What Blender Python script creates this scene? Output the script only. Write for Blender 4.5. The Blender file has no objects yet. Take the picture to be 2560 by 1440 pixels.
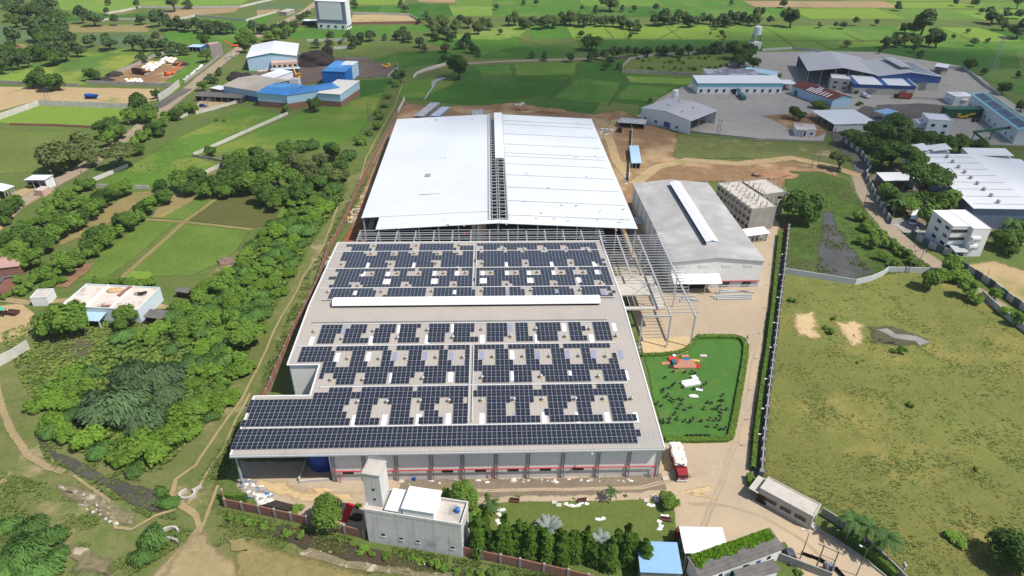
import bpy, bmesh, math, random
import numpy as np
from mathutils import Vector, Matrix
from mathutils.geometry import tessellate_polygon
from mathutils.noise import noise as pnoise

R_ = random.Random(7)
scene = bpy.context.scene
COL = scene.collection
rad = math.radians
# ------------------------------------------------------------------ camera (drone at 120 m)
F, CX, CY, CAMH = 2560 * 24 / 36, 1280.0, 720.0, 120.0


def nz(v):
    v = np.array(v, float)
    return v / np.linalg.norm(v)


d1 = nz([(1217 - CX) / F, (CY + 322) / F, -1])
d2 = nz([(2217 - CX) / F, (CY + 312) / F, -1])
upv = nz(np.cross(d2, d1))
RM = np.array([np.cross(d1, upv), d1, upv])
CAMP = np.array([0, 0, CAMH])
cam = bpy.data.cameras.new('camera')
cam.lens = 24
cam.sensor_width = 36
cam.clip_start = 1
cam.clip_end = 9000
camo = bpy.data.objects.new('camera', cam)
COL.objects.link(camo)
M4 = Matrix([list(map(float, r)) for r in RM]).to_4x4()
M4.translation = Vector((0, 0, CAMH))
camo.matrix_world = M4
scene.camera = camo
# ------------------------------------------------------------------ world + sun
SUN = Vector((0.50, -0.25, 0.84)).normalized()
w = bpy.data.worlds.new('World')
scene.world = w
w.use_nodes = True
nt = w.node_tree
sky = nt.nodes.new('ShaderNodeTexSky')
sky.sky_type = 'NISHITA'
sky.sun_disc = False
sky.sun_elevation = math.asin(SUN.z)
sky.sun_rotation = math.atan2(SUN.x, SUN.y)
nt.links.new(sky.outputs[0], nt.nodes['Background'].inputs[0])
nt.nodes['Background'].inputs[1].default_value = 0.125
sl = bpy.data.lights.new('sun', 'SUN')
sl.energy = 4.8
sl.angle = rad(0.5)
sl.color = (1.0, 0.95, 0.88)
so = bpy.data.objects.new('sun', sl)
COL.objects.link(so)
so.rotation_euler = (-SUN).to_track_quat('-Z', 'Y').to_euler()
so.location = (200, -60, 400)
scene.view_settings.view_transform = 'Standard'
scene.view_settings.look = 'None'
scene.view_settings.exposure = 0.3
scene.view_settings.gamma = 1
scene.cycles.transparent_max_bounces = 16
scene.cycles.max_bounces = 5
scene.cycles.diffuse_bounces = 2


# ------------------------------------------------------------------ pixel -> place
def P(u, v, z=0.0):
    r = RM @ np.array([(u - CX) / F, (CY - v) / F, -1])
    t = (z - CAMH) / r[2]
    p = CAMP + r * t
    return Vector((float(p[0]), float(p[1]), float(p[2])))


def depth(p):
    return -float((RM.T @ (np.array(p) - CAMP))[2])


def proj(p):
    c = RM.T @ (np.array(p) - CAMP)
    return CX + F * c[0] / -c[2], CY - F * c[1] / -c[2]


def xat(u, y, z):  # world x of the point on the line (y,z) seen at column u
    a = (u - CX) / F
    q = np.array([0, y, z]) - CAMP
    c = RM.T @ q
    e = RM.T @ np.array([1, 0, 0])
    return float((-a * c[2] - c[0]) / (e[0] + a * e[2]))


def hat(ub, vb, vt):  # height of a vertical edge seen from (ub,vb) up to row vt
    b = P(ub, vb)
    lo, hi = 0, 60
    for _ in range(40):
        m = (lo + hi) / 2
        if proj((b.x, b.y, m))[1] > vt:
            lo = m
        else:
            hi = m
    return lo


# ------------------------------------------------------------------ materials
def lin(c):
    return tuple(((x / 255 + 0.055) / 1.055) ** 2.4 if x > 10.3 else x / 255 / 12.92 for x in c)


MATS = {}


def mat(name, c, k=0.8, rough=0.85, c2=None, scale=0.6, var=0.25, metal=0.0, spec=0.3, bump=0.0, bscale=None,
        stripe=None, edge=False, big=0.0, streak=0.0, c3=None, s3=0.03, t3=(0.5, 0.6), rnd=0.0, transl=0.0, tint=False, fine=0.0, fs=1.1):
    """procedural material; c is an sRGB colour, k turns a sunlit picture value into an albedo"""
    if name in MATS:
        return MATS[name]
    m = bpy.data.materials.new(name)
    m.use_nodes = True
    n = m.node_tree.nodes
    l = m.node_tree.links
    b = n['Principled BSDF']
    a1 = [x * k for x in lin(c)]
    a2 = [x * k for x in lin(c2)] if c2 else [x * (1 - var) for x in a1]
    tc = n.new('ShaderNodeTexCoord')
    co = tc.outputs['Object']

    def noise(sc, det=4, ro=0.6, vec=None):
        t = n.new('ShaderNodeTexNoise')
        t.inputs['Scale'].default_value = sc
        t.inputs['Detail'].default_value = det
        t.inputs['Roughness'].default_value = ro
        l.new(vec or co, t.inputs['Vector'])
        return t.outputs['Fac']

    def ramp(src, lo, hi):
        r = n.new('ShaderNodeMapRange')
        r.inputs[1].default_value = lo
        r.inputs[2].default_value = hi
        l.new(src, r.inputs[0])
        return r.outputs[0]

    def mix(fac, x, y, mode='MIX'):
        q = n.new('ShaderNodeMix')
        q.data_type = 'RGBA'
        q.blend_type = mode
        for s, val in ((q.inputs[0], fac), (q.inputs[6], x), (q.inputs[7], y)):
            if isinstance(val, (int, float)):
                s.default_value = val
            elif isinstance(val, (list, tuple)):
                s.default_value = (*val, 1)
            else:
                l.new(val, s)
        return q.outputs[2]

    colr = mix(ramp(noise(scale), 0.3, 0.7), a1, a2)
    if big:
        g = n.new('ShaderNodeMath')
        g.operation = 'MULTIPLY'
        l.new(ramp(noise(scale * 0.09, 3), 0.35, 0.65), g.inputs[0])
        g.inputs[1].default_value = big
        colr = mix(g.outputs[0], colr, [x * 0.62 for x in a1])
    if fine:
        g = n.new('ShaderNodeMath')
        g.operation = 'MULTIPLY'
        l.new(ramp(noise(fs, 6, 0.75), 0.42, 0.66), g.inputs[0])
        g.inputs[1].default_value = fine
        colr = mix(g.outputs[0], colr, (0.42, 0.5, 0.36), 'MULTIPLY')
    if c3:
        colr = mix(ramp(noise(s3, 5, 0.65), *t3), colr, [x * k for x in lin(c3)])
    if streak:
        mp = n.new('ShaderNodeMapping')
        mp.inputs['Scale'].default_value = (1.3, 1.3, 0.09)
        l.new(co, mp.inputs[0])
        g = n.new('ShaderNodeMath')
        g.operation = 'MULTIPLY'
        l.new(ramp(noise(1.0, 4, 0.7, mp.outputs[0]), 0.5, 0.78), g.inputs[0])
        g.inputs[1].default_value = streak
        colr = mix(g.outputs[0], colr, [x * 0.3 for x in a1])
    if tint:  # per leaf clump variation stored on the mesh
        at = n.new('ShaderNodeAttribute')
        at.attribute_name = 'tint'
        colr = mix(at.outputs['Fac'], colr, a2)
    if rnd:
        oi = n.new('ShaderNodeObjectInfo')
        hs = n.new('ShaderNodeHueSaturation')
        l.new(ramp(oi.outputs['Random'], 0, 1), hs.inputs['Value'])
        r = hs.inputs['Value'].links[0].from_node
        r.inputs[3].default_value = 1 - rnd
        r.inputs[4].default_value = 1 + rnd
        l.new(colr, hs.inputs['Color'])
        colr = hs.outputs[0]
    hgt = None
    if stripe:  # (axis, period, darkness): ribs of a folded metal sheet
        ax, per, dark = stripe
        wv = n.new('ShaderNodeTexWave')
        wv.wave_type = 'BANDS'
        wv.bands_direction = ax
        wv.inputs['Scale'].default_value = 6.2832 / (20 * per) * 1.0
        l.new(co, wv.inputs['Vector'])
        g = n.new('ShaderNodeMath')
        g.operation = 'MULTIPLY'
        l.new(ramp(wv.outputs['Fac'], 0.8, 1.0), g.inputs[0])
        g.inputs[1].default_value = dark
        colr = mix(g.outputs[0], colr, [x * 0.45 for x in a1])
        hgt = wv.outputs['Fac']
    l.new(colr, b.inputs['Base Color'])
    b.inputs['Roughness'].default_value = rough
    b.inputs['Metallic'].default_value = metal
    b.inputs['Specular IOR Level'].default_value = spec
    if bump:
        bp = n.new('ShaderNodeBump')
        bp.inputs['Strength'].default_value = bump
        bp.inputs['Distance'].default_value = 0.25
        l.new(noise(bscale or scale * 3, 3), bp.inputs['Height'])
        l.new(bp.outputs[0], b.inputs['Normal'])
    out = n['Material Output']
    shader = b.outputs[0]
    if transl:
        tr = n.new('ShaderNodeBsdfTranslucent')
        l.new(colr, tr.inputs[0])
        ms = n.new('ShaderNodeMixShader')
        ms.inputs[0].default_value = transl
        l.new(shader, ms.inputs[1])
        l.new(tr.outputs[0], ms.inputs[2])
        shader = ms.outputs[0]
    if edge:  # ragged border where one ground cover gives way to the next
        at = n.new('ShaderNodeAttribute')
        at.attribute_name = 'edge'
        ad = n.new('ShaderNodeMath')
        ad.operation = 'ADD'
        l.new(at.outputs['Fac'], ad.inputs[0])
        l.new(ramp(noise(0.4, 6, 0.75), 0.2, 0.8), ad.inputs[1])
        f = ramp(ad.outputs[0], 0.62, 1.12)
        tp = n.new('ShaderNodeBsdfTransparent')
        ms = n.new('ShaderNodeMixShader')
        l.new(f, ms.inputs[0])
        l.new(tp.outputs[0], ms.inputs[1])
        l.new(shader, ms.inputs[2])
        shader = ms.outputs[0]
    l.new(shader, out.inputs[0])
    MATS[name] = m
    return m


# ------------------------------------------------------------------ mesh builder
class MB:
    def __init__(s):
        s.v = []
        s.f = []
        s.m = []

    def face(s, pts, m=0):
        i = len(s.v)
        s.v += [tuple(p) for p in pts]
        s.f.append(tuple(range(i, i + len(pts))))
        s.m.append(m)
        return s

    def box(s, x0, y0, z0, x1, y1, z1, m=0):
        return s.prism([(x0, y0), (x1, y0), (x1, y1), (x0, y1)], z0, z1, m)

    def prism(s, poly, z0, z1, m=0, mt=None):
        a = sum(p[0] * q[1] - q[0] * p[1] for p, q in zip(poly, list(poly[1:]) + [poly[0]]))
        if a < 0:
            poly = list(poly)[::-1]
        n = len(poly)
        i = len(s.v)
        zt = z1 if isinstance(z1, (list, tuple)) else [z1] * n
        if a < 0 and isinstance(z1, (list, tuple)):
            zt = list(zt)[::-1]
        s.v += [(p[0], p[1], z0) for p in poly] + [(p[0], p[1], zz) for p, zz in zip(poly, zt)]
        for k in range(n):
            s.f.append((i + k, i + (k + 1) % n, i + n + (k + 1) % n, i + n + k))
            s.m.append(m)
        s.f.append(tuple(range(i + n - 1, i - 1, -1)))
        s.m.append(m)
        s.f.append(tuple(range(i + n, i + 2 * n)))
        s.m.append(m if mt is None else mt)
        return s

    def slab(s, pts, t, m=0):  # a sheet of any slope with thickness t
        pts = [Vector(p) for p in pts]
        i = len(s.v)
        n = len(pts)
        s.v += [tuple(p) for p in pts] + [(p.x, p.y, p.z - t) for p in pts]
        s.f.append(tuple(range(i, i + n)))
        s.f.append(tuple(range(i + 2 * n - 1, i + n - 1, -1)))
        s.m += [m, m]
        for k in range(n):
            s.f.append((i + k, i + n + k, i + n + (k + 1) % n, i + (k + 1) % n))
            s.m.append(m)
        return s

    def bar(s, p, q, wd, h=None, m=0):
        p, q = Vector(p), Vector(q)
        h = h or wd
        d = (q - p).normalized()
        sd = d.cross(Vector((0, 0, 1)))
        if sd.length < 1e-3:
            sd = Vector((1, 0, 0))
        sd.normalize()
        un = sd.cross(d)
        i = len(s.v)
        for e in (p, q):
            for a, b in ((-1, -1), (1, -1), (1, 1), (-1, 1)):
                s.v.append(tuple(e + sd * (a * wd / 2) + un * (b * h / 2)))
        for f in ((0, 1, 2, 3), (7, 6, 5, 4), (0, 4, 5, 1), (1, 5, 6, 2), (2, 6, 7, 3), (3, 7, 4, 0)):
            s.f.append(tuple(i + k for k in f))
            s.m.append(m)
        return s

    def tube(s, pts, rs, n=8, m=0):
        pts = [Vector(p) for p in pts]
        if not isinstance(rs, (list, tuple)):
            rs = [rs] * len(pts)
        i = len(s.v)
        for k, p in enumerate(pts):
            d = (pts[min(k + 1, len(pts) - 1)] - pts[max(k - 1, 0)]).normalized()
            a = d.cross(Vector((0, 1, 0)) if abs(d.y) < 0.9 else Vector((1, 0, 0))).normalized()
            b = d.cross(a)
            for j in range(n):
                t = 2 * math.pi * j / n
                s.v.append(tuple(p + a * (rs[k] * math.cos(t)) + b * (rs[k] * math.sin(t))))
        for k in range(len(pts) - 1):
            for j in range(n):
                s.f.append((i + k * n + j, i + k * n + (j + 1) % n, i + (k + 1) * n + (j + 1) % n, i + (k + 1) * n + j))
                s.m.append(m)
        s.f.append(tuple(i + j for j in range(n)))
        s.f.append(tuple(i + (len(pts) - 1) * n + j for j in range(n - 1, -1, -1)))
        s.m += [m, m]
        return s

    def lathe(s, c, prof, n=12, m=0):  # prof: (radius, z)
        c = Vector(c)
        i = len(s.v)
        for r, z in prof:
            for j in range(n):
                t = 2 * math.pi * j / n
                s.v.append((c.x + r * math.cos(t), c.y + r * math.sin(t), c.z + z))
        for k in range(len(prof) - 1):
            for j in range(n):
                s.f.append((i + k * n + j, i + k * n + (j + 1) % n, i + (k + 1) * n + (j + 1) % n, i + (k + 1) * n + j))
                s.m.append(m)
        s.f.append(tuple(i + j for j in range(n - 1, -1, -1)))
        s.f.append(tuple(i + (len(prof) - 1) * n + j for j in range(n)))
        s.m += [m, m]
        return s

    def lump(s, c, rx, ry, rz, m=0, seed=0, amp=0.25, sub=2, flat=False):
        bm = bmesh.new()
        bmesh.ops.create_icosphere(bm, subdivisions=sub, radius=1)
        i = len(s.v)
        for v in bm.verts:
            p = v.co * (1 + amp * pnoise(v.co * 2.1 + Vector((seed * 3.7, 1.3 * seed, 0))))
            z = p.z * rz
            if flat:
                z = max(z, 0)
            s.v.append((c[0] + p.x * rx, c[1] + p.y * ry, c[2] + z))
        for f in bm.faces:
            s.f.append(tuple(i + v.index for v in f.verts))
            s.m.append(m)
        bm.free()
        return s

    def build(s, name, mats, parent=None, off=(0, 0, 0), smooth=False):
        me = bpy.data.meshes.new(name)
        o3 = off
        me.from_pydata([(v[0] - o3[0], v[1] - o3[1], v[2] - o3[2]) for v in s.v], [], s.f)
        for m in (mats if isinstance(mats, (list, tuple)) else [mats]):
            me.materials.append(m)
        if any(s.m):
            me.polygons.foreach_set('material_index', s.m)
        if smooth:
            me.polygons.foreach_set('use_smooth', [True] * len(s.f))
        ob = bpy.data.objects.new(name, me)
        COL.objects.link(ob)
        if parent is not None:
            ob.parent = parent
        return ob


ORD = ['first', 'second', 'third', 'fourth', 'fifth', 'sixth', 'seventh', 'eighth', 'ninth', 'tenth', 'eleventh', 'twelfth',
       'thirteenth', 'fourteenth', 'fifteenth', 'sixteenth', 'seventeenth', 'eighteenth', 'nineteenth', 'twentieth']


def nth(i):
    if i < 20:
        return ORD[i]
    t = {2: 'twenty', 3: 'thirty', 4: 'forty', 5: 'fifty', 6: 'sixty', 7: 'seventy', 8: 'eighty', 9: 'ninety'}
    a, b = divmod(i + 1, 10)
    if a >= 10:
        return str(i + 1) + 'th'
    return (t[a][:-1] + 'ieth') if b == 0 else t[a] + '-' + ORD[b - 1]


def tag(o, label=None, cat=None, group=None, kind=None):
    if label:
        o['label'] = label
    if cat:
        o['category'] = cat
    if group:
        o['group'] = group
    if kind:
        o['kind'] = kind
    return o


def thing(name, label, cat, loc=(0, 0, 0), rotz=0.0, group=None):
    o = bpy.data.objects.new(name, None)
    o.empty_display_size = 0.5
    COL.objects.link(o)
    o.location = loc
    o.rotation_euler = (0, 0, rotz)
    return tag(o, label, cat, group)


def solo(mb, name, mats, label, cat, group=None, loc=None, smooth=False, rotz=0.0):
    """a thing that is one mesh; mb in world coordinates unless loc gives its base"""
    if loc is None:
        n = len(mb.v)
        loc = (sum(v[0] for v in mb.v) / n, sum(v[1] for v in mb.v) / n, min(v[2] for v in mb.v))
        o = mb.build(name, mats, None, loc, smooth)
    else:
        o = mb.build(name, mats, None, (0, 0, 0), smooth)
    o.location = loc
    o.rotation_euler = (0, 0, rotz)
    return tag(o, label, cat, group)


def dup(root, loc=None, rotz=None, label=None, group=None, scale=None):
    r = root.copy()
    COL.objects.link(r)
    if loc is not None:
        r.location = loc
    if rotz is not None:
        r.rotation_euler = (0, 0, rotz)
    if scale is not None:
        r.scale = scale
    if label:
        r['label'] = label
    if group:
        r['group'] = group
    for ch in list(root.children):
        c = ch.copy()
        COL.objects.link(c)
        c.parent = r
        for g in list(ch.children):
            d = g.copy()
            COL.objects.link(d)
            d.parent = c
    return r


# ------------------------------------------------------------------ drifting clouds: their shade lies over the far half of the view
def cloud(gx, gy, rx, ry, rot, seed, amax=0.46, h=700.0):
    bm = bmesh.new()
    bmesh.ops.create_icosphere(bm, subdivisions=4, radius=1)
    for v in bm.verts:
        v.co *= 1 + 0.12 * pnoise(v.co * 2.3 + Vector((seed, 0, 0)))
    me = bpy.data.meshes.new('cloud')
    bm.to_mesh(me)
    bm.free()
    m = bpy.data.materials.new('cloud')
    m.use_nodes = True
    n, l = m.node_tree.nodes, m.node_tree.links
    tc = n.new('ShaderNodeTexCoord')
    mp = n.new('ShaderNodeMapping')
    mp.inputs['Scale'].default_value = (1, 1, 0)
    l.new(tc.outputs['Object'], mp.inputs[0])
    ln = n.new('ShaderNodeVectorMath')
    ln.operation = 'LENGTH'
    l.new(mp.outputs[0], ln.inputs[0])
    ns = n.new('ShaderNodeTexNoise')
    ns.inputs['Scale'].default_value = 2.2
    ns.inputs['Detail'].default_value = 4
    l.new(mp.outputs[0], ns.inputs[0])
    ma = n.new('ShaderNodeMath')
    ma.operation = 'MULTIPLY_ADD'
    l.new(ns.outputs['Fac'], ma.inputs[0])
    ma.inputs[1].default_value = -1.1
    l.new(ln.outputs['Value'], ma.inputs[2])
    mr = n.new('ShaderNodeMapRange')
    mr.interpolation_type = 'SMOOTHSTEP'
    mr.inputs[1].default_value = 0.42
    mr.inputs[2].default_value = 0.05
    mr.inputs[3].default_value = 0
    mr.inputs[4].default_value = amax
    l.new(ma.outputs[0], mr.inputs[0])
    tp = n.new('ShaderNodeBsdfTransparent')
    b = n['Principled BSDF']
    b.inputs['Base Color'].default_value = (.9, .9, .9, 1)
    b.inputs['Roughness'].default_value = 1
    mx = n.new('ShaderNodeMixShader')
    l.new(mr.outputs[0], mx.inputs[0])
    l.new(tp.outputs[0], mx.inputs[1])
    l.new(b.outputs[0], mx.inputs[2])
    l.new(mx.outputs[0], n['Material Output'].inputs[0])
    me.materials.append(m)
    o = bpy.data.objects.new('cloud', me)
    COL.objects.link(o)
    o.location = Vector((gx, gy, 0)) + SUN * (h / SUN.z)
    o.scale = (rx, ry, 45)
    o.rotation_euler = (0, 0, rot)
    o['kind'] = 'structure'


cloud(225, 450, 420, 200, -0.12, 1, .36)
cloud(330, 270, 230, 130, -0.5, 5, .2)
cloud(-40, 420, 160, 90, .1, 9, .22)
# ================================================================== the ground and what covers it
def G(name, c, c2, **k):
    a = dict(rough=0.95, spec=0.1, edge=True, scale=0.35, big=0.4, bump=0.6, bscale=1.6, k=.64, fine=.38)
    a.update(k)
    return mat(name, c, c2=c2, **a)


G_BASE = G('grass', (104, 126, 62), (124, 134, 76), edge=False, big=0.35, c3=(140, 128, 84), s3=0.012, t3=(0.58, 0.7))
G_LIME = G('lime_crop', (122, 160, 62), (138, 168, 76), scale=0.2, big=0.3, c3=(150, 160, 82), s3=.025, t3=(.52, .64))
G_LIM2 = G('yellow_green_crop', (144, 170, 70), (128, 160, 62), scale=0.2, big=0.3)
G_PAD = G('paddy', (84, 132, 48), (100, 146, 56), scale=0.2, big=0.35, c3=(112, 140, 66), s3=.02, t3=(.5, .62))
G_PAD2 = G('deep_shaded_paddy', (68, 114, 40), (80, 126, 48), scale=0.2, big=0.35, c3=(92, 124, 56), s3=.02, t3=(.5, .62))  # deep green crop; also paints cloud shade into some plots
G_PAD3 = G('pale_paddy', (108, 148, 58), (126, 156, 72), scale=0.15, big=0.3)
G_BLUE = G('blue_green_crop', (92, 124, 82), (120, 140, 96), scale=0.3, c3=(150, 140, 110), s3=0.04, t3=(0.6, 0.7))
G_CROP = G('leafy_crop', (92, 132, 56), (116, 148, 70), scale=0.5, big=0.4, c3=(146, 158, 70), s3=0.02)
G_OLIV = G('olive_grass', (112, 132, 62), (132, 142, 78), big=0.4, c3=(150, 136, 92), s3=0.02, t3=(0.6, 0.75))
G_MEAD = G('meadow', (98, 140, 50), (112, 144, 60), big=0.35, c3=(132, 146, 66), s3=0.02)
G_FARM = G('farm_plot', (106, 134, 56), (128, 150, 70), scale=0.8, big=0.4, c3=(150, 150, 92), s3=0.05, t3=(0.64, 0.74))
G_FARMB = G('brownish_plot', (116, 112, 70), (104, 112, 56), scale=0.5, big=0.4)
G_DRY = G('dry_grass', (158, 146, 92), (176, 158, 110), scale=0.5)
G_ROUGH = G('rough_field', (146, 144, 80), (122, 134, 66), scale=0.22, big=0.55, c3=(164, 150, 86), s3=0.035, t3=(0.55, 0.72), bump=0.8, bscale=0.9, k=.64)
G_SCRUB = G('scrub_ground', (112, 130, 64), (146, 140, 96), scale=0.25, big=0.4, c3=(176, 160, 122), s3=0.06, t3=(0.56, 0.68))
G_LAWN = G('mown_lawn', (84, 130, 58), (100, 142, 68), scale=0.3, big=0.3, c3=(140, 132, 84), s3=0.07, t3=(0.56, 0.74), bump=0.2)
G_LAWN2 = G('garden_lawn', (110, 126, 60), (122, 134, 70), scale=0.3, big=0.3, bump=0.2)
G_TAN = G('tilled_soil', (182, 154, 118), (168, 146, 108), scale=0.3, k=.7, fine=.25)
G_SAND = G('sand', (226, 198, 152), (212, 182, 136), scale=0.5, big=0.2, k=.7, fine=.25)
G_SAND2 = G('sandy_ground', (204, 176, 134), (186, 162, 118), scale=0.2, big=0.3, c3=(150, 146, 92), s3=0.03, t3=(0.55, 0.65), k=.7, fine=.25)
G_SOIL = G('bare_soil', (176, 142, 108), (150, 116, 84), scale=0.25, big=0.4, c3=(196, 166, 126), s3=0.04, t3=(0.5, 0.62))
G_RED = G('red_soil', (178, 112, 78), (152, 98, 70), scale=0.3)
G_YARD = G('yard', (196, 176, 150), (182, 164, 140), scale=0.2, big=0.3, c3=(200, 176, 142), s3=0.05, t3=(0.5, 0.7), bump=0.25, k=.76, fine=.2)
G_TRACK = G('dark_track', (148, 134, 116), (160, 144, 122), scale=0.3, bump=0.25)
G_RUT = G('rut', (184, 165, 138), (196, 176, 150), k=.76, fine=.25)
G_CONC = G('concrete_yard', (186, 180, 172), (172, 166, 158), scale=0.12, big=0.25, c3=(150, 146, 140), s3=0.05, t3=(0.6, 0.72), bump=0.1, k=.7, fine=.25)
G_ROAD = G('road', (184, 166, 142), (170, 152, 130), scale=0.4, bump=0.2, k=.7, fine=.25)
G_ASPH = G('asphalt', (112, 108, 106), (132, 124, 116), scale=0.4, bump=0.2)
G_PATH = G('path', (184, 164, 124), (168, 150, 110), scale=0.6, bump=0.3, k=.7, fine=.25)
G_COAL = G('coal_ground', (112, 98, 92), (134, 118, 106), scale=0.3)
G_RUBB = G('rubble_ground', (170, 152, 126), (126, 124, 84), scale=0.8, c3=(204, 190, 164), s3=0.3, t3=(0.55, 0.65), bump=1.0, bscale=1.2)
G_BUND = G('field_bund', (76, 92, 40), (120, 128, 66), scale=0.5)
G_WET = G('wet_ground', (120, 112, 92), (96, 100, 64), scale=0.3)
M_WATER = mat('water', (104, 100, 88), k=0.6, rough=0.12, spec=0.5, c2=(84, 78, 62), scale=0.15, edge=True)
M_MUDW = mat('muddy_water', (92, 78, 56), k=0.6, rough=0.15, spec=0.5, c2=(84, 74, 58), scale=0.2, edge=True)
M_PUD = mat('puddle_water', (170, 160, 148), k=0.7, rough=0.2, spec=0.5, c2=(150, 142, 130), scale=0.2, edge=True)

base = MB()
nn = 24
xs = np.linspace(-4200, 4200, nn + 1)
ys = np.linspace(-1800, 6200, nn + 1)
for i in range(nn):
    for j in range(nn):
        base.face([(xs[i], ys[j], 0), (xs[i + 1], ys[j], 0), (xs[i + 1], ys[j + 1], 0), (xs[i], ys[j + 1], 0)])
tag(base.build('ground', G_BASE), kind='structure')
LAYER = [0, 0, 0]  # count, fixed band start, in a band or not


def zlay():
    if LAYER[2]:  # plots that lie side by side share one thin band
        LAYER[1] = (LAYER[1] + 1) % 8
    else:
        LAYER[0] += 1
    return 0.02 + 0.0025 * (LAYER[0] + LAYER[1])



def densify(pts, closed=True, jit=0.5, rng=R_):
    out = []
    n = len(pts)
    for i in range(n if closed else n - 1):
        a, b = Vector(pts[i]), Vector(pts[(i + 1) % n])
        dd = max(depth((a + b) / 2), 60)
        st = max(1, int((b - a).length / max(2.0, dd / 110)))
        sdv = Vector((-(b - a).y, (b - a).x, 0)).normalized()
        for k in range(st):
            p = a.lerp(b, k / st)
            if k:
                p = p + sdv * (jit * 1.6 * pnoise(Vector((p.x * .09, p.y * .09, 3))))
            out.append(p)
    if not closed:
        out.append(Vector(pts[-1]))
    return out


def sheet(name, m, px, edge=2.0, jit=0.35, world=False, lay=None, kind='structure', label=None, cat=None):
    z = zlay() if lay is None else lay
    pts = [Vector(p) if world else P(*p) for p in px]
    pts = [Vector((p.x, p.y, 0)) for p in pts]
    ar = sum(p.x * q.y - q.x * p.y for p, q in zip(pts, pts[1:] + [pts[0]]))
    if ar < 0:
        pts = pts[::-1]
    pts = densify(pts, True, jit)
    n = len(pts)
    inn = []
    for i in range(n):
        t = (pts[(i + 2) % n] - pts[i - 2]).normalized()
        inn.append(pts[i] + Vector((-t.y, t.x, 0)) * edge)
    me = bpy.data.meshes.new(name)
    vs = [(p.x, p.y, z) for p in pts] + [(p.x, p.y, z + 0.0008) for p in inn]
    fs = [(i, (i + 1) % n, n + (i + 1) % n, n + i) for i in range(n)]
    for t in tessellate_polygon([inn]):
        a, b, c = (inn[k] for k in t)
        if (b - a).cross(c - a).z < 0:
            t = t[::-1]
        fs.append(tuple(n + k for k in t))
    me.from_pydata(vs, [], fs)
    at = me.attributes.new('edge', 'FLOAT', 'POINT')
    at.data.foreach_set('value', [0.0] * n + [1.0] * n)
    me.materials.append(m)
    o = bpy.data.objects.new(name, me)
    COL.objects.link(o)
    return tag(o, label, cat, kind=kind)


def ribbon(name, m, px, wd, edge=0.35, jit=0.3, world=False, kind='structure'):
    z = zlay()
    pts = [Vector(p) if world else P(*p) for p in px]
    ws = wd if isinstance(wd, (list, tuple)) else [wd] * len(pts)
    cum = [0]
    for a, b in zip(pts, pts[1:]):
        cum.append(cum[-1] + (b - a).length)
    ds = densify(pts, False, jit)
    dc = [0]
    for a, b in zip(ds, ds[1:]):
        dc.append(dc[-1] + (b - a).length)
    vs, fs, ev = [], [], []
    n = len(ds)
    for i, p in enumerate(ds):
        t = (ds[min(i + 2, n - 1)] - ds[max(i - 2, 0)])
        t.z = 0
        t.normalize()
        sd = Vector((-t.y, t.x, 0))
        h = float(np.interp(dc[i] / dc[-1] * cum[-1], cum, ws)) / 2
        e = edge * min(1, h)
        for q, zz, a in ((h + e * .4, 0, 0), (h * .55, .0008, 1), (-h * .55, .0008, 1), (-h - e * .4, 0, 0)):
            vs.append((p.x + sd.x * q, p.y + sd.y * q, z + zz))
            ev.append(a)
        if i:
            for k in range(3):
                fs.append(((i - 1) * 4 + k, (i - 1) * 4 + k + 1, i * 4 + k + 1, i * 4 + k))
    me = bpy.data.meshes.new(name)
    me.from_pydata(vs, [], [f[::-1] for f in fs])
    at = me.attributes.new('edge', 'FLOAT', 'POINT')
    at.data.foreach_set('value', [float(x) for x in ev])
    me.materials.append(m)
    o = bpy.data.objects.new(name, me)
    COL.objects.link(o)
    return tag(o, kind=kind)


# broad covers first
sheet('field', G_ROUGH, [(1935, 640), (2230, 650), (2345, 670), (2460, 730), (2640, 860), (2800, 1600), (2210, 1600), (2240, 1430), (2060, 1270), (1890, 1190)], 4)
sheet('scrub_ground', G_SCRUB, [(-300, 860), (0, 800), (110, 800), (430, 770), (560, 640), (900, 420), (1000, 260), (1020, 255), (600, 1110), (545, 1240), (560, 1270), (900, 1350), (1160, 1420), (1400, 1500), (-400, 1500)], 4)
sheet('thicket_ground', G('thicket_ground', (104, 138, 56), (126, 148, 70), scale=.2, c3=(138, 130, 84), s3=.05, t3=(.6, .72)), [(60, 960), (250, 860), (430, 800), (540, 700), (690, 520), (850, 420), (880, 470), (800, 590), (690, 780), (590, 960), (520, 1060), (420, 1160), (300, 1190), (140, 1090)], 5)
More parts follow.
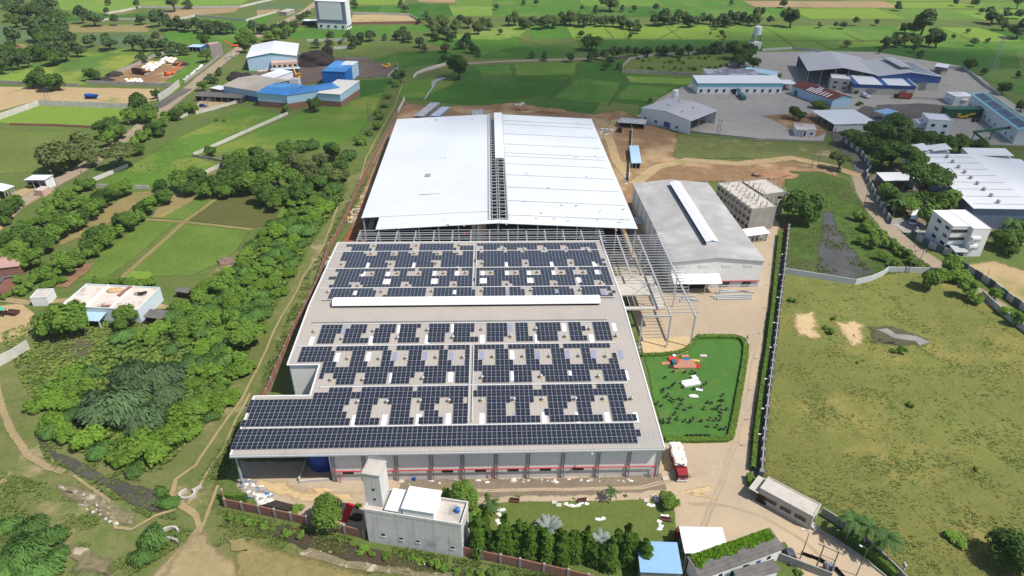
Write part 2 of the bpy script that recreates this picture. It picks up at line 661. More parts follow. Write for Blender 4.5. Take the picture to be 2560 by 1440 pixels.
# far fields, left
FIELDS = [
    (G_LIME, [(130, -30), (660, -30), (605, 12), (350, 19), (270, 32), (150, 24)]), (G_PAD2, [(150, 35), (250, 34), (300, 38), (415, 23), (405, 37), (290, 48), (155, 54)]),
    (G_TAN, [(415, 24), (600, 19), (588, 30), (500, 38), (440, 50), (375, 47)]), (G_PAD, [(480, 43), (615, 54), (640, 44), (690, 34), (650, 70), (600, 72), (500, 50)]),
    (G_DRY, [(160, 64), (380, 60), (370, 80), (160, 82)]), (G_BLUE, [(-60, 66), (110, 64), (105, 100), (-60, 112)]),
    (G_BLUE, [(200, 84), (345, 82), (382, 90), (375, 105), (300, 120), (200, 106)]), (G_PAD, [(400, 77), (620, 77), (600, 110), (420, 112)]),
    (G_CROP, [(-60, 190), (80, 160), (200, 132), (300, 120), (395, 125), (340, 150), (290, 182), (215, 213), (75, 205), (-60, 206)]),
    (G_LIM2, [(-60, 178), (75, 183), (82, 205), (-60, 208)]), (G_DRY, [(0, 108), (60, 110), (110, 128), (40, 140), (0, 132)]),
    (G_SOIL, [(215, 206), (300, 180), (345, 160), (430, 148), (475, 160), (445, 190), (415, 214), (330, 214)]),
    (G_MEAD, [(405, 208), (470, 160), (455, 150), (410, 140), (500, 132), (540, 140), (500, 175), (462, 210)]),
    (G_SAND2, [(-80, 216), (200, 218), (400, 222), (400, 250), (322, 262), (100, 250), (-80, 300)]), (G_LIM2, [(-20, 303), (98, 264), (326, 270), (318, 292), (240, 316), (25, 311)]),
    (G_OLIV, [(-100, 322), (240, 330), (232, 380), (100, 430), (-100, 440)]),
    (G_MEAD, [(235, 462), (330, 412), (440, 345), (520, 310), (610, 268), (715, 287), (480, 390), (550, 412), (500, 440), (370, 470)]),
    (G_MEAD, [(490, 391), (725, 290), (770, 275), (900, 245), (985, 200), (900, 340), (840, 365), (700, 372), (560, 382)]),
    (G_PAD, [(690, 130 - 62), (1080, 62), (1070, 78), (900, 95), (730, 98)]), (G_SAND2, [(880, 37), (1020, 34), (1055, 52), (875, 56)]), (G_PAD2, [(880, 16), (955, 15), (940, 30), (880, 28)]), (G_PAD, [(955, 14), (1020, 18), (1010, 32), (940, 30)]), (G_PAD2, [(1020, 8), (1120, 10), (1135, 40), (1060, 55), (1015, 34)]),
    (G_LIM2, [(870, -10), (1020, -10), (1010, 12), (885, 12)]), (G_TAN, [(1030, -6), (1140, -6), (1140, 7), (1050, 5)]), (G_BLUE, [(640, 6), (760, 10), (740, 24), (640, 24)]), (G_TAN, [(640, 25), (700, 22), (700, 30), (650, 40), (640, 42)]),
    (G_OLIV, [(890, 108), (1045, 108), (1060, 118), (1000, 130), (925, 150), (860, 130)]), (G_PAD2, [(1000, 131), (1110, 125), (1160, 140), (1100, 158), (1000, 172), (928, 152)]), (G_PAD2, [(900, 200), (985, 195), (960, 230), (900, 245)]),  # deep green plots here hold the cloud shade in their colour
]
GREENS = [G_PAD, G_LIME, G_PAD3, G_PAD2, G_PAD, G_LIM2, G_PAD3, G_LIME]
LAYER[2] = 1
for k, (m_, q) in enumerate(FIELDS):
    sheet('field', m_, q, 1.5, 0.6)
# far paddies, middle and right: a patchwork of plots with darker bunds between them
rows = [(-70, -26), (-26, -4), (-4, 14), (14, 42), (58, 96), (96, 128)]
rr = random.Random(3)
for ri, (ya, yb) in enumerate(rows):
    x = [1120, 1130, 1140, 1060, 1320, 1440][ri]
    while x < 2640:
        wd = rr.uniform(90, 230)
        sk = (x - 1217) * 0.02
        s0 = (x - 1217) / (ya + 322) * (yb - ya)
        s1 = (x + wd - 1217) / (ya + 322) * (yb - ya)
        dy = (x - 1200) * 0.008
        m_ = rr.choice(GREENS)
        if 1340 < x < 2000 and ri in (1, 2) and rr.random() < 0.45:
            m_ = G_TAN
        sheet('field', m_, [(x, ya + dy + 1), (x + wd - 2, ya + dy + 1 + rr.uniform(-1, 1)), (x + wd - 2 + s1, yb + dy - 1), (x + s0, yb + dy - 1)], 1.2, 0.8)
        x += wd
LAYER[2] = LAYER[1] = 0
LAYER[0] += 8
for m_, q in [(G_LIME, [(1100, 98), (1200, 76), (1290, 62), (1330, 62), (1300, 92), (1250, 100)]), (G_PAD, [(1050, 100), (1100, 97), (1260, 100), (1290, 90), (1320, 120), (1200, 140), (1130, 128)]),
              (G_PAD2, [(1280, 118), (1400, 108), (1460, 126), (1420, 142), (1300, 146), (1180, 148)]), (G_PAD2, [(1060, 205), (1180, 165), (1440, 155), (1560, 150), (1555, 184), (1790, 200), (1800, 222), (1640, 262), (1600, 290), (1290, 278), (1180, 265), (1030, 248)]),
              (G_PAD, [(1190, 166), (1275, 163), (1285, 185), (1205, 192)]), (G_PAD2, [(1282, 193), (1432, 190), (1372, 246), (1240, 245), (1220, 210)]), (G_PAD, [(1446, 194), (1555, 206), (1528, 262), (1378, 246)]),
              (G_PAD, [(1572, 211), (1690, 217), (1640, 252), (1534, 248)]), (G_LIME, [(1562, 189), (1772, 197), (1735, 212), (1570, 207)]), (G_MEAD, [(1284, 160), (1445, 156), (1438, 186), (1290, 190)]),
              (G_OLIV, [(1562, 146), (1640, 140), (1800, 134), (1845, 150), (1830, 186), (1740, 188), (1558, 178)]), (G_OLIV, [(1500, 252), (1600, 262), (1600, 292), (1480, 282)]),
              (G_MEAD, [(985, 210), (1150, 185), (1130, 215), (1060, 245), (1000, 250)]),
              (G_PAD2, [(2060, 122), (2250, 112), (2540, 128), (2560, 200), (2480, 205), (2400, 170), (2200, 135)]), (G_PAD, [(2400, 108), (2640, 100), (2640, 128), (2480, 125)]), (G_PAD, [(2430, 182), (2640, 160), (2640, 250), (2520, 228)])]:
    sheet('field', m_, q, 1.5, 0.8)
# bunds and field paths
for q, wd_ in [([(1275, 247), (1374, 246), (1440, 190), (1455, 150)], 1.6), ([(1380, 248), (1520, 265), (1560, 205), (1700, 217)], 1.5), ([(1556, 207), (1440, 190), (1300, 190)], 1.2),
               ([(1640, 100), (1700, 70), (1560, 62)], 1.3), ([(1280, 92), (1380, 122), (1420, 128)], 1.5), ([(2030, 100), (2090, 128)], 1.5), ([(1930, 78), (1990, 120)], 1.5), ([(2110, 82), (2160, 105)], 2),
               ([(2400, 90), (2470, 120), (2560, 150)], 2)]:
    ribbon('field_bund', G_BUND, q, wd_)
# village and farm plots, left middle
for m_, q in [(G_FARM, [(370, 545), (460, 490), (530, 475), (560, 487), (470, 553)]), (G_FARMB, [(562, 485), (640, 492), (700, 515), (690, 560), (630, 572), (468, 553)]),
              (G_FARM, [(365, 552), (445, 555), (320, 660), (260, 700), (190, 705), (240, 640)]), (G_FARM, [(455, 560), (630, 575), (600, 620), (560, 655), (480, 690), (300, 695), (330, 660)]),
              (G_LIM2, [(305, 688), (320, 674), (380, 678), (400, 700), (300, 702)]), (G_DRY, [(150, 590), (330, 480), (400, 475), (260, 570), (160, 612), (110, 620)]),
              (G_DRY, [(400, 500), (450, 470), (520, 480), (480, 505), (410, 545), (380, 545)]), (G_SOIL, [(125, 720), (185, 665), (240, 655), (225, 680), (170, 720)]),
              (G_SAND2, [(-40, 770), (60, 755), (95, 790), (110, 830), (0, 860), (-60, 850)]), (G_SAND2, [(-60, 520), (60, 470), (130, 455), (140, 475), (60, 520), (0, 580), (-80, 600)]),
              (G_WET, [(120, 850), (230, 850), (240, 880), (170, 900), (110, 880)])]:
    sheet('plot', m_, q, 1.2, 0.5)
for q, wd_, m_ in [([(300, 700), (320, 680), (400, 610), (460, 556), (555, 488)], 2.2, G_DRY), ([(365, 549), (460, 556), (630, 574)], 1.6, G_DRY), ([(430, 770), (250, 745), (90, 758), (-40, 745)], 3, G_PATH)]:
    ribbon('path', m_, q, wd_)
# roads
ribbon('road', G_ROAD, [(-60, 570), (40, 515), (130, 462), (190, 430), (255, 390), (330, 335), (400, 280), (470, 225), (510, 190), (560, 150), (620, 105), (700, 60), (760, 30), (800, 0), (830, -30)], 9, 0.8)
ribbon('road', G_ASPH, [(390, 270), (430, 245), (470, 222)], 7, 1.5)
ribbon('road', G_ROAD, [(1040, 185), (1115, 163), (1250, 154), (1420, 149), (1570, 143)], 5, 0.5)
sheet('concrete_yard', G_CONC, [(1640, 250), (1745, 205), (1770, 185), (1880, 130), (2060, 128), (2190, 130), (2400, 165), (2450, 190), (2500, 235), (2640, 330), (2640, 370), (2440, 362), (2300, 345), (2120, 330), (2070, 330), (2060, 355), (1900, 352), (1600, 315), (1590, 290), (1610, 280)], 1.5)
sheet('asphalt_yard', G_ASPH, [(2190, 262), (2300, 258), (2420, 268), (2420, 290), (2260, 300), (2160, 300)], 3)
sheet('soil', G_SOIL, [(1900, 290), (2000, 282), (2070, 290), (2080, 330), (2040, 345), (1985, 330), (1940, 305)], 2)
sheet('olive_ground', G_SCRUB, [(1690, 335), (1900, 352), (2060, 360), (2110, 390), (2120, 425), (1950, 408), (1850, 398), (1690, 398), (1640, 370)], 3, .8)
ribbon('road', G_ASPH, [(2180, 268), (2130, 300), (2090, 330), (2110, 365), (2150, 410), (2160, 450)], [10, 10, 9, 9, 8, 8], 1)
ribbon('road', G_ROAD, [(2150, 440), (2160, 480), (2190, 530), (2230, 580), (2300, 635), (2380, 690), (2480, 755), (2560, 810), (2660, 880)], [9, 8, 8, 8, 7.5, 7.5, 7, 7, 7], 0.8)
sheet('concrete_yard', G_CONC, [(2225, 560), (2290, 540), (2350, 560), (2340, 600), (2310, 610), (2270, 590)], 1)
sheet('soil', G_SAND2, [(2400, 660), (2480, 650), (2640, 700), (2640, 800), (2560, 770)], 3)
sheet('concrete_yard', G_TRACK, [(2170, 440), (2280, 400), (2440, 480), (2560, 520), (2660, 560), (2660, 640), (2480, 600), (2300, 560), (2230, 540)], 2)
# dug soil round the new hall, tracks
sheet('soil', G_SOIL, [(975, 310), (1012, 255), (1080, 268), (1220, 262), (1290, 255), (1380, 270), (1480, 285), (1560, 275), (1605, 305), (1700, 335), (1690, 395), (1760, 405), (1960, 400), (2090, 425), (2120, 455), (2020, 435), (1980, 430), (1960, 470), (1900, 470), (1800, 455), (1590, 470), (1600, 600), (1490, 640), (850, 650), (870, 560), (905, 470)], 3, 1)
sheet('soil', G_RED, [(868, 575), (905, 555), (935, 590), (890, 612), (850, 612)], 1.5)
ribbon('dirt_track', G_SAND2, [(1585, 460), (1640, 420), (1720, 400), (1850, 410), (1980, 395), (2080, 418), (2150, 440)], 6, 1.5)
ribbon('dirt_track', G_SAND2, [(1540, 300), (1520, 340), (1540, 400), (1570, 440)], 5, 1.5)
# the factory yard and roads inside the wall
sheet('yard', G_YARD, [(595, 1150), (588, 1220), (660, 1262), (770, 1302), (905, 1335), (1180, 1290), (1690, 1335), (1720, 1385), (1830, 1385), (1960, 1360), (2000, 1460), (2240, 1470), (2150, 1385), (2040, 1310), (1930, 1262), (1880, 1215), (1880, 1100), (1895, 1000), (1912, 850), (1932, 690), (1950, 560), (1935, 540), (1890, 560), (1600, 560), (1500, 620), (1560, 720), (1600, 860), (1640, 1000), (1660, 1120), (1000, 1150)], 1.2)
ribbon('dirt_track', G_TRACK, [(1000, 1215), (1200, 1222), (1400, 1219), (1560, 1212), (1660, 1205)], 5, 1.2)
for q in ([(1690, 1440), (1760, 1300), (1800, 1200), (1835, 1100), (1870, 900), (1895, 780)], [(1720, 1260), (1800, 1262), (1900, 1290), (2000, 1350), (2080, 1420)], [(700, 1225), (850, 1232), (1050, 1226), (1300, 1224), (1600, 1218), (1760, 1180)], [(640, 1240), (700, 1215), (760, 1222), (850, 1238)]):
    for d_ in (0, 11):
        ribbon('tyre_track', G_RUT, [(a + d_ * .9, b + d_ * .35) for a, b in q], .5, .5)
sheet('sand_patch', G_SAND, [(1690, 1232), (1740, 1218), (1775, 1212), (1782, 1222), (1755, 1238), (1795, 1254), (1740, 1245)], 1.2)
sheet('sand_patch', G_SAND, [(1655, 1125), (1690, 1128), (1685, 1180), (1650, 1180)], 1.5)
sheet('sand_patch', G_SAND, [(600, 1190), (720, 1200), (745, 1225), (860, 1230), (900, 1250), (760, 1262), (690, 1240), (620, 1235)], 2)
sheet('brick_court', G_SAND, [(1600, 845), (1732, 842), (1730, 862), (1715, 878), (1690, 886), (1610, 892)], 0.3)
sheet('soil', G_RED, [(1955, 560), (1985, 540), (1972, 600), (1957, 640)], 1)
sheet('lawn', G_LAWN, [(1608, 893), (1690, 890), (1718, 880), (1735, 862), (1742, 845), (1850, 845), (1862, 855), (1860, 900), (1820, 1095), (1810, 1102), (1660, 1102)], 0.5)
sheet('lawn', G_LAWN2, [(1195, 1265), (1300, 1254), (1680, 1250), (1690, 1300), (1690, 1350), (1610, 1380), (1400, 1390), (1180, 1340)], 0.5)
sheet('sand_patch', G_SAND, [(1980, 782), (2040, 776), (2050, 800), (2045, 828), (2062, 850), (2040, 856), (1990, 840), (1975, 815)], 4, 1)
sheet('sand_patch', G_SAND, [(2080, 803), (2135, 798), (2165, 812), (2170, 845), (2160, 868), (2125, 870), (2105, 845)], 4, 1)
sheet('mud', G_WET, [(2160, 815), (2230, 815), (2330, 850), (2320, 865), (2240, 868), (2170, 860)], 3, 1)
sheet('puddle', M_PUD, [(2190, 825), (2215, 820), (2240, 835), (2290, 840), (2328, 856), (2300, 868), (2290, 855), (2235, 848)], 1)
# pond
sheet('marsh', G('marsh', (84, 112, 48), (104, 126, 60), scale=.3, c3=(96, 96, 70), s3=.06, t3=(.52,.66)), [(1960, 430), (2060, 430), (2120, 450), (2200, 600), (2330, 665), (2300, 680), (2205, 682), (2140, 704), (1960, 678), (1965, 560)], 2)
sheet('pond', M_WATER, [(2050, 535), (2085, 525), (2100, 575), (2125, 612), (2150, 650), (2190, 685), (2140, 700), (2030, 688), (2035, 630), (2050, 590)], 2.5, 1)
# drains and paths outside the wall, bottom left
sheet('stream', M_WATER, [(95, 1092), (130, 1122), (175, 1140), (235, 1172), (330, 1208), (400, 1225), (432, 1262), (428, 1292), (372, 1282), (330, 1268), (270, 1225), (190, 1190), (140, 1162), (112, 1130)], 1.2, 0.6)
ribbon('stream', M_MUDW, [(640, 1322), (720, 1335), (800, 1365), (900, 1390), (1000, 1402), (1110, 1425), (1250, 1460)], [1.5, 3.4, 4.4, 4, 3, 2.4, 2], 0.6)
ribbon('path', G_PATH, [(1005, 215), (985, 270), (950, 330), (915, 395), (900, 455), (880, 500), (845, 512), (830, 560), (812, 610), (790, 650), (760, 690), (735, 740), (700, 800), (672, 860), (640, 930), (610, 990), (560, 1060), (490, 1165), (440, 1200), (430, 1240), (455, 1265), (490, 1290), (500, 1320), (450, 1400), (420, 1460)], [.6, .6, .6, .6, .7, .7, .9, .7, .7, .6, .6, .6, .6, .7, .7, .7, .8, .8, 1.1, 1.4, 1.8, 1.5, 1.5, 5, 9], 0.4)
ribbon('path', G_PATH, [(625, 985), (590, 1050), (555, 1130), (520, 1180), (490, 1235), (470, 1262)], .7)
ribbon('path', G_PATH, [(545, 1215), (525, 1270), (510, 1310), (500, 1330)], .8)
ribbon('path', G_PATH, [(-10, 960), (5, 1020), (30, 1080), (70, 1140), (120, 1170), (160, 1182)], 1.5, 1.2)
ribbon('path', G_PATH, [(185, 1190), (270, 1250), (290, 1320), (330, 1325), (390, 1290), (440, 1275)], .7, 0.9)
sheet('rubble_ground', G_RUBB, [(140, 1210), (220, 1220), (300, 1265), (350, 1280), (330, 1320), (270, 1310), (230, 1270), (150, 1240)], 2, 1)
sheet('bare_earth', G_PATH, [(480, 1330), (520, 1325), (560, 1370), (600, 1400), (620, 1470), (380, 1480), (430, 1390)], 3, 1.2)
sheet('bare_earth', G_RUBB, [(170, 1360), (290, 1390), (280, 1450), (170, 1440), (190, 1400)], 3, 1)
sheet('dry_ground', G_DRY, [(560, 1340), (640, 1345), (760, 1385), (900, 1420), (1100, 1460), (900, 1500), (600, 1490)], 3, 1)
sheet('rubble_ground', G_RUBB, [(740, 1375), (800, 1385), (900, 1410), (1050, 1425), (1160, 1450), (1000, 1445), (860, 1420)], 1.5, 0.8)
# coal yard, left compound
sheet('coal_ground', G_COAL, [(600, 200), (640, 180), (680, 165), (740, 140), (880, 145), (920, 150), (990, 165), (985, 185), (930, 195), (800, 205), (740, 215), (700, 215)], 1.5)
sheet('sandy_yard', G_SAND2, [(500, 250), (560, 250), (610, 255), (570, 268), (500, 280), (485, 265)], 1.5)
ribbon('stream', M_PUD, [(1110, 195), (1085, 205), (1082, 220), (1060, 250)], [5, 4, 1.5, 1])
ribbon('dirt_track', G_TRACK, [(1005, 260), (975, 320), (930, 410)], 2.5)
# ================================================================== metals, walls
M_ROOF = mat('roof_sheet', (208, 198, 186), k=0.58, rough=0.55, c2=(200, 190, 178), scale=0.15, stripe=('X', 1.1, 0.18), spec=0.3, c3=(180, 178, 176), s3=0.06, t3=(0.55, 0.8))
M_NROOF = mat('new_white_roof', (236, 240, 242), k=0.68, rough=0.4, c2=(226, 229, 232), scale=0.035, spec=0.35, stripe=('X', 1.0, 0.04), c3=(222, 224, 224), s3=.3, t3=(.56, .7))
M_CLAD = mat('cladding', (230, 226, 220), k=0.95, rough=0.5, var=0.06, stripe=('X', 0.55, 0.4), spec=0.3)
M_CLADY = mat('side_cladding', (200, 206, 208), k=0.75, rough=0.5, var=0.06, stripe=('Y', 0.55, 0.4), spec=0.3)
M_PLAST = mat('plaster', (212, 206, 200), k=0.88, rough=0.9, c2=(190, 187, 184), scale=0.4, streak=0.25)
M_WHITE = mat('white_paint', (236, 236, 234), k=0.8, rough=0.6, var=0.05, streak=0.08)
M_WMET = mat('white_metal', (240, 240, 240), k=0.72, rough=0.45, var=0.04)
M_GSTEEL = mat('grey_steel', (186, 188, 188), k=0.75, rough=0.5, var=0.1)
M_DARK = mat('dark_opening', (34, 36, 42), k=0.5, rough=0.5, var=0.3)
M_GLASS = mat('window_glass', (40, 48, 58), k=0.5, rough=0.12, spec=0.6, var=0.2)
M_REDP = mat('red_pipe', (206, 40, 62), k=0.75, rough=0.5, var=0.1)
M_PVC = mat('rain_pipe', (140, 142, 144), k=0.7, rough=0.5, var=0.1)
M_SKYL = mat('skylight_sheet', (250, 250, 250), k=0.9, rough=0.35, var=0.05, c2=(222, 222, 226), scale=0.9)
M_SKYB = mat('clear_skylight_sheet', (160, 164, 186), k=0.75, rough=0.35, var=0.2, scale=0.8)
M_ALU = mat('aluminium', (206, 206, 206), k=0.62, rough=0.4, metal=0.25, var=0.08)
M_BASEB = mat('vent_base', (206, 170, 112), k=0.7, rough=0.8, c2=(226, 206, 170), scale=2.0)
M_CELL = mat('solar_cell', (48, 50, 60), k=0.5, rough=0.2, spec=0.9, c2=(34, 36, 46), scale=0.6)
M_PFRAME = mat('panel_frame', (188, 190, 196), k=0.7, rough=0.4, metal=0.3, var=0.06)
M_BRICK = mat('brick', (160, 112, 96), k=0.75, rough=0.95, c2=(138, 98, 86), scale=1.2, streak=0.25)
M_CONCR = mat('concrete', (178, 172, 162), k=0.72, rough=0.95, c2=(156, 150, 142), scale=0.35, streak=0.35)
M_CONCW = mat('pale_concrete', (206, 198, 186), k=0.75, rough=0.95, c2=(188, 180, 168), scale=0.5, c3=(150, 146, 140), s3=0.12, t3=(0.56, 0.66))

# ------------------------------------------------------------------ solar factory
YF, YR, YB = 110.6, 167.0, 209.5
ZF, ZRG, ZB = 10.2, 13.0, 10.9


def zr(y):
    return ZF + (y - YF) / (YR - YF) * (ZRG - ZF) if y <= YR else ZRG + (y - YR) / (YB - YR) * (ZB - ZRG)


def PR(u, v):  # point of the factory roof seen at (u,v)
    z = 12.0
    for _ in range(12):
        p = P(u, v, z)
        z = zr(p.y)
    return P(u, v, z)


XL0, XL1, XR = -57.4, -52.2, 38.6
yn0, yn1 = PR(700, 990).y, PR(760, 912).y
xn = PR(787, 950).x
FO = (0, 110, 0)
fac = thing('factory', 'long grey factory whose ribbed roof carries the solar panels', 'factory', FO)


def fpart(mb, name, m, parent=None, smooth=False):
    return mb.build(name, m, parent or fac, FO, smooth)


rf = MB()
T = 0.16
for poly in ([(XL0, YF), (XR, YF), (XR, yn0), (XL0, yn0)], [(xn, yn0), (XR, yn0), (XR, yn1), (xn, yn1)], [(XL1, yn1), (XR, yn1), (XR, YR), (XL1, YR)], [(XL1, YR), (XR, YR), (XR, YB), (XL1, YB)]):
    rf.slab([(x, y, zr(y)) for x, y in poly], T)
roof = fpart(rf, 'roof', M_ROOF)
# white verge flashing and eave gutter
fl = MB()
for (xa, ya), (xb, yb) in [((XL0, YF), (XL0, yn0)), ((XL0, yn0), (xn, yn0)), ((xn, yn0), (xn, yn1)), ((xn, yn1), (XL1, yn1)), ((XL1, yn1), (XL1, YR)), ((XL1, YR), (XL1, YB)), ((XR, YF), (XR, YR)), ((XR, YR), (XR, YB)), ((XL1, YB), (XR, YB))]:
    fl.bar((xa, ya, zr(ya) + .03), (xb, yb, zr(yb) + .03), 0.34, 0.22)
fpart(fl, 'flashing', M_WMET)
gu = MB().box(XL0 - .1, YF - .45, ZF - .5, XR + .1, YF - .02, ZF - .12)
fpart(gu, 'gutter', M_GSTEEL)
# walls
xw = xat(825, 111.8, 5)
wl = MB()
wl.box(xw, 111.8, 3.45, XR - .3, 112.1, ZF - .3)
fpart(wl, 'front_cladding', M_CLAD)
lw = MB()
lw.box(xw + .05, 111.95, 0, XR - .35, 112.2, 3.44)
fpart(lw, 'plinth_wall', M_PLAST)
fpart(MB().box(XR - .35, 112.25, 0, XR - .12, YB - .3, ZF + .1), 'side_wall', M_CLADY)
fpart(MB().box(XL1 + .2, yn1 + .4, 0, XL1 + .45, YB - .3, ZF + .2), 'side_wall', M_CLADY)
fpart(MB().box(xw, 112.25, 0, xw + .25, yn0 - .1, ZF - .1), 'side_wall', M_CLADY)
fpart(MB().box(xn + .35, yn0, 0, xn + .6, yn1 + .2, ZF + .6), 'side_wall', M_CLADY)
fpart(MB().box(XL1 + .5, yn1 + .25, 0, xn + .3, yn1 + .5, zr(yn1) - .25), 'end_wall', M_CLAD)
fpart(MB().box(XL1 + .5, YB - .28, 0, XR - .4, YB - .05, ZB - .2), 'end_wall', M_CLAD)
fpart(MB().box(XL0 + .5, yn0 - .35, 0, xw - .05, yn0 - .12, zr(yn0) - .25), 'end_wall', M_CLAD)
for u in (834, 911, 991, 1079, 1157, 1240, 1320, 1407, 1495, 1572, 1648):
    x = min(xat(u, 111.7, 5), XR - .5)
    c = MB()
    for dx in (-.28, .28):
        c.tube([(x + dx, 111.62, .05), (x + dx, 111.62, ZF - .45)], .11, 6)
    fpart(c, 'rain_pipe', M_PVC)
for u in (866, 951, 1037, 1118, 1202, 1289, 1366, 1449, 1531, 1610):
    x = xat(u, 111.7, 9)
    c = MB()
    for s in (-1, 1):
        c.box(x + s * .72 - .66, 111.66, 8.35, x + s * .72 + .66, 111.79, 9.15)
        c.box(x + s * .72 - .6, 111.63, 8.72, x + s * .72 + .6, 111.655, 8.78)
    fpart(c, 'louvre', M_WMET)
for u in (870, 1119, 1202, 1283, 1364, 1446):
    x = xat(u, 111.8, 3)
    wq = fpart(MB().box(x - 1.25, 111.88, 2.35, x + 1.25, 111.94, 3.4), 'window', M_DARK)
pp = MB().tube([(xw + .6, 111.35, 3.75), (XR - 1, 111.35, 3.75)], .13, 6)
for u in (850, 1230, 1636):
    x = xat(u, 111.4, 2)
    pp.tube([(x, 111.36, .1), (x, 111.36, 3.7)], .1, 6)
fpart(pp, 'fire_pipe', M_REDP)
ladd = MB()
for dx in (-.25, .25):
    ladd.bar((XR - 1.6 + dx, 111.2, .1), (XR - 1.6 + dx, 111.2, 3.4), .06)
for k in range(9):
    ladd.bar((XR - 1.85, 111.2, .4 + k * .35), (XR - 1.35, 111.2, .4 + k * .35), .05)
fpart(ladd, 'ladder', M_WMET)
lamp = MB().bar((xat(1478, 111.5, 9), 111.7, 9.3), (xat(1478, 111.5, 9), 110.1, 9.5), .12).box(xat(1478, 111.5, 9) - .2, 109.5, 9.35, xat(1478, 111.5, 9) + .2, 110.15, 9.6)
fpart(lamp, 'wall_lamp', M_GSTEEL)
# open bay at the left end
for (x, y) in ((XL0 + .6, 111.5), (XL0 + .6, 125), (XL0 + .6, yn0 - .6)):
    fpart(MB().box(x - .15, y - .2, 0, x + .15, y + .2, zr(y) - .3), 'column', M_GSTEEL)
bm_ = MB()
for y in (113, 119, 125, 131):
    if y < yn0 - .4:
        bm_.bar((XL0 + .6, y, zr(y) - .5), (xw, y, zr(y) - .5), .2, .4)
fpart(bm_, 'beam', M_GSTEEL)
# ridge ventilator
xa, xb = xat(833, YR, 14), xat(1499, YR, 14)
rv = MB()
prof = [(math.cos(t), math.sin(t)) for t in [math.pi * k / 8 for k in range(9)]]
zb = ZRG + .75
for k in range(8):
    (c0, s0), (c1, s1) = prof[k], prof[k + 1]
    rv.slab([(xa, YR + 1.9 * c0, zb + 1.2 * s0), (xb, YR + 1.9 * c0, zb + 1.2 * s0), (xb, YR + 1.9 * c1, zb + 1.2 * s1), (xa, YR + 1.9 * c1, zb + 1.2 * s1)][::-1], .05)
for x in (xa, xb - .1):
    rv.face([(x, YR + 1.9 * c, zb + 1.2 * s) for c, s in prof])
vent = fpart(rv, 'ridge_ventilator', mat('ventilator_white', (246, 246, 244), k=0.85, rough=0.45, var=0.04, stripe=('X', 1.1, 0.1)))
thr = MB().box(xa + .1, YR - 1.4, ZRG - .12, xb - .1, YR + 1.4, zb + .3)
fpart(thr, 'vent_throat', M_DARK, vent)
# white pipe runs over the roof
pr = MB()
for v, u0, u1 in ((1063, 615, 1598), (964, 800, 1570), (862, 745, 1540), (808, 780, 1520)):
    y = PR(1200, v).y
    pr.box(xat(u0, y, zr(y)), y - .2, zr(y) + .02, xat(u1, y, zr(y)), y + .2, zr(y) + .26)
for v, u0, u1 in ((627.7, 838, 1504), (670, 815, 1518), (718.5, 800, 1537), (746.5, 805, 1538)):
    y = PR(1200, v).y
    pr.box(xat(u0, y, zr(y)), y - .2, zr(y) + .02, xat(u1, y, zr(y)), y + .2, zr(y) + .25)
for ya, yb, u, v in ((PR(1180, 1056).y, PR(1180, 866).y, 1178, 950), (PR(1188, 716).y, PR(1188, 615).y, 1187, 660)):
    x = PR(u, v).x
    for dx in (-.45, .45):
        pr.bar((x + dx, ya, zr(ya) + .33), (x + dx, yb, zr(yb) + .33), .22, .2)
fpart(pr, 'roof_walkway', mat('walkway_white', (226, 224, 220), k=.66, rough=.6, var=.1))
drk = MB()
for v, u0, u1 in ((804.5, 780, 1518), (748.8, 805, 1538)):
    y = PR(1200, v).y
    drk.box(xat(u0, y, zr(y)), y - .1, zr(y) + .35, xat(u1, y, zr(y)), y + .1, zr(y) + .45)
fpart(drk, 'hand_rail', M_PVC)


# roof vents and skylight sheets (parts of the factory)
def zc(l, ox, oy, s):
    return [(ox + a / s, oy + b / s, c) for a, b, *c in l]


VA = zc([(1300, 225), (1592, 222), (1922, 215), (2210, 212), (2537, 205)], 570, 950, 4) + zc([(755, 228), (1082, 222), (1455, 222), (1778, 217), (2100, 217)], 1120, 950, 4.571)
VC = zc([(803, 570), (1220, 570), (1575, 565), (1980, 553), (2335, 553), (575, 855), (1003, 853), (1797, 837), (352, 210), (1140, 200), (1865, 190), (720, 305), (1463, 300), (2198, 290)], 720, 790, 5.333)
VD = zc([(495, 545), (897, 540), (1250, 540), (1643, 535), (2000, 540), (345, 825), (1130, 810), (1903, 810), (347, 180), (1065, 180), (1780, 175), (735, 275), (1460, 275), (2140, 270)], 1140, 790, 5.333)
VE = zc([(875, 92), (1555, 88), (2235, 82), (825, 218), (1195, 218), (1520, 215), (1895, 215), (2210, 215), (352, 388), (1145, 383), (1865, 378), (845, 538), (1245, 533), (1590, 533), (1985, 533), (2335, 528), (612, 733), (1400, 718), (2165, 713), (135, 833), (990, 828), (1795, 823)], 800, 600, 6.4)
VF = zc([(287, 152), (645, 150), (960, 152), (1285, 150), (1645, 147), (1960, 147), (297, 372), (1010, 368), (1730, 363), (440, 522), (832, 522), (1180, 517), (1570, 517), (1915, 517), (700, 708), (1475, 703), (2195, 693), (290, 813), (1080, 808), (1860, 803)], 1160, 600, 6.4)
vm = MB()
vm.lathe((0, 0, .15), [(.42, 0), (.42, .35), (.62, .45), (.72, .8), (.55, 1.12), (.2, 1.25)], 12)
vb = MB().box(-.75, -.75, -.06, .75, .75, .16)
v0 = None
for u, v, _ in VA + VC + VD + VE + VF:
    p = PR(u, v + 2)
    if v0 is None:
        v0 = vm.build('turbine_vent', M_ALU, fac, smooth=True)
        b0 = vb.build('vent_base', M_BASEB, v0)
        o = v0
    else:
        o = v0.copy()
        COL.objects.link(o)
        b = b0.copy()
        COL.objects.link(b)
        b.parent = o
    o.location = (p.x, p.y - FO[1], p.z + .05)
    o.scale = (.68, .68, .72)
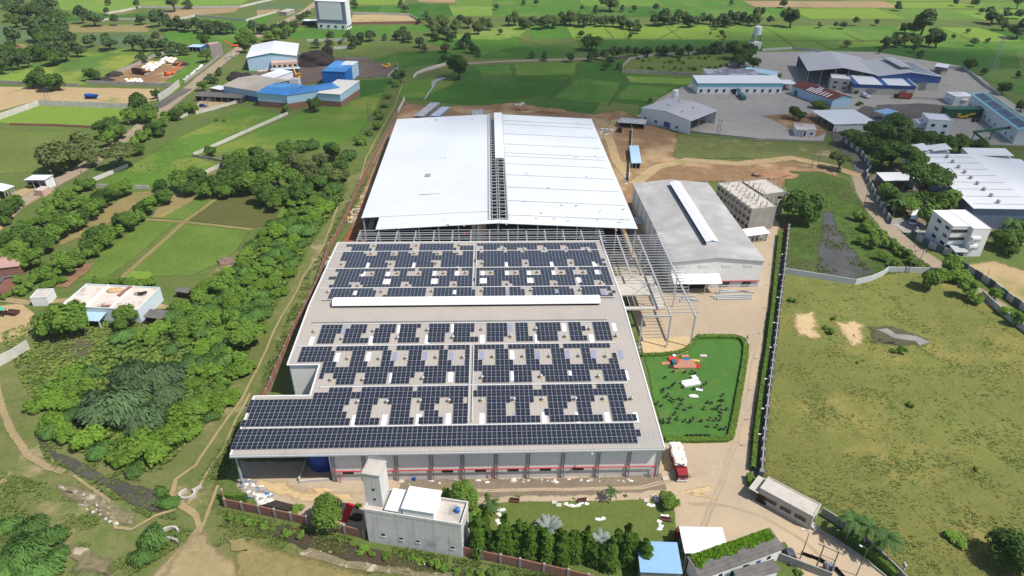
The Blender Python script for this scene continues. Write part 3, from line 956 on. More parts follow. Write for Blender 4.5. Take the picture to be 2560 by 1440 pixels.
SK = [(a, b, 0) for a, b in ((885.5, 1052), (960.5, 1051), (1046, 1049), (1120.5, 1047.5), (1205, 1046.5), (1361, 1044.5), (1445.5, 1044), (1518.6, 1044.5), (1589.7, 1044.5))] + [(1288.5, 1045, 1)]
SK += [(720 + a / 5.333, 790 + b / 5.333, c) for a, b, c in [(658, 555, 0), (1072, 548, 0), (1425, 540, 1), (1828, 535, 1), (2180, 528, 1), (1385, 825, 0), (2168, 815, 0), (755, 185, 1), (1485, 180, 0), (2205, 165, 0), (315, 335, 0), (1113, 328, 0), (1855, 315, 0)]]
SK += [(1140 + a / 5.333, 790 + b / 5.333, c) for a, b, c in [(345, 525, 1), (748, 522, 0), (1092, 515, 1), (1493, 515, 1), (1838, 515, 1), (2197, 512, 1), (762, 800, 0), (1540, 797, 0), (2268, 792, 0), (728, 160, 1), (1440, 155, 0), (2110, 150, 0), (350, 310, 0), (1078, 300, 0), (1808, 300, 0)]]
SK += [(800 + a / 6.4, 600 + b / 6.4, c) for a, b, c in [(752, 408, 0), (1485, 405, 0), (2210, 400, 0), (690, 550, 0), (1085, 555, 0), (2195, 545, 0), (1830, 545, 0), (1045, 665, 0), (1100, 665, 0), (1795, 660, 0), (1845, 660, 0), (572, 860, 0), (1375, 860, 1), (2165, 848, 0)]]
SK += [(1160 + a / 6.4, 600 + b / 6.4, c) for a, b, c in [(690, 400, 0), (1405, 395, 0), (2090, 395, 0), (297, 540, 0), (685, 540, 0), (1040, 540, 0), (1435, 540, 0), (290, 655, 0), (340, 655, 0), (1020, 650, 0), (1070, 650, 0), (1830, 640, 0), (2130, 525, 0), (718, 840, 1), (1498, 843, 1), (2230, 835, 1)]]
for u, v, c in SK:
    p = PR(u, v)
    hw, hl = .55, 1.75
    q = [(p.x - hw, p.y - hl), (p.x + hw, p.y - hl), (p.x + hw, p.y + hl), (p.x - hw, p.y + hl)]
    s = MB().slab([(a, b, zr(b) + .07) for a, b in q], .05)
    fpart(s, 'skylight', M_SKYB if c else M_SKYL)

# ------------------------------------------------------------------ solar arrays: rows as (u, v, [(u0,u1)...])
def Z(u, v, l, ox, s):
    return [(a / s + ox, b / s + ox) for a, b in l]


def rowsC(oy, s, lst):
    return lst


ST = {}
ST['a'] = [((620, 1082), [(599, 1597)]), ((605, 1099.5), [(591, 1601)]), ((600, 1116.5), [(585, 1604)])]
zA = lambda l: [(570 + a / 4, 570 + b / 4) for a, b in l]
zB = lambda l: [(1120 + a / 4.571, 1120 + b / 4.571) for a, b in l]
zC = lambda l: [(720 + a / 5.333, 720 + b / 5.333) for a, b in l]
zD = lambda l: [(1140 + a / 5.333, 1140 + b / 5.333) for a, b in l]
zE = lambda l: [(800 + a / 6.4, 800 + b / 6.4) for a, b in l]
zF = lambda l: [(1160 + a / 6.4, 1160 + b / 6.4) for a, b in l]
ST['b'] = [((905, 973.7), zA([(1010, 1240), (1325, 1825), (1915, 2405)]) + zB([(342, 948), (1052, 1612), (1710, 2015)])), ((905, 988.7), zA([(850, 2405)]) + zB([(290, 2030)])),
           ((745, 1007), zA([(225, 1212), (1330, 1518), (1620, 1850), (1950, 2128), (2235, 2368)]) + zB([(418, 674), (792, 995), (1115, 1375), (1488, 1700), (1810, 2025)])),
           ((745, 1024.3), zA([(205, 1195), (1320, 1455), (1615, 1800), (1945, 2078), (2232, 2365)]) + zB([(418, 625), (795, 950), (1125, 1335), (1498, 1660), (1830, 1985)])),
           ((745, 1040.5), zA([(185, 1180), (1305, 1445), (1605, 1790), (1938, 2072), (2228, 2362)]) + zB([(418, 625), (797, 955), (1130, 1342), (1505, 1672), (1845, 2003)])),
           ((745, 1057.5), zA([(150, 1215), (1290, 1525), (1590, 1828), (1930, 2165), (2225, 2360)]) + zB([(418, 735), (803, 1068), (1140, 1460), (1520, 1792), (1857, 2125)]))]
ST['c'] = [((795, 872.5), zC([(185, 580), (635, 1315), (1425, 2038), (2150, 2420)]) + zD([(242, 625), (683, 1342), (1448, 2058)])),
           ((795, 885.6), zC([(165, 615), (855, 1030), (1275, 1390), (1625, 1797), (2032, 2142), (2365, 2420)]) + zD([(240, 295), (540, 705), (942, 1055), (1285, 1455), (1685, 1800)])),
           ((791, 899.1), zC([(128, 608), (838, 1020), (1262, 1385), (1617, 1795), (2025, 2142), (2365, 2420)]) + zD([(240, 295), (540, 710), (945, 1060), (1292, 1465), (1695, 1815), (2082, 2150)])),
           ((823, 912.3), zC([(462, 638), (810, 1045), (1252, 1425), (1607, 1838), (2018, 2190), (2362, 2420)]) + zD([(238, 348), (540, 768), (947, 1120), (1302, 1532), (1708, 1885), (2048, 2170)])),
           ((832.5, 926.3), zC([(435, 2420)]) + zD([(235, 2185)])),
           ((864.4, 940.6), zC([(412, 475), (622, 920), (1042, 1345), (1412, 1710), (1832, 2125), (2240, 2418)]) + zD([(378, 725), (798, 1025), (1158, 1508), (1560, 1795), (1935, 2230)])),
           ((861.6, 955), zC([(630, 875), (1025, 1330), (1402, 1640), (1825, 2118), (2235, 2415)]) + zD([(378, 727), (798, 1030), (1168, 1520), (1580, 1822), (1950, 2253)]))]
ST['d'] = [((828.75, 817.2), zC([(440, 718), (828, 1045), (1205, 1418), (1520, 1787), (1902, 2167), (2235, 2498)]) + zD([(408, 670), (780, 937), (1088, 1402), (1510, 1672), (1828, 2050)])),
           ((825, 829), zC([(420, 705), (785, 1053), (1170, 1440), (1510, 1728), (1895, 2160), (2232, 2497)]) + zD([(385, 650), (782, 942), (1092, 1413), (1492, 1702), (1820, 2037)])),
           ((817.5, 841), zC([(400, 632), (770, 985), (1155, 1375), (1500, 1720), (1885, 2102), (2228, 2442)]) + zD([(385, 650), (785, 947), (1100, 1378), (1500, 1665), (1832, 2052)])),
           ((811.9, 853.75), zC([(378, 612), (745, 1080), (1140, 1362), (1487, 1765), (1880, 2098), (2225, 2548)]) + zD([(385, 600), (790, 1008), (1108, 1382), (1508, 1727), (1842, 2068)]))]
ST['e'] = [((1000, 613.6), zE([(440, 800), (908, 1470), (1590, 2145)]) + zF([(218, 2105)])),
           ((1000, 619), zE([(525, 790), (900, 1465), (1585, 2140), (2265, 2465)]) + zF([(290, 540), (615, 870), (915, 1170), (1265, 1525), (1620, 1875), (1920, 2130)])),
           ((1000, 624.2), zE([(508, 825), (890, 1500), (1580, 2190), (2262, 2465)]) + zF([(338, 545), (715, 872), (1020, 1180), (1325, 1530), (1680, 1890), (2035, 2140)]))]
ST['f'] = [((1000, 600 + m / 6.4), zE(a) + zF(b)) for m, a, b in [
    (203, [(390, 705), (915, 1120), (1262, 1420), (1590, 1805), (1965, 2130), (2312, 2470)], [(212, 268), (315, 622), (718, 925), (975, 1235), (1335, 1590), (1645, 1955), (2055, 2165)]),
    (239, [(370, 740), (900, 1115), (1255, 1460), (1580, 1845), (1960, 2175), (2308, 2470)], [(210, 2180)]), (275, [(355, 2470)], [(210, 2190)]), (311, [(335, 2470)], [(208, 2205)]),
    (348, [(415, 1015), (1200, 1740), (1930, 2468)], [(312, 905), (1050, 1635), (1745, 2215)]),
    (385, [(395, 720), (795, 1065), (1190, 1455), (1515, 1790), (1915, 2180), (2245, 2465)], [(335, 658), (722, 945), (1052, 1370), (1435, 1650), (1775, 2040), (2125, 2245)]),
    (422, [(375, 710), (780, 1055), (1175, 1445), (1510, 1785), (1905, 2175), (2240, 2462)], [(335, 660), (725, 945), (1055, 1378), (1440, 1660), (1785, 2055), (2140, 2255)])]]
ST['g'] = [((1000, 600 + m / 6.4), zE(a) + zF(b)) for m, a, b in [
    (480, [(235, 745), (800, 1140), (1190, 1525), (1585, 1912), (1935, 2210), (2290, 2455)], [(205, 750), (775, 1485), (1505, 1780), (1835, 2275)]),
    (521, [(320, 700), (895, 1065), (1290, 1400), (1650, 1815), (2040, 2155), (2395, 2455)], [(205, 262), (495, 660), (890, 990), (1235, 1395), (1640, 1740), (1975, 2070), (2190, 2300)]),
    (563, [(305, 655), (880, 1055), (1280, 1390), (1640, 1808), (2035, 2150), (2390, 2452)], [(205, 262), (492, 658), (888, 1000), (1240, 1405), (1640, 1750), (1975, 2080), (2195, 2310)]),
    (606, [(170, 2450)], [(200, 2320)]), (649, [(265, 1025), (1135, 1765), (1880, 2450)], [(200, 258), (368, 985), (1100, 1770), (1885, 2335)]),
    (692, [(245, 490), (665, 1010), (1125, 1300), (1415, 1760), (1870, 2050), (2215, 2450)], [(198, 255), (365, 595), (710, 990), (1105, 1335), (1500, 1780), (1895, 2065), (2180, 2350)]),
    (735, [(165, 525), (700, 1290), (1455, 2035), (2210, 2445)], [(195, 600), (768, 1335), (1520, 1810), (1845, 2085), (2255, 2375)])]]
ST['h'] = [((1000, 600 + m / 6.4), zE(a) + zF(b)) for m, a, b in [
    (790, [(195, 850), (1070, 1655), (1840, 2435)], [(330, 685), (750, 930), (1115, 1710), (1890, 2350)]),
    (828, [(180, 540), (605, 915), (1060, 1340), (1410, 1705), (1835, 2135), (2195, 2490)], [(330, 687), (755, 990), (1120, 1460), (1530, 1760), (1895, 2195), (2310, 2375)]),
    (866, [(165, 530), (595, 905), (1050, 1335), (1405, 1700), (1830, 2130), (2190, 2490)], [(330, 690), (757, 995), (1120, 1465), (1540, 1775), (1905, 2205), (2340, 2390)]),
    (904, [(150, 895), (1035, 1695), (1828, 2490)], [(330, 690), (760, 1000), (1115, 1780), (1912, 2220), (2345, 2405)]), (936, [(128, 2560)], [(190, 2415)])]]
PW, PL = 1.134, 2.2


def panel_mb(dx=1, dy=1):
    b = MB()
    a, c = PW * dx / 2 - .015, PL * dy / 2 - .02
    b.box(-a, -c, -.035, a, c, 0)
    fx = .045
    b.box(-a + fx, -c + fx, .0005, a - fx, -.022, .004, 1)
    b.box(-a + fx, .022, .0005, a - fx, c - fx, .004, 1)
    return b


pm = panel_mb()
pme = pm.build('panel', [M_PFRAME, M_CELL])
PMESH = pme.data
bpy.data.objects.remove(pme)
STRIP = {'a': 'along the front eave', 'b': 'in second strip from front eave', 'c': 'in third strip from front eave', 'd': 'just before the ridge ventilator',
         'h': 'just behind the ridge ventilator', 'g': 'in second strip behind ridge ventilator', 'f': 'in third strip behind ridge ventilator', 'e': 'along the back eave'}
narr = 0
for key, rows_ in ST.items():
    ysr = [PR(*r[0]).y for r in rows_]
    n = len(ysr)
    if n > 2:  # even row spacing
        k_, c_ = np.polyfit(range(n), ysr, 1)
        ysr = [k_ * i + c_ for i in range(n)]
    pitch = abs(ysr[1] - ysr[0])
    sc_y = min(pitch / (PL * .995), 1.06)
    cells = {}
    for ri, (ref, rg) in enumerate(rows_):
        y = ysr[ri]
        for u0, u1 in rg:
            x0, x1 = xat(u0, y, zr(y) + .2), xat(u1, y, zr(y) + .2)
            i0 = round(x0 / PW)
            for c in range(max(1, round((x1 - x0) / PW))):
                cells[(ri, i0 + c)] = (x0 + (c + .5) * PW if False else (i0 + c + .5) * PW, y)
    todo = set(cells)
    comps = []
    while todo:
        s = [todo.pop()]
        comp = []
        while s:
            a = s.pop()
            comp.append(a)
            for d in ((1, 0), (-1, 0), (0, 1), (0, -1)):
                b = (a[0] + d[0], a[1] + d[1])
                if b in todo:
                    todo.remove(b)
                    s.append(b)
        comps.append(comp)
    comps.sort(key=lambda c: min(cells[k][0] for k in c))
    one = len(comps) == 1
    for ci, comp in enumerate(comps):
        pts = [cells[k] for k in comp]
        ymin = min(p[1] for p in pts)
        xm = sum(p[0] for p in pts) / len(pts)
        lab = ('solar array %s, one unbroken strip' % STRIP[key]) if one else 'solar array %s, %s of %d from left' % (STRIP[key], nth(ci), len(comps))
        base_ = (xm, ymin, zr(ymin) + .2)
        ar = thing('solar_array', lab, 'solar array', base_, 0, 'solar arrays on the factory roof')
        narr += 1
        pts.sort(key=lambda p: (round(p[1], 1), p[0]))
        tl = math.atan2(zr(pts[0][1] + .5) - zr(pts[0][1] - .5), 1)
        rest = MB()
        for pi, (x, y) in enumerate(pts):
            pos = Vector((x - base_[0], y - base_[1], zr(y) + .22 - base_[2]))
            if pi < 100:
                o = bpy.data.objects.new('panel', PMESH)
                COL.objects.link(o)
                o.parent = ar
                o.location = pos
                o.rotation_euler = (tl, 0, 0)
                o.scale = (1, sc_y, 1)
            else:
                i = len(rest.v)
                ct, sn = math.cos(tl), math.sin(tl)
                for v in pm.v:
                    yy = v[1] * sc_y
                    rest.v.append((pos.x + v[0], pos.y + yy * ct - v[2] * sn, pos.z + yy * sn + v[2] * ct))
                rest.f += [tuple(i + q for q in f) for f in pm.f]
                rest.m += pm.m
        if rest.v:
            tag(rest.build('panel', [M_PFRAME, M_CELL], ar), kind='stuff')

# ------------------------------------------------------------------ new white hall behind it
EZ, RZ = 11.0, 13.6
NL, NR, NX = -47.2, 53.0, 2.9
NY0, NY1 = 218.5, 346.0
NYL = P(925, 545, 11).y
xcut = xat(942, 222, EZ + .3)


def zn(x):
    return EZ + (x - NL) / (NX - NL) * (RZ - EZ) if x < NX else RZ - (x - NX) / (NR - NX) * (RZ - EZ)


NO = (0, 218, 0)
hall = thing('new_hall', 'huge new hall under a plain white roof with an open slot at the ridge', 'warehouse', NO)


def npart(mb, name, m, parent=None):
    return mb.build(name, m, parent or hall, NO)


GX0, GX1 = xat(1226, 260, 13.5), xat(1262, 260, 13.5)
yg0 = P(1245, 549, 13.5).y
rl = MB()
rl.slab([(NL, NYL, zn(NL)), (GX0, NYL, zn(GX0)), (GX0, NY1, zn(GX0)), (NL, NY1, zn(NL))], .12)
rl.slab([(xcut, NY0, zn(xcut)), (GX0, NY0, zn(GX0)), (GX0, NYL, zn(GX0)), (xcut, NYL, zn(xcut))], .12)
rl.slab([(GX0, NY0, zn(GX0)), (NX, NY0, zn(NX)), (NX, yg0, zn(NX)), (GX0, yg0, zn(GX0))], .12)
npart(rl, 'left_roof', M_NROOF)
rr_ = MB()
rr_.slab([(NX, NY0, zn(NX)), (GX1, NY0, zn(GX1)), (GX1, yg0, zn(GX1)), (NX, yg0, zn(NX))], .12)
rr_.slab([(GX1, NY0, zn(GX1)), (NR, NY0, zn(NR)), (NR, NY1, zn(NR)), (GX1, NY1, zn(GX1))], .12)
npart(rr_, 'right_roof', M_NROOF)
M_SEAM = mat('roof_seam', (150, 154, 158), k=0.7, rough=0.6)
sm = MB()
for v in (303, 312, 336, 362, 384, 392, 411, 439, 470, 504, 540):
    p = P(1280, v, 13)
    if p.y < NY1:
        sm.bar((GX1 + .3, p.y, zn(GX1) + .05), (NR - 1.5, p.y, zn(NR - 1.5) + .05), .22, .08)
p = P(1100, 540, 12.5)
sm.bar((NL + .5, NYL, zn(NL) + .05), (GX0, NYL, zn(GX0) + .05), .15, .08)
npart(sm, 'roof_seam', M_SEAM)
y40 = P(1245, 398, 13.6).y
cap = MB().slab([(NX - .4, y40, RZ + .75), (GX1 + .3, y40, RZ + .7), (GX1 + .3, NY1, RZ + .7), (NX - .4, NY1, RZ + .75)], .3)
npart(cap, 'ridge_cap', M_WMET)
fr = MB()
y = yg0
while y < NY1:
    fr.bar((GX0 - .6, y, RZ + .35), (GX1 + .6, y, RZ + .35), .22)
    y += 3.1
for x in (GX0 - .6, GX0 + .5, NX - .2, NX + .6, GX1 - .4, GX1 + .5):
    fr.bar((x, yg0, RZ + .45), (x, NY1, RZ + .45), .2)
npart(fr, 'ridge_frame', M_GSTEEL)
tr = MB()
y = yg0
k = 0
while y < NY1 - 4:
    a, b = (GX0, GX1) if k % 2 else (GX1, GX0)
    tr.bar((a, y, RZ + .2), (b, y + 3.1, RZ + .2), .1)
    y += 3.1
    k += 1
npart(tr, 'ridge_truss', M_GSTEEL)
npart(MB().box(NL + .5, NY1 - .6, 0, NR - .5, NY1 - .3, EZ - .2), 'wall', M_CLADY)
npart(MB().box(NR - .8, NY0 + 1, 2.5, NR - .5, NY1 - .7, EZ - .3), 'wall', M_CLADY)
npart(MB().box(NL + .5, NYL + 1, 4.5, NL + .8, NY1 - .7, EZ - .3), 'wall', M_CLADY)
for i in range(15):
    x = NL + .7 + i * (NR - NL - 1.4) / 14
    npart(MB().box(x - .2, NY0 + .4 + (NYL - NY0 if x < xcut else 0), 0, x + .2, NY0 + 1 + (NYL - NY0 if x < xcut else 0), zn(x) - .25), 'column', M_GSTEEL)
# bare frame between hall and factory
gx0, gx1 = xat(893, 214, 10), xat(1505, 214, 10)
fy0, fy1 = YB + .6, NY0 + .5
gt = MB()
for k in range(6):
    y = fy0 + (fy1 - fy0) * k / 5
    gt.bar((gx0, y, 10.6 + .15 * (k % 2)), (gx1 + 1, y, 10.6 + .15 * (k % 2)), .22)
npart(gt, 'purlin', M_GSTEEL)
for i in range(14):
    x = gx0 + .4 + (gx1 - gx0 - .8) * i / 13
    c = MB().bar((x, fy0 - .3, 10.35), (x, fy1 + .3, 10.35), .32, .4)
    c.box(x - .15, fy1 - .6, 0, x + .15, fy1 - .3, 10.2)
    npart(c, 'rafter', M_GSTEEL)
LAYER[0] += 1
sheet('floor_slab', mat('shaded_floor', (96, 84, 78), k=0.6, c2=(80, 72, 70), scale=0.3, edge=True), [(NL + 1, fy0, 0), (NR - 1, fy0, 0), (NR - 1, NY1 - 1, 0), (NL + 1, NY1 - 1, 0)], .3, .1, world=True)  # floor colour darkened to paint in the dim interior under the roof
# scraps left on the new roof
M_SCRAP = mat('scrap', (120, 122, 124), k=0.7, c2=(190, 190, 190), scale=1.5)
sc = MB()
for u, v in [(1325, 562), (1420, 553), (1492, 550), (1555, 548), (1500, 528), (1440, 515), (1558, 524), (1548, 556), (1490, 375), (1487, 390), (1440, 393), (1495, 398), (1316, 435), (1466, 442), (1370, 470), (1404, 514), (1353, 533), (1385, 547), (1250, 556), (1265, 561), (1340, 546), (1160, 565), (1120, 563), (1065, 305), (1090, 300), (1180, 300), (1445, 308), (1100, 395), (1112, 394), (1310, 505), (1600 - 60, 575)]:
    z = zn(P(u, v, 12.5).x)
    p = P(u, v, z)
    a = R_.uniform(0, 3)
    ln = R_.uniform(.4, 1.6)
    sc.bar((p.x - ln * math.cos(a) / 2, p.y - ln * math.sin(a) / 2, p.z + .1), (p.x + ln * math.cos(a) / 2, p.y + ln * math.sin(a) / 2, p.z + .12), R_.uniform(.2, .7), .12)
o = solo(sc, 'roof_scraps', M_SCRAP, 'scraps of wrapping and offcuts strewn over the new white roof', 'debris')
o['kind'] = 'stuff'
p = P(1070, 439, 12.2)
solo(MB().box(p.x - 1.1, p.y - 1.2, zn(p.x) + .02, p.x + 1.1, p.y + 1.2, zn(p.x) + .5), 'sheet_bundle', M_SCRAP, 'small grey bundle lying alone on the left half of the white roof', 'bundle')
p, q = P(1048, 487.5, 12.1), P(1102, 484.5, 12.3)
solo(MB().bar(p + Vector((0, 0, .15)), q + Vector((0, 0, .15)), .18, .15), 'steel_bar', M_SCRAP, 'single grey bar lying on the left half of the white roof', 'bar')

# ------------------------------------------------------------------ steel canopy frame right of the factory
CZ = 11.2
K0 = (38, 150, 0)
canopy = thing('steel_canopy', 'unroofed pale steel canopy frame between the solar factory and the grey factory', 'canopy', K0)


def cpart(mb, name, m=None):
    return mb.build(name, m or M_GSTEEL, canopy, K0)


RA = [((1497, 590), (1545, 728)), ((1543, 589), (1578, 693)), ((1597, 589), (1675, 791)), ((1647, 587), (1735, 791))]
ends = []
for a, b in RA:
    p, q = P(*a, CZ), P(*b, CZ)
    x = (p.x + q.x) / 2
    ends.append((x, q.y, p.y))
    cpart(MB().bar((x, q.y, CZ), (x, p.y, CZ), .45, .5), 'rafter')
yy0, yy1 = P(1700, 790, CZ).y, P(1600, 589, CZ).y
pu = MB()
y = yy1 - .5
k = 0
while y > yy0:
    xl = ends[0][0] if y > ends[1][1] else ends[2][0] - 6.5 * (y > yy0 + 4) * 0
    pu.bar((xl - .4, y, CZ + .36), (ends[3][0] + 1.6, y, CZ + .36), .16, .22)
    y -= 1.75
cpart(pu, 'purlin')
br = MB()
for k in range(4):
    ya, yb = yy1 - 2 - k * 9, yy1 - 10 - k * 9
    br.bar((ends[1][0], ya, CZ + .1), (ends[2][0], yb, CZ + .1), .1)
    br.bar((ends[2][0], ya, CZ + .1), (ends[1][0], yb, CZ + .1), .1)
cpart(br, 'brace')
for x, yq in ((ends[2][0], yy0), (ends[3][0], yy0), (xat(1607, yy0, CZ), yy0), (ends[2][0], yy0 + 22), (ends[3][0], yy0 + 22), (ends[3][0], yy0 + 44), (ends[2][0], yy0 + 44), (ends[3][0], yy1 - .5)):
    c = MB()
    c.prism([(x - .2, yq - .15), (x + .2, yq - .15), (x + .2, yq + .15), (x - .2, yq + .15)], 0, CZ - .27)
    c.box(x - .45, yq - .45, 0, x + .45, yq + .45, .5)
    cpart(c, 'column')
cpart(MB().bar((xat(1607, yy0, CZ), yy0, CZ), (ends[2][0], yy0, CZ), .4, .45), 'tie_beam')
# roofed part with the square hole
z5 = 8.2
q = [P(1530, 690, z5), P(1650, 692, z5), P(1662, 768, z5), P(1566, 768, z5)]
hx0, hx1 = xat(1553, P(1600, 755, z5).y, z5), xat(1632, P(1600, 755, z5).y, z5)
hy0, hy1 = P(1600, 766, z5).y, P(1600, 737, z5).y
ax0, ax1, ay0, ay1 = 38.9, q[2].x, q[2].y - .8, q[0].y
sh = MB()
for b in ([(ax0, hy1), (ax1, hy1), (ax1, ay1), (ax0, ay1)], [(hx1, hy0), (ax1, hy0), (ax1, hy1), (hx1, hy1)], [(ax0, ay0), (ax1, ay0), (ax1, hy0), (ax0, hy0)], [(ax0, hy0), (hx0, hy0), (hx0, hy1), (ax0, hy1)]):
    sh.prism(b, z5 - .5, z5)
cpart(sh, 'deck', M_CONCW)
gr = MB()
for k in range(6):
    x = hx0 + (hx1 - hx0) * (k + .5) / 6
    gr.bar((x, hy0, z5 - .2), (x, hy1, z5 - .2), .14)
cpart(gr, 'joist')
# ================================================================== other buildings
M_BLUE = mat('blue_sheet', (64, 132, 198), k=0.8, rough=0.45, var=0.1, c3=(88, 168, 226), s3=0.05, t3=(0.5, 0.7), stripe=('X', 1.0, 0.15))
M_BLUEW = mat('blue_cladding', (30, 110, 190), k=0.85, rough=0.5, var=0.1, stripe=('X', 0.8, 0.15))
M_NAVY = mat('navy_cladding', (58, 92, 150), k=0.8, rough=0.5, var=0.1, stripe=('X', 0.8, 0.15))
M_LBLUE = mat('pale_blue_sheet', (178, 208, 226), k=0.8, rough=0.5, var=0.08, stripe=('X', 0.8, 0.1))
M_TEAL = mat('teal_cladding', (140, 196, 208), k=0.8, rough=0.5, var=0.1, stripe=('X', 1.0, 0.1))
M_SKYBL = mat('sky_blue_sheet', (150, 194, 230), k=0.7, rough=0.45, var=0.06, stripe=('X', 0.9, 0.12))
M_TANR = mat('dusty_roof', (196, 184, 168), k=0.75, rough=0.8, c2=(178, 166, 150), scale=0.1, stripe=('X', 1.0, 0.1))
M_CREAM = mat('cream_roof', (240, 232, 218), k=0.8, rough=0.7, var=0.06, stripe=('X', 1.0, 0.08))
M_GREYR = mat('weathered_roof', (182, 178, 174), k=0.76, rough=0.7, c2=(162, 160, 156), scale=0.2, stripe=('Y', 1.0, 0.2), c3=(196, 194, 190), s3=0.08, t3=(0.5, 0.7))
M_GREYR2 = mat('pale_grey_roof', (186, 184, 186), k=0.8, rough=0.6, var=0.08, stripe=('X', 1.0, 0.1))
M_ASB = mat('asbestos_roof', (126, 122, 118), k=0.7, rough=0.95, c2=(98, 94, 92), scale=0.5, stripe=('Y', 0.9, 0.45))
M_RUST = mat('rusty_roof', (112, 58, 48), k=0.8, rough=0.85, c2=(92, 46, 40), scale=0.4, stripe=('X', 1.0, 0.3), c3=(150, 84, 66), s3=0.1, t3=(0.58, 0.72))
M_PINK = mat('pinkish_plaster', (216, 186, 168), k=0.75, rough=0.95, c2=(196, 160, 142), scale=0.6)
M_TILE = mat('faded_tile_roof', (196, 156, 142), k=0.75, rough=0.9, c2=(176, 140, 128), scale=0.6, stripe=('X', 0.7, 0.2))
M_BLUEP = mat('blue_plaster', (212, 226, 230), k=0.8, rough=0.85, var=0.08, streak=0.15)
M_TARP = mat('dark_tarp', (66, 58, 54), k=0.7, rough=0.9, var=0.3)
M_GREEN = mat('green_paint', (30, 92, 66), k=0.8, rough=0.5, var=0.15)
M_TEALP = mat('teal_paint', (48, 112, 120), k=0.8, rough=0.5, var=0.15)
M_SLATE = mat('blue_grey_cladding', (120, 132, 156), k=0.8, rough=0.5, var=0.05)


class Fr:
    """local frame: origin a, x along a->b (world points)"""

    def __init__(s, a, b, c):
        ex = Vector((b.x - a.x, b.y - a.y, 0))
        s.W = ex.length
        ex.normalize()
        ey = Vector((-ex.y, ex.x, 0))
        if (c - b).dot(ey) < 0:
            a, b, ex = b, a, -ex
            ey = -ey
        s.D = abs((c - b).dot(ey)) if (c - b).length else 0
        s.o, s.ex, s.ey = Vector((a.x, a.y, 0)), ex, ey
        s.rot = math.atan2(ex.y, ex.x)

    def L(s, p):
        d = Vector(p) - s.o
        return Vector((d.dot(s.ex), d.dot(s.ey), p[2]))


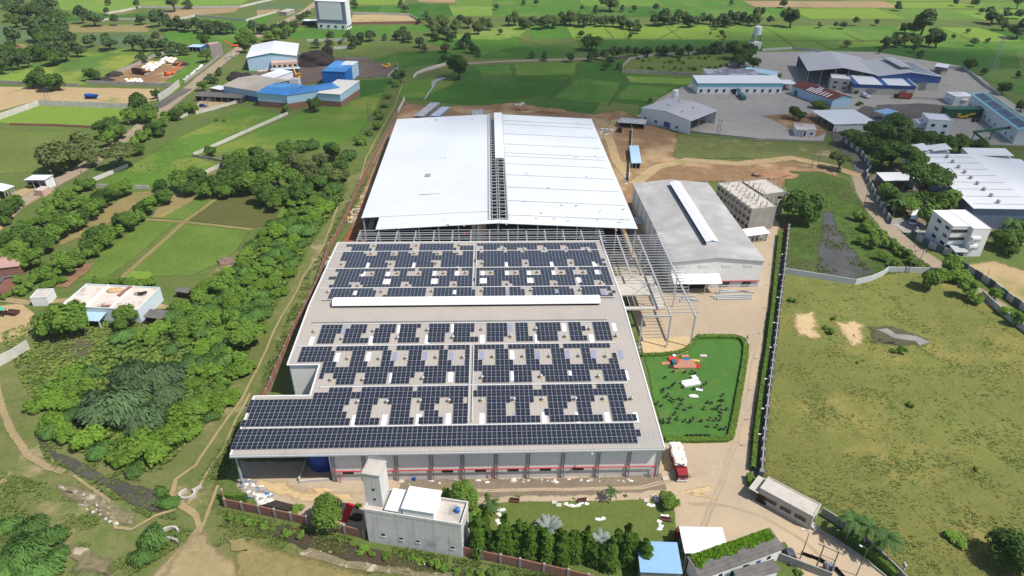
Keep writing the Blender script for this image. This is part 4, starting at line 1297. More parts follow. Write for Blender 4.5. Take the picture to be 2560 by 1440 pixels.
def shed(name, label, cat, A, B, C, h, ridge=None, rh=1.5, wall=None, roof=None, base=None, over=.35, win=(), door=(), open_=(), flat=False,
         group=None, par=.5, rt=.12, cols=4, gable=None):
    f = Fr(P(*A, h), P(*B, h), P(*C, h))
    W, D = f.W, f.D
    t = thing(name, label, cat, f.o, f.rot, group)
    t['_w'], t['_d'] = W, D
    wall = wall or M_WHITE
    roof = roof or M_GREYR2
    cnr = {'f': ((0, 0), (W, 0)), 'r': ((W, 0), (W, D)), 'k': ((W, D), (0, D)), 'l': ((0, D), (0, 0))}
    z0 = base[1] if base else 0
    rz = h + rh

    def top(x, y):
        if ridge == 'x':
            return h + rh * (1 - abs(y - D / 2) / (D / 2))
        if ridge == 'y':
            return h + rh * (1 - abs(x - W / 2) / (W / 2))
        if ridge == 'my':
            return h + rh * y / D
        if ridge == 'mx':
            return h + rh * x / W
        return h

    if not open_:
        for (za, zb_, m_, gr_) in (([(0, z0, base[0], -.06)] if base else []) + [(z0, h, wall, 0)]):
            g = gr_
            b = MB().prism([(-g, -g), (W + g, -g), (W + g, D + g), (-g, D + g)], za, zb_ - (0.003 if gr_ else 0))
            b.build('plinth' if gr_ else 'wall', m_, t)
        gm = gable or wall
        if ridge == 'x':
            for x in (0, W):
                s_ = .12 if x == 0 else -.12
                b = MB()
                pts = [(x + s_ * .1, .05, h + .003), (x + s_ * .1, D - .05, h + .003), (x + s_ * .1, D / 2, rz - .05)]
                b.v = [p for p in pts] + [(p[0] + s_, p[1], p[2]) for p in pts]
                b.f = [(0, 1, 2), (5, 4, 3), (0, 3, 4, 1), (1, 4, 5, 2), (2, 5, 3, 0)]
                b.m = [0] * 5
                b.build('gable_wall', gm, t)
        if ridge == 'y':
            for y in (0, D):
                s_ = .12 if y == 0 else -.12
                b = MB()
                pts = [(.05, y + s_ * .1, h + .003), (W - .05, y + s_ * .1, h + .003), (W / 2, y + s_ * .1, rz - .05)]
                b.v = [p for p in pts] + [(p[0], p[1] + s_, p[2]) for p in pts]
                b.f = [(0, 1, 2), (5, 4, 3), (0, 3, 4, 1), (1, 4, 5, 2), (2, 5, 3, 0)]
                b.m = [0] * 5
                b.build('gable_wall', gm, t)
    else:
        for sd, ((xa, ya), (xb, yb)) in cnr.items():
            if sd in open_:
                for k in range(cols):
                    q = k / (cols - 1)
                    x, y = xa + (xb - xa) * q, ya + (yb - ya) * q
                    x, y = min(max(x, .25), W - .25), min(max(y, .25), D - .25)
                    if k in (0, cols - 1) and sd in ('r', 'l') and ('f' in open_ or 'k' in open_):
                        continue
                    MB().box(x - .14, y - .14, 0, x + .14, y + .14, top(x, y) - .1).build('post', M_GSTEEL, t)
            else:
                th = .2
                dx, dy = (xb - xa) / max(W, .1) if sd in 'fk' else 0, 0
                b = MB()
                if sd == 'f':
                    b.box(0, 0, 0, W, th, h - .05)
                elif sd == 'k':
                    b.box(0, D - th, 0, W, D, h - .05)
                elif sd == 'l':
                    b.box(0, th + .01, 0, th, D - th - .01, h - .05)
                else:
                    b.box(W - th, th + .01, 0, W, D - th - .01, h - .05)
                b.build('wall', wall, t)
                if (sd in 'fk' and ridge == 'y') or (sd in 'lr' and ridge == 'x'):
                    b = MB()
                    if sd in 'fk':
                        y = .05 if sd == 'f' else D - .17
                        b.prism([(0, 0), (1, 0), (1, 1), (0, 1)], 0, 1)
                        b = MB().slab([(0, y, h), (W, y, h), (W / 2, y, rz - .06)], 0)
                        b = MB()
                        pts = [(.05, y, h - .04), (W - .05, y, h - .04), (W / 2, y, rz - .06)]
                        b.v = pts + [(p[0], p[1] + .12, p[2]) for p in pts]
                    else:
                        x = .05 if sd == 'l' else W - .17
                        pts = [(x, .05, h - .04), (x, D - .05, h - .04), (x, D / 2, rz - .06)]
                        b.v = pts + [(p[0] + .12, p[1], p[2]) for p in pts]
                    b.f = [(0, 1, 2), (5, 4, 3), (0, 3, 4, 1), (1, 4, 5, 2), (2, 5, 3, 0)]
                    b.m = [0] * 5
                    b.build('gable_wall', gable or wall, t)
    o = over
    if flat:
        b = MB().prism([(-.02, -.02), (W + .02, -.02), (W + .02, D + .02), (-.02, D + .02)], h + .004, h + .16)
        rf_ = b.build('roof', roof, t)
        p_ = MB()
        e = .18
        p_.box(-.05, -.05, h + .165, W + .05, e, h + par)
        p_.box(-.05, D - e, h + .165, W + .05, D + .05, h + par)
        p_.box(-.05, e + .002, h + .165, e, D - e - .002, h + par)
        p_.box(W - e, e + .002, h + .165, W + .05, D - e - .002, h + par)
        p_.build('parapet', wall, rf_)
    else:
        b = MB()
        if ridge == 'x':
            s = rh / (D / 2) * o
            b.slab([(-o, -o, h - s + .1), (W + o, -o, h - s + .1), (W + o, D / 2, rz + .1), (-o, D / 2, rz + .1)], rt)
            b.slab([(-o, D / 2, rz + .1), (W + o, D / 2, rz + .1), (W + o, D + o, h - s + .1), (-o, D + o, h - s + .1)], rt)
        elif ridge == 'y':
            s = rh / (W / 2) * o
            b.slab([(-o, -o, h - s + .1), (W / 2, -o, rz + .1), (W / 2, D + o, rz + .1), (-o, D + o, h - s + .1)], rt)
            b.slab([(W / 2, -o, rz + .1), (W + o, -o, h - s + .1), (W + o, D + o, h - s + .1), (W / 2, D + o, rz + .1)], rt)
        else:
            b.slab([(x, y, top(min(max(x, 0), W), min(max(y, 0), D)) + .12) for x, y in ((-o, -o), (W + o, -o), (W + o, D + o), (-o, D + o))], rt)
        rf_ = b.build('roof', roof, t)
    t['_roof'] = 0

    def place(sd, q, w_, za, zb_, nm, m_, dep=.07):
        (xa, ya), (xb, yb) = cnr[sd]
        x, y = xa + (xb - xa) * q, ya + (yb - ya) * q
        g = .07 if base and za < z0 else 0
        b = MB()
        if sd in 'fk':
            s_ = -1 if sd == 'f' else 1
            y0, y1 = sorted((y + s_ * (g - .02), y + s_ * (g + dep)))
            b.box(x - w_ / 2, y0, za, x + w_ / 2, y1, zb_)
            if nm == 'window' and dep < .1:
                b.box(x - w_ / 2 - .12, y0, za - .16, x + w_ / 2 + .12, y1 + .05 * (s_ > 0) - .0, za - .003, 1) if s_ > 0 else b.box(x - w_ / 2 - .12, y0 - .06, za - .16, x + w_ / 2 + .12, y1, za - .003, 1)
        else:
            s_ = 1 if sd == 'r' else -1
            x0, x1 = sorted((x + s_ * (g - .02), x + s_ * (g + dep)))
            b.box(x0, y - w_ / 2, za, x1, y + w_ / 2, zb_)
            if nm == 'window':
                b.box(x0 - .06, y - w_ / 2 - .12, za - .16, x1 + .06, y + w_ / 2 + .12, za - .003, 1)
        return b.build(nm, [m_, M_WHITE], t)

    for sd, n, za, zb_, w_, *mg in win:
        m0, m1 = mg if mg else (0.5 / n, 1 - 0.5 / n)
        for k in range(n):
            place(sd, (m0 + m1) / 2 if n == 1 else m0 + (m1 - m0) * k / (n - 1), w_, za, zb_, 'window', M_GLASS)
    for sd, q, w_, hh, m_ in door:
        place(sd, q, w_, .02, hh, 'door', m_, .06)
    return t


def wbox(t, name, m, x0, y0, z0, x1, y1, z1):
    return MB().box(x0, y0, z0, x1, y1, z1).build(name, m, t)


# ---- grey factory right of the steel canopy
t = shed('grey_factory', 'grey weathered factory with a long white ridge monitor and a front canopy', 'factory', (1682, 655), (1910, 652), (1762, 458), 10.4, 'y', 1.5, M_CLAD, M_GREYR, base=(M_PLAST, 2.6), over=.5,
         win=(('f', 2, 1.3, 2.4, 3.0, .62, .86),))
W, D = t['_w'], t['_d']
mo = MB()
mx0, mx1 = W / 2 - 2.2, W / 2 + 2.2
for z0_, z1_, e in ((11.6, 13.2, 0),):
    mo.box(mx0 + .5, 9, z0_, mx1 - .5, D - 6, z1_)
mo_ = mo.build('ridge_monitor', M_DARK, t)
MB().slab([(mx0, 8.5, 13.3), (W / 2, 8.5, 13.9), (W / 2, D - 5.5, 13.9), (mx0, D - 5.5, 13.3)], .14).slab([(W / 2, 8.5, 13.9), (mx1, 8.5, 13.3), (mx1, D - 5.5, 13.3), (W / 2, D - 5.5, 13.9)], .14).box(mx0 + .3, 8.6, 11.5, mx1 - .3, 8.9, 13.25).build('monitor_roof', M_WMET, mo_)
for q in (.1, .34, .6, .84):
    x = W * q
    wbox(t, 'louvre', M_WMET, x - 1.5, -.1, 8.2, x + 1.5, -.02, 9.2)
wbox(t, 'fire_pipe', M_REDP, W * .53, -.35, 2.75, W - .2, -.12, 2.95)
cn = MB().slab([(0.1, -4.6, 4.6), (W * .53, -4.6, 4.6), (W * .53, -.15, 5.9), (0.1, -.15, 5.9)], .14).build('canopy', M_WMET, t)
for x in (.4, W * .17, W * .35, W * .52):
    MB().box(x - .1, -4.4, 0, x + .1, -4.2, 4.45).build('post', M_GSTEEL, cn)
for q in (.2, .42):
    MB().bar((W * q, -4.2, 4.6), (W * q, -.1, 8.6), .1).build('tie_rod', M_GSTEEL, cn)
wbox(t, 'shutter_door', M_DARK, W * .1, -.16, .03, W * .4, -.08, 3.9)
for k in range(9):
    wbox(t, 'wall_post', M_GSTEEL, -.16, 4 + k * (D - 8) / 8, 0, -.03, 4.25 + k * (D - 8) / 8, 10.1)
wbox(t, 'side_canopy', M_GSTEEL, -3, D * .62, 4.1, -.05, D * .72, 4.25)

# ---- unfinished concrete block
t = shed('unfinished_building', 'unfinished three storey concrete block with bare columns on its roof slab', 'building', (1880, 524), (1942, 517), (1868, 452), 9.6, None, 0, M_CONCR, M_CONCW, flat=True, par=.35,
         win=(('l', 9, 1.2, 2.6, 1.5), ('l', 9, 4.3, 5.8, 1.5), ('l', 9, 7.3, 8.6, 1.5)))
W, D = t['_w'], t['_d']
rg = random.Random(5)
for k in range(34):
    x, y = (k % 4 + .5) * W / 4 - (W / 4 - .4) * (1 if k % 4 == 0 else -1 if k % 4 == 3 else 0) * .9, (k // 4 + .3) * D / 9
    hh = rg.uniform(.9, 2.4)
    wbox(t, 'column', M_CONCW, x - .18, y - .18, 9.77, x + .18, y + .18, 9.8 + hh)
t2 = shed('unfinished_wing', 'set back wing of the unfinished concrete block, topped with white rubble', 'building', (1908, 488), (1966, 480), (1952, 443), 10.1, None, 0, M_CONCR, M_CONCW, flat=True, par=.3,
          win=(('f', 2, 4.2, 5.6, 1.6), ('f', 2, 7.3, 8.6, 1.6), ('r', 4, 4.2, 5.6, 1.3), ('r', 4, 7.3, 8.6, 1.3)))
W, D = t2['_w'], t2['_d']
for k in range(10):
    x, y = (.3 if k % 2 else W - .3), .5 + (k // 2) * (D - 1) / 4
    wbox(t2, 'column', M_CONCW, x - .15, y - .15, 10.07, x + .15, y + .15, 10.1 + rg.uniform(1, 2.6))
shed('lean_to', 'white roofed lean-to with dark mesh front beside the unfinished block', 'lean-to', (1868, 590), (1922, 583), (1918, 571), 3.6, 'my', .8, M_WHITE, M_WMET, open_=('f', 'r'), cols=6)
shed('flat_canopy', 'small white canopy against the dark round tree by the unfinished block', 'canopy', (1962, 497), (1986, 497), (1984, 483), 4, None, 0, M_WHITE, M_WMET, open_=('f', 'r', 'l'), cols=3)

# ---- white modern house and big works to the right
t = shed('white_house', 'white three storey modern building with flat white roof and dark ribbon windows', 'building', (2434, 573), (2478, 573), (2466, 526), 11.2, None, 0, M_WHITE, M_WMET, flat=True, par=.3,
         win=(('f', 1, 3.2, 4.6, 2.6), ('f', 1, 6.4, 7.6, 2.2)))
W, D = t['_w'], t['_d']
wg = MB().box(-W * .95, 2.2, 0, -.02, D * .98, 11.1)
wing = wg.build('west_wing', M_WHITE, t)
MB().box(-W * .97, 2.1, 11.11, -.05, D, 11.35).build('wing_roof', M_WMET, wing)
for z in (2.6, 5.6, 8.8):
    for x in (-W * .75, -W * .3):
        MB().box(x - 1.5, 2.06, z, x + 1.5, 2.19, z + 1.2).build('window', M_GLASS, wing)
    for y in (D * .3, D * .65):
        MB().box(-W * .95 - .1, y - 1.2, z, -W * .95 - .01, y + 1.2, z + 1.2).build('window', M_GLASS, wing)
for z in (4.0, 7.2):
    MB().box(W * .06, -1.1, z, W * .55, -.01, z + .9).build('balcony', M_WHITE, t)
    MB().box(W + .01, D * .2, z, W + 1.2, D * .6, z + .9).build('balcony', M_WHITE, t)
MB().slab([(-W * .8, -2.4, 3.1), (-.1, -2.4, 3.1), (-.1, 2.0, 3.7), (-W * .8, 2.0, 3.7)], .12).build('porch_roof', M_GSTEEL, t)
t = shed('white_works', 'broad white roofed works with thin seams at the right edge', 'factory', (2296, 386), (2436, 520), (2700, 508), 8.5, 'x', 1.2, M_SLATE, M_WMET, over=.6)
W, D = t['_w'], t['_d']
sm = MB()
for k in range(8):
    x = W * (k + .5) / 8
    sm.bar((x, 1, 8.76), (x, D / 2, 9.9), .16, .08)
sm.build('roof_seam', M_GSTEEL, t)
for k in range(9):
    x = W * (k + .7) / 9.5
    MB().lathe((x, D * .24, 9.25), [(.6, 0), (.6, .4), (.9, .6), (.6, 1.2), (.2, 1.4)], 8).build('turbine_vent', M_ALU, t)
shed('works_bay', 'stepped roof bay at the far left corner of the white works', 'building', (2290, 380), (2325, 380), (2320, 366), 9.5, 'mx', 1.5, M_WHITE, M_WMET)
shed('works_bay', 'stepped roof bay second from the far left corner of the white works', 'building', (2335, 378), (2375, 380), (2366, 367), 9.5, 'mx', 1.5, M_WHITE, M_WMET)
shed('works_bay', 'long stepped roof bay at the far side of the white works', 'building', (2425, 388), (2530, 396), (2536, 380), 9.2, 'mx', 1.2, M_WHITE, M_WMET)
shed('bus_shelter', 'white curved shelter roof under the trees by the white works', 'shelter', (2212, 452), (2290, 455), (2290, 436), 4.2, 'mx', .8, M_GSTEEL, M_WMET, open_=('f', 'l'), cols=4)
# ---- gatehouse, lower right
t = shed('gatehouse', 'low gatehouse with stained flat concrete roof beside the entrance road', 'gatehouse', (1900, 1222), (2033, 1294), (2057, 1266), 4.0, None, 0, M_CONCW, M_CONCW, flat=True, par=.35,
         win=(('f', 3, 1.5, 2.6, 2.4, .25, .8),), door=(('f', .08, 2.2, 2.6, M_DARK), ('r', .5, 1.4, 2.3, M_DARK)))
W, D = t['_w'], t['_d']
st = MB()
for k in range(5):
    st.box(W + .05 + k * .32, .4, .0, W + .36 + k * .32, 1.9, 1.0 - k * .2)
st.build('steps', M_CONCW, t)
MB().box(-2.2, -.6, 2.9, -.03, D + .1, 3.1).build('porch_roof', M_CONCW, t)
# ---- bottom right sheds
t = shed('long_outhouse', 'long asbestos roofed outhouse half covered by bright green creeper', 'outhouse', (1752, 1444), (1956, 1370), (1906, 1336), 3.6, 'my', .7, M_WHITE, M_ASB,
         win=(('f', 3, 1.4, 2.4, .9, .25, .85),), door=(('f', .4, 1, 2.2, M_TEALP), ('f', .58, 1, 2.2, M_TEALP), ('f', .72, 1, 2.2, M_NAVY), ('f', .1, 1, 2.2, M_NAVY)))
OUTH = t
shed('white_canopy', 'plain white canopy roof beside the creeper covered outhouse', 'canopy', (1715, 1380), (1818, 1382), (1808, 1326), 4.2, 'my', .4, M_GSTEEL, M_WMET, open_=('f', 'r', 'l', 'k'), cols=3)
shed('blue_shed', 'small shed with sky blue sheet roof at the end of the cypress row', 'shed', (1604, 1428), (1702, 1432), (1694, 1364), 4.4, 'my', .5, M_CONCR, M_SKYBL, over=.3)
shed('corner_shed', 'grey roofed corner shed at the bottom edge under the outhouse', 'shed', (1850, 1452), (1945, 1425), (1935, 1405), 3, 'my', .4, M_WHITE, M_ASB)
# ---- grey store with tower in front
M_STORE = mat('pale_grey_render', (216, 211, 205), k=.88, rough=.95, c2=(198, 194, 188), scale=.35, streak=.5, c3=(168, 166, 164), s3=.12, t3=(.58, .72))
t = shed('grey_store', 'tall grey plastered store with flat roof and white penthouse', 'building', (911, 1279), (1153, 1318), (1175, 1262), 9.2, None, 0, M_STORE, M_CONCW, flat=True, par=.9,
         win=(('f', 1, 2.6, 3.3, .7, .17, .17), ('f', 1, 2.4, 2.95, .75, .36, .36), ('f', 1, 2.4, 2.95, .75, .54, .54), ('f', 1, 2.2, 2.75, .75, .9, .9)))
W, D = t['_w'], t['_d']
ht = 18.3
tw = MB().box(-.12, 1.6, .01, W * .17, D * .95, ht).build('stair_tower', M_STORE, t)
MB().box(-.25, 1.45, ht + .003, W * .17 + .15, D * .95 + .15, ht + .25).build('tower_roof', M_CONCW, tw)
for z in (14.0, 11.2):
    MB().box(W * .08, 1.52, z, W * .08 + .45, 1.59, z + .5).build('window', M_DARK, tw)
rl = MB()
for a, b in (((.2, D * .92), (W * .16, D * .92)), ((.2, D * .92), (.2, D * .5))):
    rl.bar((*a, ht + 1.1), (*b, ht + 1.1), .07)
    for q in (0, .5, 1):
        x, y = a[0] + (b[0] - a[0]) * q, a[1] + (b[1] - a[1]) * q
        rl.bar((x, y, ht + .25), (x, y, ht + 1.1), .06)
rl.build('railing', M_GSTEEL, tw)
ph = MB().box(W * .4, .25, 9.38, W * .72, D - .3, 11.6).build('penthouse', mat('white_ribbed', (238, 238, 238), k=.82, rough=.5, var=.04, stripe=('X', .6, .4)), t)
MB().slab([(W * .39, .1, 11.8), (W * .735, .1, 11.8), (W * .735, D, 12.1), (W * .39, D, 12.1)], .14).build('penthouse_roof', M_WMET, ph)
MB().slab([(W * .21, .25, 10.5), (W * .385, .25, 10.5), (W * .385, D, 10.7), (W * .21, D, 10.7)], .25).build('low_roof', M_WMET, t)
MB().lathe((W * .92, D * .6, 9.38), [(.5, 0), (.5, .9), (.15, 1.1)], 10).build('water_tank', M_BLUEW, t)
# ---- white flat house on the left
t = shed('flat_house', 'flat roofed house with pale blue parapet and three roof bays', 'house', (152, 768), (345, 778), (404, 722), 4.4, None, 0, M_BLUEP, mat('roof_plaster', (226, 212, 198), k=.78, rough=.95, c2=(206, 190, 176), scale=.3, c3=(164, 150, 142), s3=.15, t3=(.58, .7)), flat=True, par=.6,
         door=(('f', .4, 1.1, 2.2, M_TEALP),), win=(('f', 2, 1.3, 2.5, 1.2, .15, .8),))
W, D = t['_w'], t['_d']
for q in (.31, .64):
    wbox(t, 'roof_kerb', M_WHITE, W * q - .3, .25, 4.57, W * q + .3, D - .25, 5.05)
MB().slab([(W * .3, -4.2, 2.9), (W * .58, -4.2, 2.9), (W * .58, -.08, 3.4), (W * .3, -.08, 3.4)], .14).build('porch_roof', M_LBLUE, t)
for x in (W * .31, W * .57):
    wbox(t, 'porch_post', M_BLUEP, x - .15, -4.1, 0, x + .15, -3.8, 2.75)
wp = t.matrix_basis @ Vector((W * .82, D * .72, 4.6))
cb = MB()
for k, (dx, dy) in enumerate(((0, 0), (1.1, .3), (.5, -1), (-.7, -.6), (1.4, -.9))):
    cb.tube([(wp.x + dx + math.cos(a) * .8, wp.y + dy + math.sin(a) * .6, wp.z + .15 + .12 * k) for a in [q * .7 for q in range(10)]], .14, 6)
solo(cb, 'hose_coil', M_TARP, 'black hose coils on the right bay of the flat house roof', 'hose')
wp = t.matrix_basis @ Vector((W * .45, D * .8, 4.57))
solo(MB().lump(wp, 2.6, 1.6, .7, seed=4, flat=True), 'sand_heap', G_SAND if False else mat('sand_heap', (212, 182, 130), k=.75, rough=1, scale=1), 'low sand heap on the middle bay of the flat house roof', 'sand heap', smooth=True)
wp = t.matrix_basis @ Vector((W * .58, D * .55, 4.6))
solo(MB().bar(wp, wp + Vector((1.8, 5, .4)), 1.2, .8), 'brick_stack', M_BRICK, 'row of red bricks beside the sand heap on the house roof', 'bricks')
wp = t.matrix_basis @ Vector((W * .5, D * .1, 4.6))
solo(MB().bar(wp, wp + Vector((3, 0, 0)), .9, .6), 'brick_stack', M_BRICK, 'short brick row at the front parapet of the house roof', 'bricks')
shed('lean_to', 'dark lean-to with worn sheet roof beside the flat house', 'lean-to', (362, 792), (404, 796), (395, 780), 3, 'my', .5, M_DARK, M_ASB)
shed('village_house', 'old house with faded pink tile roof at the left edge', 'house', (-25, 672), (45, 664), (28, 640), 4, 'x', 1.2, M_BRICK, M_TILE)
shed('village_house', 'red brick house with grey sheet roof at the left edge', 'house', (-15, 712), (25, 690), (75, 668), 4, 'y', 1.2, M_BRICK, M_ASB)
shed('village_hut', 'small white hut among trees left of the flat house', 'hut', (75, 746), (116, 744), (110, 724), 3, None, 0, M_WHITE, M_CONCW, flat=True, par=.3)
shed('roadside_shed', 'white sheet roofed shed left of the village road, long wing', 'shed', (8, 478), (34, 468), (76, 434), 4.2, 'mx', .4, M_DARK, M_WMET, open_=('r', 'f'), cols=4)
shed('roadside_shed', 'white sheet roofed shed left of the village road, short wing', 'shed', (62, 450), (112, 452), (125, 440), 4.2, 'mx', .4, M_WHITE, M_WMET, open_=('f',), cols=4)
shed('roadside_room', 'pink unplastered room beside the white roofed roadside shed', 'hut', (84, 476), (104, 478), (108, 466), 2.6, None, 0, M_PINK, M_CONCW, flat=True, par=.2)
# ---- left compound
shed('white_warehouse', 'white gabled warehouse with pale teal front in the coal yard', 'warehouse', (617, 144), (740, 139), (775, 108), 9, 'y', 2.6, M_LBLUE, M_WMET, gable=M_TEAL, over=.6,
     win=(('r', 10, 1.0, 8.2, .5),))
t = shed('blue_shed', 'bright blue shed with one white corner beside the coal heap', 'shed', (804, 178), (862, 180), (924, 155), 9, None, 0, M_BLUEW, M_BLUE, over=.3)
W, D = t['_w'], t['_d']
wbox(t, 'white_cladding', M_LBLUE, W + .03, D * .5, .4, W + .12, D - .05, 8.9)
wbox(t, 'white_roof', M_WMET, W * .45, D * .62, 9.13, W + .32, D + .3, 9.2)
shed('tan_hall', 'dusty tan roofed hall with dark blue wall bays', 'hall', (558, 214), (645, 228), (722, 201), 7, 'x', 1.6, M_LBLUE, M_TANR, base=(M_NAVY, 3.4), over=.6)
shed('curved_hall', 'blue roofed pale blue hall on a brick plinth', 'hall', (642, 232), (716, 238), (776, 214), 8, 'x', .9, M_LBLUE, M_BLUE, base=(M_BRICK, 3.2), over=.4)
shed('curved_hall', 'right wing of the blue roofed hall on a brick plinth', 'hall', (716, 239), (848, 219), (822, 208), 8, None, 0, M_LBLUE, M_BLUE, base=(M_BRICK, 3.2), over=.4)
shed('cream_hall', 'cream roofed shed at the right end of the blue roofed hall', 'shed', (850, 236), (898, 204), (852, 196), 7.6, 'mx', .4, M_LBLUE, M_CREAM, base=(M_BRICK, 3.2), over=.4)
shed('small_office', 'small white roofed shed between the tan hall and coal yard', 'shed', (684, 196), (731, 179), (704, 173), 4.5, 'my', .5, M_WHITE, M_WMET)
shed('stack_hut', 'small square white tower hut behind the blue roofed hall', 'hut', (722, 200), (745, 200), (744, 194), 8.5, None, 0, M_WHITE, M_CONCW, flat=True, par=.3)
t = shed('pink_ruin', 'pink half demolished house with empty windows by the white warehouse', 'house', (678, 160), (744, 156), (742, 145), 6, None, 0, M_PINK, M_PINK, flat=True, par=.4,
         win=(('f', 5, 3.4, 5, 1.6), ('f', 4, .8, 2.2, 1.4)))
W = t['_w']
MB().slab([(-1, -3, 2.6), (W + 1, -3, 2.6), (W + 1, -.1, 3), (-1, -.1, 3)], .15).build('porch_roof', M_LBLUE, t)
shed('cattle_shed', 'long low brown shed in front of the tan hall', 'shed', (487, 240), (602, 246), (600, 236), 3.2, 'my', .5, M_TARP, M_ASB, open_=('f',), cols=8)
shed('brick_room', 'brick room with white roof at left of the tan hall', 'hut', (526, 220), (558, 226), (560, 216), 4, None, 0, M_BRICK, M_WMET)
shed('grey_house', 'grey windowless two storey house beside the village road', 'house', (523, 113), (553, 108), (558, 103), 9, None, 0, mat('grey_wall', (150, 140, 136), k=.75, var=.1), M_PINK, flat=True, par=.6)
shed('blue_hut', 'low hut with pale blue roof left of the grey house', 'hut', (470, 117), (500, 118), (512, 112), 3.5, None, 0, M_NAVY, M_LBLUE, open_=('f',), cols=4)
shed('block_hut', 'tiny concrete hut in the field left of the tall warehouse', 'hut', (697, 29), (716, 30), (716, 22), 3.5, None, 0, M_CONCR, M_CONCW, flat=True, par=.2, win=(('f', 2, 1, 2, 1),))
# tall warehouse at the top edge
t = shed('tall_warehouse', 'tall white warehouse framed in blue grey at the top edge', 'warehouse', (786, 2), (860, 5), (876, 0), 23, None, 0, M_SLATE, M_WMET, base=(M_WHITE, 5), win=(('f', 4, 1.6, 3.4, 2.2), ('r', 3, 1.6, 3.4, 2)))
W, D = t['_w'], t['_d']
wbox(t, 'white_front', M_WMET, W * .1, -.2, 8, W * .88, -.05, 22.6)
wbox(t, 'white_side', M_WMET, W + .05, 1.5, 5.1, W + .2, D - .3, 22.8)
shed('annex', 'low white annex roof left of the tall warehouse foot', 'annex', (756, 52), (786, 53), (788, 49), 4, None, 0, M_DARK, M_WMET)
# ---- right compound
shed('grey_hall', 'large grey gabled hall open at the left, back of the concrete yard', 'hall', (2022, 177), (2190, 187), (2171, 145), 9, 'y', 3.2, M_NAVY, M_GREYR2, open_=('l', 'f'), cols=6, over=.6)
t = shed('grey_hall', 'grey hall with a raised roof monitor and solar panels on its right slope', 'hall', (2196, 190), (2354, 192), (2330, 157), 9, 'y', 2.6, M_NAVY, M_GREYR2, base=(M_CONCW, 5), over=.6,
         door=(('f', .75, 4, 5.5, M_PVC), ('f', .45, 3, 4, M_PVC)))
W, D = t['_w'], t['_d']
for r in range(3):
    for c in range(4):
        x0, y0 = W * (.58 + .1 * c), D * (.1 + .28 * r)
        MB().slab([(x, y, 9.3 + 2.6 * (1 - abs(x - W / 2) / (W / 2))) for x, y in ((x0, y0), (x0 + W * .09, y0), (x0 + W * .09, y0 + D * .25), (x0, y0 + D * .25))], .1).build('solar_panel', mat('far_solar', (110, 116, 140), k=.6, rough=.2, spec=.5, stripe=('X', 1.1, .4)), t)
MB().slab([(W * .42, D * .2, 13.2), (W * .5, D * .2, 13.5), (W * .5, D * .9, 13.5), (W * .42, D * .9, 13.2)], .6).slab([(W * .5, D * .2, 13.5), (W * .6, D * .2, 13.1), (W * .6, D * .9, 13.1), (W * .5, D * .9, 13.5)], .6).build('roof_monitor', M_GREYR2, t)
shed('side_canopy', 'white canopy at the far right end of the solar roofed grey hall', 'canopy', (2338, 166), (2368, 170), (2345, 158), 5, None, 0, M_GSTEEL, M_WMET, open_=('f', 'r'), cols=3)
t = shed('dispatch_shed', 'blue and white shed with two brown shutters before the grey halls', 'shed', (2136, 210), (2291, 215), (2289, 198), 6.5, 'my', 1.2, M_NAVY, M_WMET, base=(M_CONCW, 4.2), over=.4,
         door=(('f', .27, 4, 3.8, M_PVC), ('f', .82, 4, 3.8, M_PVC)))
W, D = t['_w'], t['_d']
for q in (.03, .5, .95):
    MB().slab([(W * q - 1.6, -.45, 6.66), (W * q + 1.6, -.45, 6.66), (W * q + 1.6, D + .3, 7.88), (W * q - 1.6, D + .3, 7.88)], .06).build('roof_band', M_NAVY, t)
shed('white_office', 'white two storey office left of the blue and white shed', 'office', (2079, 196), (2127, 200), (2129, 188), 7.5, None, 0, M_CONCW, M_WMET, flat=True, par=.4, win=(('f', 2, 4.6, 6, 2.2), ('f', 2, 1.4, 2.8, 2)))
t = shed('rusty_shed', 'rust red roofed shed with white patch strips in the concrete yard', 'shed', (1981, 214), (2082, 250), (2168, 256), 5.5, 'x', 2.2, M_LBLUE, M_RUST, over=.4, gable=M_TEAL, door=(('f', .12, 3, 3.6, M_TEALP),))
W, D = t['_w'], t['_d']
for k, q in enumerate((.34, .4, .46, .52, .58, .66, .74, .82)):
    y1 = D * .48 if k in (2, 3) else D * .3
    MB().slab([(W * q, .1, 5.72), (W * q + .9, .1, 5.72), (W * q + .9, y1, 5.72 + 2.2 * y1 / (D / 2)), (W * q, y1, 5.72 + 2.2 * y1 / (D / 2))], .05).build('roof_patch', M_WMET, t)
shed('long_shed', 'long white shed with pale blue band and small windows', 'shed', (1746, 208), (1958, 208), (1957, 194), 7, 'my', 1.3, M_TEAL, M_WMET, base=(M_WHITE, 4.6), over=.4,
     win=(('f', 11, 1.4, 3.2, 1.5),), door=(('f', .44, 2.4, 3.4, M_DARK),))
shed('end_canopy', 'white canopy at the right end of the long white shed', 'canopy', (1958, 210), (1990, 210), (1986, 200), 4.5, None, 0, M_GSTEEL, M_WMET, open_=('f', 'r'), cols=3)
shed('stained_shed', 'stained grey roof behind the long white shed', 'shed', (1770, 190), (1900, 192), (1900, 178), 5, 'my', 1, M_WHITE, mat('stained_roof', (150, 148, 156), k=.75, c2=(110, 108, 116), scale=.25, rough=.9, c3=(176, 178, 184), s3=.1))
shed('rear_shed', 'narrow pale blue roofed shed at far side of the long white shed', 'shed', (1858, 176), (1935, 188), (1940, 181), 5, 'my', .6, M_WHITE, M_LBLUE)
